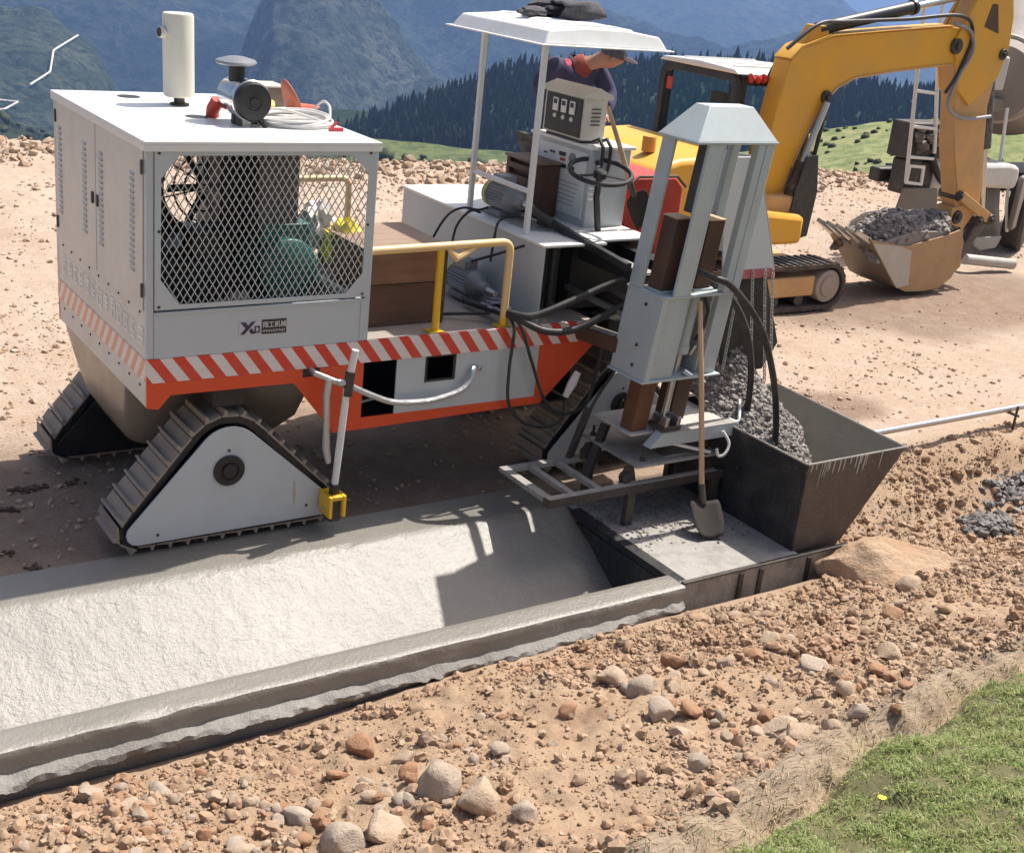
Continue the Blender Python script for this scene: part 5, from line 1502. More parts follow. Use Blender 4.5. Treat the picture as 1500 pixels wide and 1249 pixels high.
cab_.ring([(cx0 + 0.07, cz0), (cx1 - 0.07, cz0), (cx1 - 0.07, cz1 - 0.02), (cx0 + 0.07, cz1 - 0.02)], [(cx0 + 0.16, cz0 + 0.45), (cx1 - 0.14, cz0 + 0.45), (cx1 - 0.14, cz1 - 0.12), (cx0 + 0.16, cz1 - 0.12)], 'y', cy1 - 0.06, cy1 - 0.01)
cab = cab_.build('cab', cabm, EX, 0.012)
def glass(name, tint):
    m, nt, bs = nodes(name)
    bs.inputs['Base Color'].default_value = tint; bs.inputs['Roughness'].default_value = 0.03
    bs.inputs['Transmission Weight'].default_value = 1.0; bs.inputs['IOR'].default_value = 1.08
    return m
M['glass'] = glass('green_tinted_glass', (0.86, 0.97, 0.94, 1))
MB().box(cx0 + 0.03, cx0 + 0.036, cy0 + 0.085, cy1 - 0.085, cz0 + 0.415, cz1 - 0.085).build('rear_window', M['glass'], cab, 0, 0)
MB().box(cx1 - 0.04, cx1 - 0.034, cy0 + 0.085, cy1 - 0.085, cz0 + 0.345, cz1 - 0.085).build('windscreen', M['glass'], cab, 0, 0)
MB().box(cx0 + 0.155, cx1 - 0.135, cy1 - 0.038, cy1 - 0.032, cz0 + 0.445, cz1 - 0.115).build('side_window', M['glass'], cab, 0, 0)
MB().box(8.35, 8.75, 4.35, 4.85, 1.1, 1.45).box(8.28, 8.42, 4.36, 4.84, 1.4, 1.95).box(8.28, 8.40, 4.48, 4.72, 1.95, 2.15).build('seat', paint('seat_fabric', (0.10, 0.085, 0.075, 1), 0.8), cab, 0.04)
rfp = MB().prism([(cy0 - 0.02, cz1 + 0.001), (cy1 + 0.02, cz1 + 0.001), (cy1 - 0.06, cz1 + 0.05), (4.62, cz1 + 0.075), (cy0 + 0.06, cz1 + 0.05)], 'x', cx0 - 0.03, cx1 + 0.05)
crf = rfp.build('cab_roof', M['white'], cab, 0.015)
for k in range(4):
    MB().box(cx0 + 0.1, cx1 - 0.05, cy0 + 0.2 + k * 0.28, cy0 + 0.23 + k * 0.28, cz1 + 0.062, cz1 + 0.078).build('roof_rib', M['white'], crf)
MB().box(cx0 + 0.02, cx0 + 0.028, 5.08, 5.18, 2.10, 2.24).build('red_sticker', M['red'], cab)
redc = MB()
for k in range(7):
    redc.tube([(8.10 + k * 0.10, 3.90, 2.44 - (k % 2) * 0.03), (8.13 + k * 0.10, 3.89, 2.38), (8.17 + k * 0.10, 3.90, 2.40)], 0.04, 8, True, [0.02, 0.05, 0.025])
redc.build('red_ribbon', M['red'], cab)
MB().tube([(8.45, 3.95, 2.42), (8.45, 3.90, 2.52), (8.48, 3.88, 2.58)], 0.03, 8).build('work_lamp', M['black'], cab)
# boom
bo_poly = [(8.30, 0.95), (8.20, 1.25), (8.28, 1.80), (8.405, 2.62), (8.56, 2.77), (9.02, 2.915), (9.90, 3.01), (11.02, 3.12), (11.30, 3.10), (11.40, 2.96), (11.38, 2.78), (11.15, 2.685), (10.15, 2.575), (9.48, 2.475), (9.22, 2.36), (9.02, 2.18), (8.83, 1.80), (8.70, 1.45), (8.62, 0.98)]
boom = yprism(bo_poly, BY - 0.13, BY + 0.13, 'boom', ey, EX, 0.012)
MB().prism([(8.42, 2.64), (8.565, 2.775), (9.02, 2.92), (9.90, 3.015), (11.02, 3.125), (11.02, 3.135), (9.90, 3.027), (9.01, 2.932), (8.555, 2.787), (8.41, 2.65)], 'y', BY - 0.145, BY + 0.145).build('boom_flange', ey, boom, 0.003)
MB().prism([(11.14, 2.675), (10.15, 2.565), (9.48, 2.465), (9.23, 2.352), (9.03, 2.172), (8.84, 1.797), (8.71, 1.447), (8.70, 1.452), (8.82, 1.803), (9.01, 2.188), (9.21, 2.369), (9.47, 2.485), (10.14, 2.586), (11.14, 2.697)], 'y', BY - 0.145, BY + 0.145).build('boom_flange', ed, boom, 0.002)
MB().prism([(8.60, 2.775), (9.02, 2.90), (8.96, 3.02), (8.75, 3.02)], 'y', BY - 0.07, BY + 0.07).build('cylinder_lug', ey, boom, 0.01)
def pin(x, z, r, parent, w=0.17, mat=None):
    return MB().lathe([(r * 0.9, 0), (r, 0.02), (r, 2 * w - 0.02), (r * 0.9, 2 * w)], (x, BY - w, z), (0, 1, 0), 20).lathe([(r * 0.45, 0), (r * 0.4, 0.03)], (x, BY - w, z), (0, -1, 0), 12).build('pin', mat or M['darksteel'], parent)
pin(11.13, 2.90, 0.10, boom, 0.17); pin(9.05, 2.25, 0.075, boom, 0.17)
MB().box(8.25, 8.75, BY - 0.28, BY + 0.28, 0.62, 1.15).build('swing_post', ed, EX, 0.03)
ac2 = MB().cyl((8.86, BY, 2.97), (10.42, BY, 3.30), 0.075, None, 18).build('arm_cylinder', M['black'], EX)
MB().cyl((10.42, BY, 3.30), (11.45, BY, 3.52), 0.042, None, 14).build('rod', M['steel'], ac2)
MB().lathe([(0.09, 0), (0.09, 0.05)], (10.36, BY, 3.287), (1, 0, 0.21), 18).build('gland', M['black'], ac2)
for yy in (BY - 0.2, BY + 0.2):
    bc = MB().cyl((8.60, yy, 0.85), (8.80, yy, 1.52), 0.075, None, 16).build('boom_cylinder', paint('muddy_black', (0.03, 0.028, 0.028, 1), 0.6, dirt=0.6, dirtcol=(0.22, 0.18, 0.15), dscale=9), EX)
    MB().cyl((8.80, yy, 1.52), (9.02, yy, 2.20), 0.04, None, 14).build('rod', M['steel'], bc)
MB().tube(smooth_path([(9.05, BY - 0.17, 2.15), (8.98, BY - 0.2, 1.7), (8.90, BY - 0.2, 1.1), (8.85, BY - 0.2, 0.78)]), 0.025, 8).build('hose', M['rubber'], EX)
MB().prism([(8.62, 0.60), (8.98, 0.68), (9.02, 1.20), (8.93, 1.62), (8.76, 1.60), (8.66, 1.2)], 'y', BY - 0.30, BY - 0.285).build('rubber_guard', M['rubber'], EX)
MB().tube(smooth_path([(8.35, BY - 0.1, 2.75), (8.75, BY - 0.12, 3.03), (9.2, BY - 0.1, 3.08), (10.2, BY - 0.1, 3.16), (11.1, BY - 0.15, 3.25), (11.35, BY - 0.17, 3.05), (11.25, BY - 0.18, 2.65), (11.05, BY - 0.19, 2.35)]), 0.022, 8).build('hose', M['rubber'], EX)
MB().tube(smooth_path([(11.0, BY - 0.15, 3.16), (11.28, BY - 0.19, 3.08), (11.38, BY - 0.2, 2.85), (11.22, BY - 0.2, 2.55), (11.15, BY - 0.19, 2.2), (11.5, BY - 0.18, 2.05), (12.05, BY - 0.17, 2.08)]), 0.022, 8).build('hose', M['castgrey'], EX)
# arm
arm_poly = [(11.42, 3.62), (11.75, 3.70), (11.98, 3.55), (12.08, 3.30), (12.13, 2.90), (12.05, 2.60), (12.02, 2.2), (12.20, 1.40), (12.33, 0.92), (12.10, 0.62), (11.92, 0.66), (11.80, 1.0), (11.53, 1.65), (11.33, 2.38), (11.20, 2.70), (11.05, 2.90), (11.20, 3.15)]
arm = yprism(arm_poly, BY - 0.115, BY + 0.115, 'arm', ed, EX, 0.012)
yprism([(11.05, 2.92), (11.42, 3.62), (11.75, 3.70), (11.98, 3.55), (12.08, 3.30), (12.13, 2.90), (12.03, 2.55), (11.6, 2.2), (11.33, 2.38), (11.2, 2.7)], BY - 0.16, BY - 0.1155, 'cheek_plate', ey, arm, 0.008)
yprism([(11.05, 2.92), (11.42, 3.62), (11.75, 3.70), (11.98, 3.55), (12.08, 3.30), (12.13, 2.90), (12.03, 2.55), (11.6, 2.2), (11.33, 2.38), (11.2, 2.7)], BY + 0.1155, BY + 0.16, 'cheek_plate', ey, arm, 0.008)
yprism([(11.55, 3.15), (11.85, 3.08), (11.72, 3.42), (11.62, 3.42)], BY - 0.165, BY - 0.1605, 'lightening_hole', M['rustdark'], arm, 0)
yprism([(11.40, 2.06), (11.62, 2.06), (12.0, 1.0), (11.84, 1.0), (11.56, 1.62)], BY - 0.128, BY - 0.1155, 'wear_plate', ed, arm, 0.003)
pin(12.02, 2.84, 0.07, arm, 0.19); pin(11.88, 0.78, 0.09, arm, 0.16); pin(11.84, 1.06, 0.07, arm, 0.16)
bcy = MB().cyl((11.98, BY, 2.86), (12.30, BY, 1.66), 0.085, None, 18).build('bucket_cylinder', paint('scuffed_black', (0.04, 0.042, 0.05, 1), 0.5, dirt=0.6, dirtcol=(0.35, 0.34, 0.33), dscale=12), EX)
MB().cyl((12.30, BY, 1.66), (12.56, BY, 0.74), 0.045, None, 14).build('rod', M['steel'], bcy)
lk1 = MB().bar((11.84, BY - 0.17, 1.06), (12.55, BY - 0.17, 0.73), 0.05, 0.13, (0, 0, 1)).build('link', ed, EX, 0.01)
MB().bar((11.84, BY + 0.17, 1.06), (12.55, BY + 0.17, 0.73), 0.05, 0.13, (0, 0, 1)).build('link', ed, EX, 0.01)
MB().bar((12.55, BY, 0.73), (12.18, BY, 0.22), 0.16, 0.18, (0, 1, 0)).build('link', M['hopper'], EX, 0.02)
pin(12.52, 0.74, 0.075, lk1, 0.21); pin(12.30, 0.73, 0.07, lk1, 0.2)
# quick hitch and bucket
qh = yprism([(11.75, 0.90), (11.98, 0.95), (12.10, 0.55), (12.20, 0.10), (12.02, -0.02), (11.84, 0.10), (11.80, 0.5)], BY - 0.13, BY + 0.13, 'hitch', ed, EX, 0.012)
pin(11.95, 0.36, 0.06, qh, 0.15); pin(11.98, 0.12, 0.06, qh, 0.15)
by0, by1 = BY - 0.36, BY + 0.36
shell = [(10.02, 0.60), (10.22, 0.40), (10.45, 0.18), (10.62, 0.0), (10.85, -0.09), (11.20, -0.105), (11.50, -0.08), (11.72, 0.05), (11.82, 0.28), (11.80, 0.52), (11.68, 0.68)]
inner_ = [(x_ + 0.0, z_ + 0.03) for x_, z_ in shell]
bk = MB()
bk.prism(shell + inner_[::-1], 'y', by0, by1)
bucket = bk.build('bucket', M['rustgrey'] if 'rustgrey' in M else paint('scoured_bucket', (0.24, 0.21, 0.18, 1), 0.55, dirt=0.5, dirtcol=(0.36, 0.24, 0.14), metal=0.3), EX, 0.006)
tan = paint('worn_bucket_side', (0.46, 0.29, 0.145, 1), 0.6, dirt=0.5, dirtcol=(0.30, 0.18, 0.10), dscale=3)
for yy in (by0 - 0.022, by1 + 0.002):
    MB().prism([(10.02, 0.61)] + shell[1:] + [(11.45, 0.62), (11.2, 0.58), (10.7, 0.50)], 'y', yy, yy + 0.02).build('bucket_side', tan, bucket, 0.004)
MB().prism([(10.05, 0.57), (10.45, 0.17), (10.66, -0.03), (10.88, 0.0), (10.80, 0.44), (10.62, 0.50)], 'y', by0 - 0.034, by0 - 0.0225).build('side_cutter', paint('pale_cutter', (0.52, 0.47, 0.40, 1), 0.6, dirt=0.3), bucket, 0.004)
for k in range(5):
    y_ = by0 + 0.05 + k * 0.155
    MB().hexa([(10.06, y_ - 0.04, 0.54), (10.10, y_ + 0.04, 0.50), (10.08, y_ + 0.04, 0.60), (10.06, y_ - 0.04, 0.62)], [(9.78, y_ - 0.015, 0.69), (9.78, y_ + 0.015, 0.69), (9.80, y_ + 0.015, 0.73), (9.80, y_ - 0.015, 0.73)]).build('tooth', M['steel'], bucket)
for yy in (BY - 0.16, BY + 0.13):
    MB().prism([(11.60, 0.66), (11.78, 0.66), (11.98, 0.40), (12.02, 0.08), (11.8, -0.04), (11.70, 0.08)], 'y', yy, yy + 0.03).build('bucket_ear', ed, bucket, 0.004)
yprism([(10.25, 0.50), (10.62, 0.10), (10.9, 0.0), (11.45, 0.0), (11.66, 0.12), (11.70, 0.56), (11.5, 0.66), (10.8, 0.68), (10.4, 0.58)], by0 + 0.005, by1 - 0.005, 'packed_mix', M['gravel'], bucket, 0.01)
n_ = 2200
gx = rng.uniform(10.15, 11.72, n_); gy = rng.uniform(by0 + 0.02, by1 - 0.02, n_)
prof_ = np.interp(gx, [10.1, 10.35, 10.6, 10.85, 11.1, 11.4, 11.6, 11.75], [0.56, 0.66, 0.80, 0.86, 0.80, 0.86, 0.82, 0.66])
gz = prof_ - 0.25 * (np.abs(gy - BY) / 0.36) ** 2 * 1.0 + rng.uniform(-0.05, 0.02, n_) + 0.05 * vnoise(gx * 5, gy * 5, 5)
lumps('bucket_load', np.stack([gx, gy, gz], -1), rng.uniform(0.02, 0.06, n_), M['gravel'], 1, 0.3, 0.9, kind='stuff', label='dark wet concrete mix heaped in the excavator bucket', category='concrete')

# ================================================================ mixer truck (rear end in view)
TK = thing('mixer_truck', 'dusty concrete mixer truck with rear ladder and chute at the edge', 'truck', (15.5, 6.2, G))
mud = paint('mixer_drum_dust', (0.24, 0.21, 0.185, 1), 0.6, dirt=0.5, dirtcol=(0.36, 0.30, 0.25), dscale=1.2, bmp=0.2, bscale=10)
axd = Vector((0.86, 0.48, 0.16)).normalized()
do = Vector((14.75, 5.55, 2.35))
drum = MB().lathe([(0.55, -0.25), (0.62, 0.0), (0.80, 0.35), (1.10, 1.1), (1.25, 1.9), (1.25, 3.0), (1.0, 3.9), (0.5, 4.4)], do, axd, 40).build('drum', mud, TK)
u1 = axd.orthogonal().normalized(); v1 = axd.cross(u1)
sp1 = MB()
redp = paint('drum_red', (0.45, 0.05, 0.04, 1), 0.5, dirt=0.3); whp = paint('drum_cream', (0.60, 0.52, 0.44, 1), 0.5, dirt=0.3)
for k in range(10):
    a0 = k * math.pi / 5
    b_ = MB()
    for (r_, h_) in ((1.112, 1.12), (1.235, 1.82)):
        for t in np.linspace(a0, a0 + math.pi / 5, 6):
            b_.v.append(tuple(do + axd * h_ + (u1 * math.cos(t) + v1 * math.sin(t)) * r_))
    for i in range(5): b_.f.append((i, i + 1, i + 7, i + 6))
    b_.build('drum_band', redp if k % 2 else whp, drum, 0, 0)
MB().lathe([(0.66, 0), (0.66, 0.05)], do, axd, 40).build('drum_collar', whp, drum)
chs = MB().box(14.2, 20, 6.0, 6.9, 0.55, 0.85).build('chassis', M['darksteel'], TK, 0.02)
# ladder
ld = MB()
lad = MB().tube([(12.45, 5.0, 0.95), (12.12, 5.0, 3.05), (12.05, 5.02, 3.6)], 0.028, 10).build('ladder', M['white'], TK)
MB().tube([(12.95, 5.02, 1.35), (12.50, 5.02, 3.05), (12.44, 5.02, 3.6)], 0.028, 10).build('rail', M['white'], lad)
for z_ in (1.30, 1.72, 2.20, 2.62, 3.06, 3.42):
    t = (z_ - 0.95) / 2.1
    MB().cyl((12.45 - 0.33 * t, 5.0, z_), (12.95 - 0.42 * (z_ - 1.35) / 1.7 if z_ > 1.35 else 12.95, 5.02, z_ - 0.03), 0.022, None, 8).build('rung', M['white'], lad)
lf = MB(); lf.ring([(12.42, 0.93), (12.78, 0.90), (12.76, 1.18), (12.42, 1.2)], [(12.46, 0.97), (12.74, 0.94), (12.72, 1.14), (12.46, 1.16)], 'y', 4.97, 5.0)
lf.build('step_frame', M['white'], lad)
# rear frame clutter
rk = MB(); rk.box(12.5, 13.4, 5.12, 5.5, 1.25, 1.75); rk.box(12.55, 12.85, 5.1, 5.4, 0.75, 1.24); rk.box(12.9, 13.2, 5.15, 5.5, 0.8, 1.2)
rk.box(12.45, 14.6, 5.5, 5.7, 0.85, 1.05)
rk.build('rear_frame', M['darksteel'], TK, 0.03)
cl2 = [(12.60 + 0.7 * a_, 5.08, 1.35 + 0.35 * b_) for a_, b_ in rng.uniform(0, 1, (40, 2))]
lumps('caked_concrete', np.array(cl2), rng.uniform(0.03, 0.09, 40), M['slag'], 1, 0.3, 0.9, parent=TK, kind='stuff')
MB().hexa([(12.36, 5.02, 0.46), (13.35, 5.05, 0.42), (13.35, 5.07, 0.42), (12.36, 5.04, 0.46)], [(12.45, 5.02, 0.86), (13.22, 5.05, 0.84), (13.22, 5.07, 0.84), (12.45, 5.04, 0.86)]).build('mud_flap', paint('grey_mud_flap', (0.21, 0.195, 0.17, 1), 0.8), TK)
MB().tube(smooth_path([(13.0, 5.1, 1.3), (13.3, 5.08, 0.95), (13.6, 5.06, 0.9), (13.7, 5.06, 1.3)]), 0.05, 10).build('hose', M['rubber'], TK)
MB().lathe([(0.28, 0), (0.34, 0.05), (0.34, 0.5), (0.28, 0.55)], (13.55, 5.2, 1.0), (0, 1, 0), 24).build('air_tank', M['white'], TK)
# discharge chute
hoodp = MB().prism([(13.75, 0.90), (14.62, 0.86), (14.66, 1.02), (14.62, 1.20), (14.40, 1.24), (13.85, 1.24), (13.72, 1.16)], 'y', 4.75, 5.25).build('chute_hood', paint('chute_white', (0.60, 0.59, 0.56, 1), 0.5, dirt=0.35), TK, 0.06)
ct = MB()
nseg = 9
for (z_, w_, yo, xo) in ((1.0, 0.36, 5.0, 14.20), (0.55, 0.33, 4.92, 14.25), (0.15, 0.36, 4.84, 14.28)):
    for t in np.linspace(0, math.pi, nseg):
        ct.v.append((xo + w_ * math.cos(t), yo + 0.26 * math.sin(t), z_ - 0.10 * math.sin(t)))
for i in range(2):
    for k in range(nseg - 1): ct.f.append((i * nseg + k, i * nseg + k + 1, (i + 1) * nseg + k + 1, (i + 1) * nseg + k))
cto = ct.build('chute', paint('chute_grey', (0.26, 0.26, 0.255, 1), 0.55, dirt=0.5, dirtcol=(0.40, 0.37, 0.33)), TK, 0, 60)
sm = cto.modifiers.new('thick', 'SOLIDIFY'); sm.thickness = 0.02
MB().prism([(13.92, 0.16), (14.60, 0.16), (14.50, -0.02), (14.15, -0.05), (13.98, 0.02)], 'y', 4.76, 4.80).build('chute_lip', paint('chute_grey2', (0.30, 0.295, 0.28, 1), 0.55, dirt=0.4), TK, 0.02)
MB().tube([(14.68, 4.95, 1.0), (14.72, 4.9, 0.55), (14.80, 4.85, 0.2)], 0.025, 8).build('chute_rail', M['white'], TK)
MB().tube([(14.45, 5.0, 1.24), (14.40, 5.05, 2.0)], 0.025, 8).build('chute_stay', M['white'], TK)
MB().cyl((13.05, 4.2, 0.02), (13.92, 4.02, -0.05), 0.075, None, 16).build('guard_tube', paint('dusty_tube', (0.50, 0.47, 0.43, 1), 0.6, dirt=0.5), TK)
MB().bar((13.1, 4.25, 0.02), (13.2, 5.2, 0.6), 0.07, 0.07).build('guard_stay', M['darksteel'], TK)
MB().box(13.75, 14.15, 5.0, 5.3, 2.25, 2.72).build('water_box', paint('water_box_grey', (0.52, 0.51, 0.49, 1), 0.5, dirt=0.35), TK, 0.03)
MB().box(13.6, 15.4, 5.3, 5.5, 1.9, 2.1).build('hopper_support', mud, TK, 0.03)
wheelm = paint('tyre_rubber', (0.025, 0.024, 0.024, 1), 0.8, dirt=0.5, dirtcol=(0.2, 0.15, 0.11))
for (x_, y_) in ((15.5, 5.0), (16.9, 5.6)):
    w_ = MB().lathe([(0.30, 0), (0.50, 0.01), (0.54, 0.06), (0.54, 0.26), (0.50, 0.32), (0.30, 0.33)], (x_, y_, G + 0.54), (-0.48, 0.86, 0), 32).build('wheel', wheelm, TK)
    MB().lathe([(0.28, 0), (0.24, 0.06), (0.1, 0.08)], (x_, y_, G + 0.54), (-0.48, 0.86, 0), 24).build('rim', M['castgrey'], w_)
MB().hexa([(14.7, 4.7, 0.25), (18.6, 6.6, 0.25), (18.6, 6.7, 0.25), (14.7, 4.8, 0.25)], [(14.7, 4.7, 1.05), (18.6, 6.6, 1.05), (18.6, 6.7, 1.05), (14.7, 4.8, 1.05)]).build('mudguard', mud, TK, 0.03)
# ================================================================ operator
def skinned(name, V, E, Rr, mat, parent, root=0, sub=2):
    me = bpy.data.meshes.new(name)
    me.from_pydata([tuple(v) for v in V], E, []); me.update()
    o = bpy.data.objects.new(name, me); COL.objects.link(o)
    sk = o.modifiers.new('skin', 'SKIN')
    for i, r in enumerate(Rr):
        d = me.skin_vertices[0].data[i]
        d.radius = (r, r) if not isinstance(r, tuple) else r
        d.use_root = (i == root)
    sk.use_smooth_shade = True
    sb = o.modifiers.new('sub', 'SUBSURF'); sb.levels = sub; sb.render_levels = sub
    dg = bpy.context.evaluated_depsgraph_get()
    m2 = bpy.data.meshes.new_from_object(o.evaluated_get(dg))
    bpy.data.objects.remove(o)
    m2.name = name; m2.materials.clear()
    return link(name, m2, mat, parent, 0, 180)


PS = thing('person', 'person in navy jacket and dark cap bending over the paver controls', 'person', (3.93, 1.78, 1.092))
skin_m = paint('skin', (0.42, 0.22, 0.145, 1), 0.55, dirt=0.1)
navy_m = paint('navy_cloth', (0.035, 0.036, 0.085, 1), 0.8, dirt=0.25, dirtcol=(0.10, 0.10, 0.16), dscale=8, bmp=0.4, bscale=18)
dark_m = paint('dark_trousers', (0.03, 0.03, 0.035, 1), 0.85)
pel = (3.93, 1.82, 2.02)
J = dict(pel=pel, ab=(3.92, 1.72, 2.28), ch=(3.92, 1.57, 2.55), nb=(3.96, 1.46, 2.71), nk=(4.045, 1.385, 2.745), hd=(4.115, 1.325, 2.795), ht=(4.135, 1.315, 2.845), ch2=(4.165, 1.285, 2.715), no=(4.215, 1.265, 2.765),
         ls=(3.70, 1.50, 2.69), le=(3.54, 1.44, 2.52), lw=(3.62, 1.25, 2.40), lh=(3.64, 1.18, 2.38),
         rs=(4.14, 1.50, 2.67), re=(4.225, 1.40, 2.47), rw=(4.06, 1.24, 2.37), rh=(4.0, 1.17, 2.35),
         lhip=(3.83, 1.83, 1.98), lk=(3.80, 1.74, 1.58), la=(3.80, 1.83, 1.18), lt=(3.78, 1.68, 1.12),
         rhip=(4.03, 1.83, 1.98), rk=(4.06, 1.74, 1.58), ra=(4.08, 1.83, 1.18), rt=(4.10, 1.68, 1.12))
rad_ = dict(pel=.13, ab=.12, ch=.14, nb=.085, nk=.05, hd=.076, ht=.072, ch2=.036, no=.016, ls=.07, le=.045, lw=.03, lh=.035, rs=.07, re=.045, rw=.03, rh=.035,
            lhip=.09, lk=.06, la=.045, lt=.035, rhip=.09, rk=.06, ra=.045, rt=.035)
edges = [('pel', 'ab'), ('ab', 'ch'), ('ch', 'nb'), ('nb', 'nk'), ('nk', 'hd'), ('hd', 'ht'), ('hd', 'ch2'), ('hd', 'no'), ('ch', 'ls'), ('ls', 'le'), ('le', 'lw'), ('lw', 'lh'), ('ch', 'rs'), ('rs', 're'), ('re', 'rw'), ('rw', 'rh'),
         ('pel', 'lhip'), ('lhip', 'lk'), ('lk', 'la'), ('la', 'lt'), ('pel', 'rhip'), ('rhip', 'rk'), ('rk', 'ra'), ('ra', 'rt')]
def fingers(key, sgn):
    h = Vector(J[key])
    for i, (dx, L_) in enumerate(((-0.03, .06), (-0.01, .07), (0.012, .066), (0.032, .05))):
        a = h + Vector((dx, -0.03, 0.0)); b = a + Vector((dx * .2, -L_ * .6, -0.005)); c = b + Vector((0, -L_ * .4, -0.025))
        for nm, p_, r_ in (('a', a, .011), ('b', b, .009), ('c', c, .008)):
            J[f'{key}{i}{nm}'] = tuple(p_); rad_[f'{key}{i}{nm}'] = r_
        edges.extend([(key, f'{key}{i}a'), (f'{key}{i}a', f'{key}{i}b'), (f'{key}{i}b', f'{key}{i}c')])
    a = h + Vector((sgn * 0.045, -0.01, 0.0)); b = a + Vector((sgn * 0.015, -0.035, -0.01))
    J[key + 'ta'] = tuple(a); J[key + 'tb'] = tuple(b); rad_[key + 'ta'] = .011; rad_[key + 'tb'] = .009
    edges.extend([(key, key + 'ta'), (key + 'ta', key + 'tb')])
fingers('lh', 1); fingers('rh', -1)
keys = list(J)
def sub_skel(ks, extra, mat, name, root):
    ks = [k for k in keys if k in ks]
    ix = {k: i for i, k in enumerate(ks)}
    return skinned(name, [J[k] for k in ks], [(ix[a], ix[b]) for a, b in edges if a in ix and b in ix], [rad_[k] + extra for k in ks], mat, PS, ix[root])
sub_skel(keys, 0.0, skin_m, 'body', 'pel')
jk = sub_skel(['pel', 'ab', 'ch', 'nb', 'ls', 'le', 'lw', 'rs', 're', 'rw'], 0.028, navy_m, 'jacket', 'pel')
sub_skel(['pel', 'lhip', 'lk', 'la', 'rhip', 'rk', 'ra'], 0.022, dark_m, 'trousers', 'pel')
sub_skel(['la', 'lt'], 0.02, M['black'], 'shoe', 'la'); sub_skel(['ra', 'rt'], 0.02, M['black'], 'shoe', 'ra')
MB().lathe([(0.105, -0.045), (0.100, 0.0), (0.084, 0.045), (0.074, 0.055)], (3.955, 1.465, 2.69), (0.62, -0.55, 0.56), 22).build('red_collar', paint('red_scarf', (0.24, 0.035, 0.025, 1), 0.8), PS)
MB().lathe([(0.035, 0), (0.03, 0.008)], (3.765, 1.392, 2.725), (0, -0.8, 0.5), 16).build('jacket_patch', paint('pink_patch', (0.55, 0.10, 0.16, 1), 0.8), jk)
capm = paint('cap_cloth', (0.06, 0.062, 0.07, 1), 0.8, dirt=0.3, dirtcol=(0.3, 0.3, 0.32))
cp_ = MB().lathe([(0.098, 0.0), (0.098, 0.05), (0.085, 0.085), (0.05, 0.105), (0.0, 0.112)], (4.13, 1.315, 2.795), (0.18, -0.12, 1), 24).build('cap', capm, PS)
MB().prism([(4.15, 1.27), (4.21, 1.20), (4.28, 1.185), (4.315, 1.22), (4.305, 1.28), (4.22, 1.345)], 'z', 2.80, 2.812).xf(lambda x, y, z: (x, y, z - 0.35 * max(0, x - 4.17))).build('brim', paint('cap_brim', (0.30, 0.30, 0.32, 1), 0.7), cp_, 0.003)
MB().lathe([(0.026, 0), (0.022, 0.014), (0.012, 0.016)], (4.085, 1.245, 2.775), (-0.35, -0.9, 0.1), 14).build('ear', skin_m, PS)
MB().lathe([(0.009, 0), (0.006, 0.004)], (4.178, 1.262, 2.782), (0.5, -0.85, 0), 10).build('eye', M['black'], PS)

# ================================================================ loose things on and around the paver
def crumple(name, c, r, mat, label=None, cat=None, sub=3, amp=0.35, fr=2.6, seed=1, parent=None):
    V, F = ico(sub)
    V = V * np.array([[mnoise.noise(Vector(v) * fr + Vector((seed * 3.1, 0, 0))) * amp + 1.0] for v in V.tolist()])
    V = V + 0.10 * np.array([[mnoise.noise(Vector(v) * 7 + Vector((seed, 5, 0)))] for v in V.tolist()])
    V = V * np.array(r) + np.array(c)
    o = link(name, np_mesh(name, V, F), mat, parent, 0, 50)
    if label: tag(o, label, cat)
    return o
def shovel(label, top, sock, tip, width, side):
    t = thing('shovel', label, 'shovel', tip)
    top, sock, tip = Vector(top), Vector(sock), Vector(tip)
    MB().tube([top, top.lerp(sock, 0.5) + Vector((0.005, 0, 0)), sock], 0.018, 12, True, [0.016, 0.019, 0.020]).build('handle', M['handle'], t)
    d = (tip - sock).normalized(); s_ = (Vector(side) - d * d.dot(Vector(side))).normalized(); n = d.cross(s_)
    L_ = (tip - sock).length
    MB().tube([sock - (sock - top).normalized() * 0.10, sock + d * 0.05], 0.024, 12).build('socket', M['darksteel'], t)
    V = []; F = []; nu, nv = 7, 9
    for j in range(nv):
        tt = j / (nv - 1)
        w_ = width * (0.9 if tt < 0.05 else 1.0) * (1 - 0.25 * max(0, tt - 0.7) / 0.3)
        for i in range(nu):
            u_ = i / (nu - 1) * 2 - 1
            V.append(sock + d * (0.03 + (L_ - 0.03) * tt - 0.02 * abs(u_) * tt) + s_ * (u_ * w_ / 2) + n * (0.028 * u_ * u_ + 0.0 * tt))
    b_ = MB(); b_.v = [tuple(v) for v in V]
    for j in range(nv - 1):
        for i in range(nu - 1): b_.f.append((j * nu + i, j * nu + i + 1, (j + 1) * nu + i + 1, (j + 1) * nu + i))
    bo_ = b_.build('blade', paint('worn_blade', (0.035, 0.030, 0.026, 1), 0.85, dirt=0.6, dirtcol=(0.075, 0.06, 0.047), metal=0.1, dscale=9), t, 0, 50)
    so = bo_.modifiers.new('thick', 'SOLIDIFY'); so.thickness = 0.005
    return t
shovel('wooden handled shovel leaning on the press tower with blade on the mould', (3.475, -0.795, 1.45), (3.60, -0.985, 0.075), (3.545, -1.20, -0.142), 0.235, (1, -0.25, 0))
shovel('wooden handled shovel leaning upside the red tank behind the steering wheel', (3.45, 0.42, 2.53), (3.77, 0.42, 1.93), (3.93, 0.43, 1.66), 0.20, (0.75, 0, 0.62))
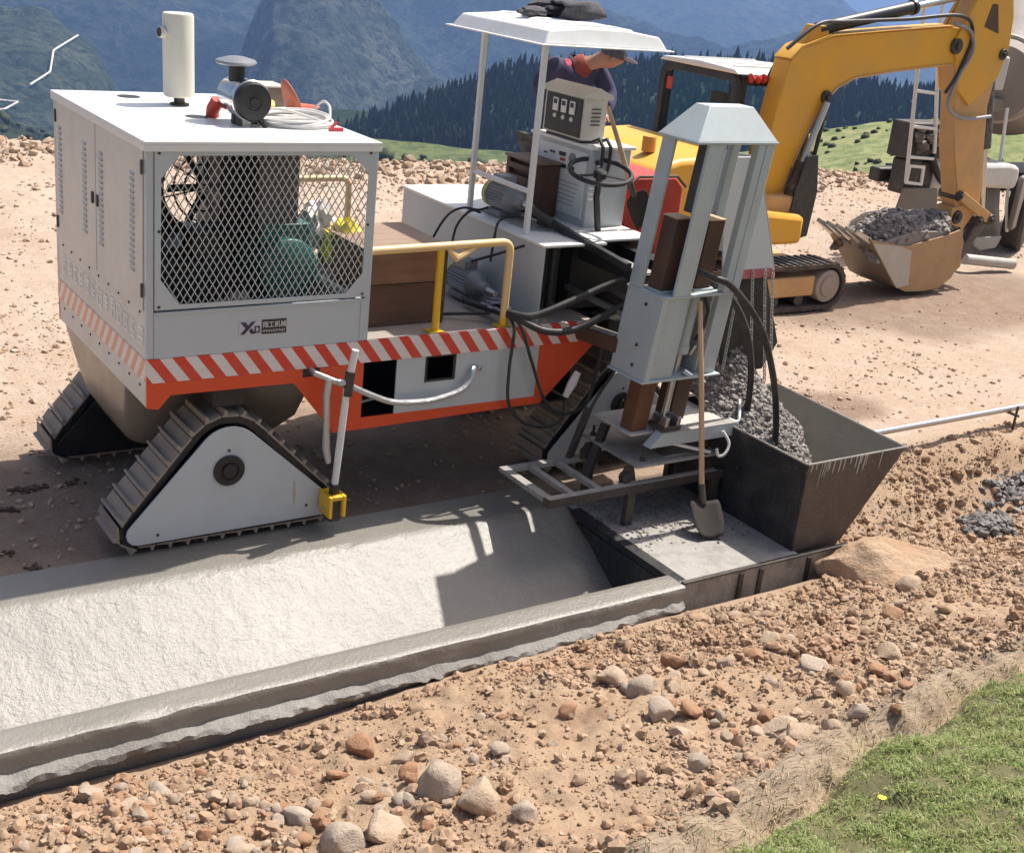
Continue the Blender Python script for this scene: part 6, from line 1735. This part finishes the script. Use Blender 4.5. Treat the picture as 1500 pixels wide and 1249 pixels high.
# red fuel tank on the paver
ft_ = MB().prism([(3.86, 1.0925), (4.46, 1.0925), (4.46, 1.90), (4.36, 1.985), (3.98, 1.985), (3.88, 1.90)], 'y', 0.62, 1.25)
ftk = ft_.build('fuel_tank', M['red'], PV, 0.03)
MB().tube([(3.88, 0.615, 1.91), (3.98, 0.615, 1.99), (4.36, 0.615, 1.99), (4.46, 0.615, 1.91)], 0.012, 8).build('tank_seam', M['rustdark'], ftk)
# brown chest behind the handrail
ct = thing('chest', 'rust brown plank chest standing on the deck behind the yellow handrail', 'chest', (1.8, 0.55, 1.092))
MB().box(1.50, 2.085, 0.245, 0.262, 1.385, 1.615).build('board', M['wood'], ct, 0.004)
MB().box(1.50, 2.085, 0.262, 0.280, 1.0925, 1.378).build('board', M['crate2'] if 'crate2' in M else wood('dark_rust_board', (0.14, 0.07, 0.045), (0.10, 0.05, 0.03), 0), ct, 0.004)
MB().box(2.086, 2.125, 0.245, 0.90, 1.0925, 1.612).build('board', wood('dark_edge_board', (0.09, 0.05, 0.03), (0.06, 0.035, 0.025), 1), ct, 0.003)
MB().box(1.49, 2.13, 0.235, 0.92, 1.6155, 1.632).build('lid', wood('dusty_lid', (0.34, 0.24, 0.17), (0.25, 0.165, 0.11), 0), ct, 0.003)
MB().box(1.50, 2.085, 0.88, 0.90, 1.0925, 1.614).build('board', M['wood'], ct)
MB().box(1.482, 1.4995, 0.245, 0.90, 1.0925, 1.614).build('board', M['wood'], ct)
# dark wooden crate beside the console
cr = thing('crate', 'dark brown slatted wooden crate beside the control console', 'crate', (3.3, 1.04, 1.65))
for (y0, y1) in ((0.83, 0.875), (1.205, 1.25)):
    MB().box(3.19, 3.225, y0, y1, 1.6505, 2.04).build('post', M['crate'], cr, 0.004)
MB().box(3.225, 3.40, 0.84, 1.24, 1.6505, 2.035).build('crate_body', M['crate'], cr, 0.004)
for z_ in (1.70, 1.80, 1.90, 1.985):
    MB().box(3.185, 3.2245, 0.8755, 1.2045, z_ - 0.022, z_ + 0.022).build('slat', M['crate'], cr, 0.003)
MB().box(3.175, 3.41, 0.82, 1.26, 2.0405, 2.058).build('lid', wood('crate_lid', (0.24, 0.16, 0.11), (0.15, 0.09, 0.06), 1), cr, 0.003)
# things lying on the cabinet roof
bxr = thing('parts_box', 'small tin parts box with pale lid on the cabinet roof', 'box', (1.28, 1.46, 2.35))
MB().box(1.17, 1.40, 1.34, 1.58, 2.3505, 2.475).build('box_body', paint('tin_box', (0.20, 0.17, 0.14, 1), 0.4, metal=0.5, dirt=0.4), bxr, 0.004)
MB().box(1.16, 1.41, 1.33, 1.59, 2.4755, 2.488).build('lid', paint('pale_lid', (0.56, 0.52, 0.44, 1), 0.4, dirt=0.3), bxr, 0.003)
# scoop: bowl with an upright rounded back
V = []; nu, nv = 40, 10
for j in range(nv):
    t = j / (nv - 1)
    for i in range(nu):
        ph = 2 * math.pi * i / nu
        cb_ = max(0.0, math.cos(ph - math.pi))
        rim = 0.050 + 0.165 * cb_ ** 0.9
        rx = 0.17 if math.cos(ph) > 0 else 0.10
        V.append((1.33 + rx * t * math.cos(ph) * (1 - 0.22 * cb_ * t), 1.03 + 0.125 * t * math.sin(ph), 2.357 + rim * t ** 3.2))
b_ = MB(); b_.v = V
for j in range(nv - 1):
    for i in range(nu): b_.f.append((j * nu + i, j * nu + (i + 1) % nu, (j + 1) * nu + (i + 1) % nu, (j + 1) * nu + i))
so = b_.build('plastic_scoop', paint('orange_plastic', (0.52, 0.13, 0.075, 1), 0.45, dirt=0.35, dirtcol=(0.55, 0.35, 0.28)), None, 0, 60)
md = so.modifiers.new('thick', 'SOLIDIFY'); md.thickness = 0.006
tag(so, 'faded orange plastic scoop with a rounded back on the cabinet roof', 'scoop')
cb = MB()
for k in range(8):
    a_ = rng.uniform(-0.02, 0.02, 4); ph = rng.uniform(0, 6.28)
    pts = [(1.13 + (0.235 + a_[0]) * math.cos(t) + a_[1], 0.60 + (0.17 + a_[2]) * math.sin(t) + a_[3], 2.361 + 0.009 * k * (0.6 + 0.4 * math.sin(t + ph))) for t in np.linspace(0, 2 * math.pi, 36)]
    cb.tube(pts, 0.0085, 8, False)
cb.tube(smooth_path([(0.92, 0.66, 2.43), (1.05, 0.63, 2.44), (1.2, 0.56, 2.41), (1.33, 0.47, 2.37)]), 0.009, 8)
cb.tube(smooth_path([(1.33, 0.75, 2.42), (1.38, 0.72, 2.48), (1.40, 0.66, 2.46), (1.38, 0.6, 2.40)]), 0.0085, 8)
tag(cb.build('cable_coil', paint('white_cable', (0.66, 0.65, 0.62, 1), 0.5, dirt=0.25)), 'coil of white cable lying on the cabinet roof', 'cable')
cl_ = MB().box(1.27, 1.36, 0.36, 0.39, 2.3505, 2.372).hexa([(1.28, 0.375, 2.372), (1.295, 0.375, 2.372), (1.295, 0.39, 2.372), (1.28, 0.39, 2.372)], [(1.32, 0.375, 2.41), (1.335, 0.375, 2.40), (1.335, 0.39, 2.40), (1.32, 0.39, 2.41)])
tag(cl_.build('spring_clip', paint('red_plastic', (0.55, 0.04, 0.05, 1), 0.4)), 'small red spring clip beside the white cable coil', 'clip')
crumple('plastic_bag', (1.08, 0.99, 2.40), (0.09, 0.08, 0.06), paint('yellow_film', (0.75, 0.62, 0.08, 1), 0.35), 'crumpled yellow plastic wrapper on the roof behind the scoop', 'bag', seed=3)
yw = paint('yellow_bag_film', (0.80, 0.66, 0.03, 1), 0.35, dirt=0.1)
crumple('plastic_sack', (1.60, 0.75, 1.52), (0.13, 0.14, 0.17), yw, 'bright yellow plastic sack standing on the deck beside the cabinet', 'sack', seed=5, amp=0.6, fr=3.2)
crumple('plastic_sack', (1.50, 0.95, 1.62), (0.11, 0.13, 0.16), paint('white_bag_film', (0.75, 0.70, 0.68, 1), 0.4), 'white plastic sack behind the yellow sack on the deck', 'sack', seed=8, amp=0.6, fr=3.0)
MB().box(1.42, 1.75, 0.62, 1.05, 1.0925, 1.385).build('deck_box', M['splash'], PV, 0.006)
# jacket on the canopy
jk2 = thing('folded_jacket', 'dark folded jacket lying on top of the white canopy', 'jacket', (3.35, 1.0, 3.07))
jm = paint('dark_jacket_cloth', (0.05, 0.048, 0.055, 1), 0.85, dirt=0.45, dirtcol=(0.26, 0.25, 0.26), dscale=7, bmp=0.5, bscale=14)
V = []; nu, nv = 22, 9
for j in range(nv):
    for i in range(nu):
        t = 2 * math.pi * i / nu; w_ = j / (nv - 1)
        r_ = 0.075 * (1 + 0.18 * math.sin(3 * t + 4 * w_) + 0.08 * math.sin(7 * t + 9 * w_))
        V.append((3.27 + 0.34 * w_, 0.93 + r_ * 1.5 * math.cos(t) - 0.03 * w_, 3.135 + r_ * 0.85 * math.sin(t)))
b_ = MB(); b_.v = V
for j in range(nv - 1):
    for i in range(nu): b_.f.append((j * nu + i, j * nu + (i + 1) % nu, (j + 1) * nu + (i + 1) % nu, (j + 1) * nu + i))
ro = b_.build('jacket_roll', jm, jk2, 0, 80)
so_ = ro.modifiers.new('thick', 'SOLIDIFY'); so_.thickness = 0.012
crumple('jacket_fold', (3.40, 1.05, 3.13), (0.24, 0.13, 0.065), jm, seed=11, amp=0.5, parent=jk2)
crumple('jacket_sleeve', (3.12, 0.98, 3.10), (0.13, 0.06, 0.035), jm, seed=13, amp=0.5, parent=jk2)
# guide rail pipe ahead of the hopper
gp_ = thing('guide_pipe', 'long bright steel pipe on a low stand ahead of the hopper', 'pipe', (8.5, -0.4, G))
MB().cyl((5.08, -0.40, 0.02), (11.5, -0.36, 0.03), 0.028, None, 14).build('pipe', M['steel'], gp_)
for x_ in (7.9, 10.6):
    MB().cyl((x_, -0.45, G - 0.15), (x_, -0.45, 0.07), 0.012, None, 8).build('stake', M['darksteel'], gp_)
    MB().bar((x_, -0.48, -0.018), (x_, -0.32, -0.018), 0.02, 0.02).build('support', M['darksteel'], gp_)
# ================================================================ stones, clods, grass
CM = Matrix.LocRotScale(cam.location, cam.rotation_euler, None).inverted()
CMn = np.array(CM)
def in_view(P, margin=0.22):
    q = P @ CMn[:3, :3].T + CMn[:3, 3]
    f = 1876.3 / 750.0
    x = f * q[:, 0] / -q[:, 2]; y = f * q[:, 1] / -q[:, 2]
    return (q[:, 2] < 0) & (np.abs(x) < 1 + margin) & (np.abs(y) < 0.833 + margin)


def rock_mesh(name, seed, sub=3, sharp=0.0):
    V, F = ico(sub)
    r_ = np.random.default_rng(seed)
    # flat facets cut from a lumpy ball
    for k in range(11):
        n = r_.normal(size=3); n /= np.linalg.norm(n); d = r_.uniform(0.55, 0.9)
        s = V @ n; V = V - np.clip(s - d, 0, None)[:, None] * n * 0.92
    nz = np.array([mnoise.noise(Vector(v) * 1.6 + Vector((seed * 1.7, 0, 0))) * 0.16 + mnoise.noise(Vector(v) * 5.5 + Vector((seed, 3, 0))) * 0.045 for v in V.tolist()])
    V = V * (1 + nz)[:, None]
    V = V * np.array([1.0, r_.uniform(0.7, 0.95), r_.uniform(0.6, 0.85)])
    me = np_mesh(name, V, F)
    return me


ROCKS = {}
for mk in ('stone_pale', 'stone_red', 'stone_grey'):
    ROCKS[mk] = []
    for k in range(5):
        me = rock_mesh('stone', 100 + k + 17 * len(ROCKS))
        me.polygons.foreach_set('use_smooth', [True] * len(me.polygons)); me.set_sharp_from_angle(angle=rad(38))
        me.materials.append(M[mk]); ROCKS[mk].append(me)
LAB = {'stone_pale': ('pale cream stone lying on the dirt bank below the ditch', 'pale stones on the dirt bank'),
       'stone_red': ('reddish brown stone lying on the dirt bank below the ditch', 'reddish stones on the dirt bank'),
       'stone_grey': ('greyish tan stone lying on the dirt bank below the ditch', 'greyish stones on the dirt bank')}
STN = [(1.72, -2.45, 0.088), (1.72, -2.69, 0.089), (2.14, -2.46, 0.076), (1.58, -2.99, 0.076), (1.72, -3.06, 0.071), (1.5, -3.22, 0.062), (1.28, -3.57, 0.066), (2.72, -2.93, 0.093), (1.92, -3.46, 0.081), (1.74, -3.72, 0.074), (1.93, -3.6, 0.057), (2.57, -2.63, 0.061), (2.33, -2.66, 0.056), (2.82, -2.51, 0.067), (2.12, -3.72, 0.057), (1.97, -3.7, 0.054), (3.27, -3.0, 0.085), (2.55, -3.3, 0.067), (3.8, -2.59, 0.076), (0.29, -2.33, 0.103), (-0.22, -2.93, 0.058), (-0.26, -2.81, 0.065), (-0.23, -3.14, 0.097), (-0.06, -3.19, 0.093), (0.24, -2.87, 0.052), (0.29, -3.02, 0.12), (0.37, -3.23, 0.102), (-0.91, -1.95, 0.069), (-0.67, -2.23, 0.056), (-0.64, -2.69, 0.049), (0.37, -2.59, 0.051), (0.06, -2.53, 0.054), (-0.55, -2.82, 0.043), (-0.83, -2.43, 0.041), (-1.16, -2.08, 0.039), (2.89, -3.24, 0.062), (1.23, -2.71, 0.051), (1.74, -2.22, 0.057), (0.45, -3.45, 0.071), (0.72, -2.86, 0.048), (4.33, -2.28, 0.09)]
extra = []
cl_c = [(-0.9, -2.35, 0.4), (-0.5, -2.75, 0.4), (1.75, -2.8, 0.5), (1.95, -3.55, 0.45), (-0.2, -3.0, 0.45), (0.3, -2.9, 0.5), (2.6, -2.8, 0.7), (-0.7, -2.45, 0.5), (5.3, -1.3, 0.6), (3.6, -2.5, 0.7), (1.0, -2.4, 0.7)]
while len(extra) < 225:
    c_ = cl_c[rng.integers(len(cl_c))]
    x_, y_ = c_[0] + rng.normal() * c_[2] * 0.6, c_[1] + rng.normal() * c_[2] * 0.45
    if y_ > -1.85 and x_ < 4.7: continue
    if y_ < float(y_turf(np.array(x_))) + 0.12: continue
    extra.append((x_, y_, 0.018 + 0.028 * rng.random() ** 1.6))
allst = np.array(STN + extra)
hz_ = ground_h(allst[:, 0], allst[:, 1])
for i, ((x_, y_, r_), z_) in enumerate(zip(allst, hz_)):
    kinds = ['stone_pale', 'stone_grey', 'stone_pale', 'stone_red', 'stone_grey', 'stone_pale', 'stone_red']
    mk = kinds[rng.integers(7)]
    o = bpy.data.objects.new('stone', ROCKS[mk][rng.integers(5)]); COL.objects.link(o)
    s = float(r_) * 1.12
    o.location = (x_, y_, z_ + s * 0.30); o.scale = (s * rng.uniform(0.85, 1.2), s * rng.uniform(0.85, 1.15), s * rng.uniform(0.8, 1.05))
    o.rotation_euler = (rng.uniform(-0.5, 0.5), rng.uniform(-0.5, 0.5), rng.uniform(0, 6.28))
    size = 'large' if r_ > 0.07 else 'fist-sized' if r_ > 0.034 else 'small'
    tf = float(y_turf(np.array(x_)))
    place = 'on the slope ahead of the hopper' if x_ > 4.6 else 'just below the ditch edge' if y_ > -2.35 else 'close to the crumbling turf edge' if y_ < tf + 0.55 else 'on the bank below the hopper mould' if x_ > 2.9 else 'on the bank below the black mould end plate' if x_ > 1.9 else 'on the bank below the hazard striped chassis' if x_ > 0.9 else 'on the bank below the yellow rod bracket' if x_ > 0.1 else 'on the bank below the front track'
    tone = {'stone_pale': 'pale cream', 'stone_red': 'reddish brown', 'stone_grey': 'greyish tan'}[mk]
    tag(o, f'{size} {tone} stone lying {place}', 'stone', f'{size} {tone} stones {place}')
bm_ = rock_mesh('boulder', 555, 5)
bm_.polygons.foreach_set('use_smooth', [True] * len(bm_.polygons)); bm_.set_sharp_from_angle(angle=rad(40)); bm_.materials.append(M['boulder'])
bo_ = bpy.data.objects.new('boulder', bm_); COL.objects.link(bo_)
bo_.location = (4.52, -2.03, -0.26); bo_.scale = (0.60, 0.42, 0.33); bo_.rotation_euler = (0.15, 0.10, -0.45)
tag(bo_, 'large earth crusted boulder lying beside the hopper', 'boulder')

# clods over the bank
def bank_pts(n, x0, x1, y0, y1):
    x = rng.uniform(x0, x1, n); y = rng.uniform(y0, y1, n)
    ok = ((y < -1.80) | ((x > 4.75) & (y < -0.35))) & (y > y_turf(x) + 0.26 - 0.12 * rng.random(n))
    x, y = x[ok], y[ok]
    P = np.stack([x, y, ground_h(x, y)], -1)
    return P[in_view(P)]


def clods(name, n, rmin, rmax, pw, sub, mat, label):
    P = bank_pts(n, -3.0, 8.5, -5.2, -0.3)
    w = 0.5 + 0.5 * fbm(P[:, 0] * 1.4, P[:, 1] * 1.4, 71, 3)
    P = P[rng.random(len(P)) < 0.12 + 1.3 * np.clip(w - 0.28, 0, 1) * 1.6]
    S = rmin + (rmax - rmin) * rng.random(len(P)) ** pw
    P[:, 2] += S * 0.25
    o = lumps(name, P, S, mat, sub, 0.26, 0.85, ang=30)
    tag(o, label, 'earth', kind='stuff')


clods('earth_crumbs', 190000, 0.0035, 0.013, 2.2, 0 + 1, M['clod'], 'fine crumbled earth covering the dirt bank')
clods('earth_clods', 26000, 0.009, 0.040, 3.2, 2, M['clod'], 'small clods and stones strewn over the dirt bank')
clods('earth_lumps', 900, 0.030, 0.065, 1.8, 3, M['clod'], 'bigger crumbling lumps of soil half sunk in the dirt bank')
# pebbles over the yard
def yard_pts(n, x0, x1, y0, y1):
    x = rng.uniform(x0, x1, n); y = rng.uniform(y0, y1, n)
    P = np.stack([x, y, ground_h(x, y)], -1)
    return P[in_view(P, 0.12)]


P = np.concatenate([yard_pts(26000, -4, 9, 0.12, 5.5), yard_pts(20000, 0, 26, 4, 13.5), yard_pts(2500, 4.8, 12, -0.3, 3)])
P = P[rng.random(len(P)) < 0.15 + 1.5 * np.clip(0.5 + 0.5 * fbm(P[:, 0] * 0.9, P[:, 1] * 0.9, 74, 3) - 0.3, 0, 1)]
S = 0.003 + 0.026 * rng.random(len(P)) ** 7 + 0.0013 * np.clip(P[:, 1], 0, 12)
P[:, 2] += S * 0.2
tag(lumps('yard_pebbles', P, S, M['pebble'], 1, 0.28, 0.75, ang=30), 'loose pebbles scattered over the pale dirt yard', 'pebbles', kind='stuff')
x = rng.uniform(-2, 30, 5200); y = y_far(x) + rng.normal(-0.25, 0.55, 5200)
P = np.stack([x, y, ground_h(x, y)], -1); S = 0.015 + 0.085 * rng.random(5200) ** 3.5
tag(lumps('edge_rubble', P + np.array([0, 0, 0.02]), S, M['pebble'], 1, 0.28, 0.85, ang=30), 'rubble and clods heaped along the far edge of the yard', 'rubble', kind='stuff')
# dark spoil
P = np.stack([6.62 + rng.normal(0, 0.14, 260), -1.27 + rng.normal(0, 0.07, 260), np.zeros(260)], -1)
P[:, 2] = ground_h(P[:, 0], P[:, 1]) + 0.05 * np.exp(-((P[:, 0] - 6.62) ** 2 + (P[:, 1] + 1.27) ** 2) / 0.05)
tag(lumps('dark_spoil', P, rng.uniform(0.015, 0.05, 260), M['slag'], 1, 0.3, 0.8), 'dark grey spoil lump dumped on the earth slope ahead of hopper', 'spoil', kind='stuff')
P = np.stack([7.35 + rng.normal(0, 0.2, 200), -1.0 + rng.normal(0, 0.08, 200), np.zeros(200)], -1); P[:, 2] = ground_h(P[:, 0], P[:, 1]) + 0.02
tag(lumps('dark_spoil', P, rng.uniform(0.015, 0.045, 200), M['slag'], 1, 0.3, 0.8), 'second smaller scatter of dark spoil near the steel pipe', 'spoil', kind='stuff')
P = []
for (cx_, cy_, n_) in ((-0.34, 1.22, 30), (-0.45, 1.25, 15), (-0.12, 1.2, 10), (-0.6, 0.95, 16), (-0.75, 0.35, 10), (-0.62, 0.12, 14), (-0.9, 0.6, 10)):
    P += [(cx_ + rng.normal() * 0.035, cy_ + rng.normal() * 0.025, 0) for _ in range(n_)]
P = np.array(P); P[:, 2] = ground_h(P[:, 0], P[:, 1]) + 0.008
tag(lumps('mud_lumps', P, rng.uniform(0.008, 0.022, len(P)), island('dark_mud', [(0.07, 0.045, 0.035), (0.10, 0.07, 0.05)]), 1, 0.3, 0.7), 'dark mud lumps dropped on the yard beside the track', 'mud', kind='stuff')

# grass on the bank top
n = 620000
x = rng.uniform(-0.6, 6.2, n); y = rng.uniform(-6.0, -2.6, n)
edge_ = y_turf(x)
keep = (y < edge_ + 0.02 + 0.05 * rng.normal(size=n)) & (rng.random(n) < 0.35 + 0.65 * sstep(0.05, -0.35, y - edge_)) & (fbm(x * 7, y * 7, 81, 3) + 0.50 > rng.random(n) * 0.8)
x, y = x[keep], y[keep]
P = np.stack([x, y, ground_h(x, y) - 0.004], -1)
P = P[in_view(P, 0.15)]
n = len(P)
h = rng.uniform(0.012, 0.038, n) * (0.7 + 0.5 * (fbm(P[:, 0] * 3, P[:, 1] * 3, 82, 2) + 0.5)); a = rng.uniform(0, 6.28, n); w = rng.uniform(0.0012, 0.0030, n); ln_ = rng.uniform(0.2, 1.3, n)
dx, dy = np.cos(a), np.sin(a)
sx_, sy_ = -dy * w, dx * w
b0 = P + np.stack([sx_, sy_, 0 * w], -1); b1 = P - np.stack([sx_, sy_, 0 * w], -1)
mx = P + np.stack([dx * h * ln_ * 0.3, dy * h * ln_ * 0.3, h * 0.62], -1)
m0 = mx + np.stack([sx_, sy_, 0 * w], -1) * 0.8; m1 = mx - np.stack([sx_, sy_, 0 * w], -1) * 0.8
tp = P + np.stack([dx * h * ln_, dy * h * ln_, h * (1.05 - 0.35 * ln_)], -1)
V = np.stack([b0, b1, m1, m0, tp], 1).reshape(-1, 3)
k = np.arange(n)[:, None] * 5
F = np.concatenate([k + np.array([[0, 1, 2]]), k + np.array([[0, 2, 3]]), k + np.array([[3, 2, 4]])])


def grass_mat():
    m, nt, bs = nodes('grass_blades')
    g = nt.nodes.new('ShaderNodeNewGeometry')
    c = ramp(nt, g.outputs['Random Per Island'], [(0.0, (0.17, 0.26, 0.06)), (0.3, (0.30, 0.38, 0.11)), (0.55, (0.21, 0.31, 0.08)), (0.8, (0.44, 0.46, 0.19)), (1.0, (0.58, 0.52, 0.31))])
    n_ = noise_tex(nt, 4, 4, 0.6, g.outputs['Position'])
    c = mixc(nt, math_(nt, 'MULTIPLY', ramp(nt, n_, [(0.45, 0), (0.65, 1)]), 0.5), c, (0.46, 0.45, 0.22))
    nt.links.new(c, bs.inputs['Base Color'])
    bs.inputs['Roughness'].default_value = 0.55
    tr = nt.nodes.new('ShaderNodeBsdfTranslucent'); nt.links.new(c, tr.inputs['Color'])
    mx_ = nt.nodes.new('ShaderNodeMixShader'); mx_.inputs[0].default_value = 0.35
    nt.links.new(bs.outputs[0], mx_.inputs[1]); nt.links.new(tr.outputs[0], mx_.inputs[2])
    nt.links.new(mx_.outputs[0], [q for q in nt.nodes if q.type == 'OUTPUT_MATERIAL'][0].inputs['Surface'])
    return m


go = link('grass', np_mesh('grass', V, F), grass_mat(), None, 0, 0)
tag(go, 'short green grass covering the top of the bank', 'grass', kind='stuff')
# dry stalks on the crumbling edge
n = 2600
x = rng.uniform(0.2, 5.2, n); y = y_turf(x) + np.abs(rng.normal(0.10, 0.10, n))
P = np.stack([x, y, ground_h(x, y) + 0.003], -1); P = P[in_view(P, 0.15)]; n = len(P)
a = rng.normal(rad(-160), 0.7, n); L_ = rng.uniform(0.02, 0.09, n); w = rng.uniform(0.0010, 0.0022, n)
d_ = np.stack([np.cos(a), np.sin(a), rng.uniform(-0.1, 0.5, n)], -1) * L_[:, None]
s_ = np.stack([-np.sin(a) * w, np.cos(a) * w, 0 * w], -1)
V = np.stack([P + s_, P - s_, P + d_], 1).reshape(-1, 3); F = np.arange(n)[:, None] * 3 + np.array([[0, 1, 2]])
tag(link('dry_roots', np_mesh('dry_roots', V, F), island('straw', [(0.40, 0.31, 0.19), (0.28, 0.20, 0.12), (0.5, 0.42, 0.28)], bmp=0), None, 0, 0), 'dry roots and straw along the crumbling turf edge', 'roots', kind='stuff')
# yellow flower in the grass
fl = thing('flower', 'small yellow flower standing in the grass', 'flower', (1.42, -4.45, 0.55))
fx, fy = 1.45, -4.40
fz_ = float(ground_h(np.array(fx), np.array(fy)))
fl.location = (fx, fy, fz_)
MB().cyl((fx, fy, fz_), (fx, fy, fz_ + 0.05), 0.0015, None, 6).build('stem', M['bushg'], fl)
pt = MB()
for k in range(10):
    t = k * 2 * math.pi / 10
    pt.prism([(fx, fy), (fx + 0.016 * math.cos(t - .25), fy + 0.016 * math.sin(t - .25)), (fx + 0.019 * math.cos(t), fy + 0.019 * math.sin(t)), (fx + 0.016 * math.cos(t + .25), fy + 0.016 * math.sin(t + .25))], 'z', fz_ + 0.050 + 0.0004 * k, fz_ + 0.0512 + 0.0004 * k)
pt.build('petal', paint('flower_yellow', (0.80, 0.60, 0.02, 1), 0.6), fl, kind='stuff')
# ---------------------------------------------------------------- haze: the air of the valley
hb = MB().box(-4500, 6000, -400, 6000, -900, 12)
m_h = bpy.data.materials.new('haze_air'); m_h.use_nodes = True
nt = m_h.node_tree
for n in list(nt.nodes):
    if n.type != 'OUTPUT_MATERIAL': nt.nodes.remove(n)
pv = nt.nodes.new('ShaderNodeVolumePrincipled')
pv.inputs['Color'].default_value = (0.32, 0.54, 1.0, 1)
pv.inputs['Density'].default_value = 0.00019
pv.inputs['Anisotropy'].default_value = 0.1
nt.links.new(pv.outputs[0], [n for n in nt.nodes if n.type == 'OUTPUT_MATERIAL'][0].inputs['Volume'])
hz = hb.build('haze', m_h, None, 0, 0, kind='stuff')
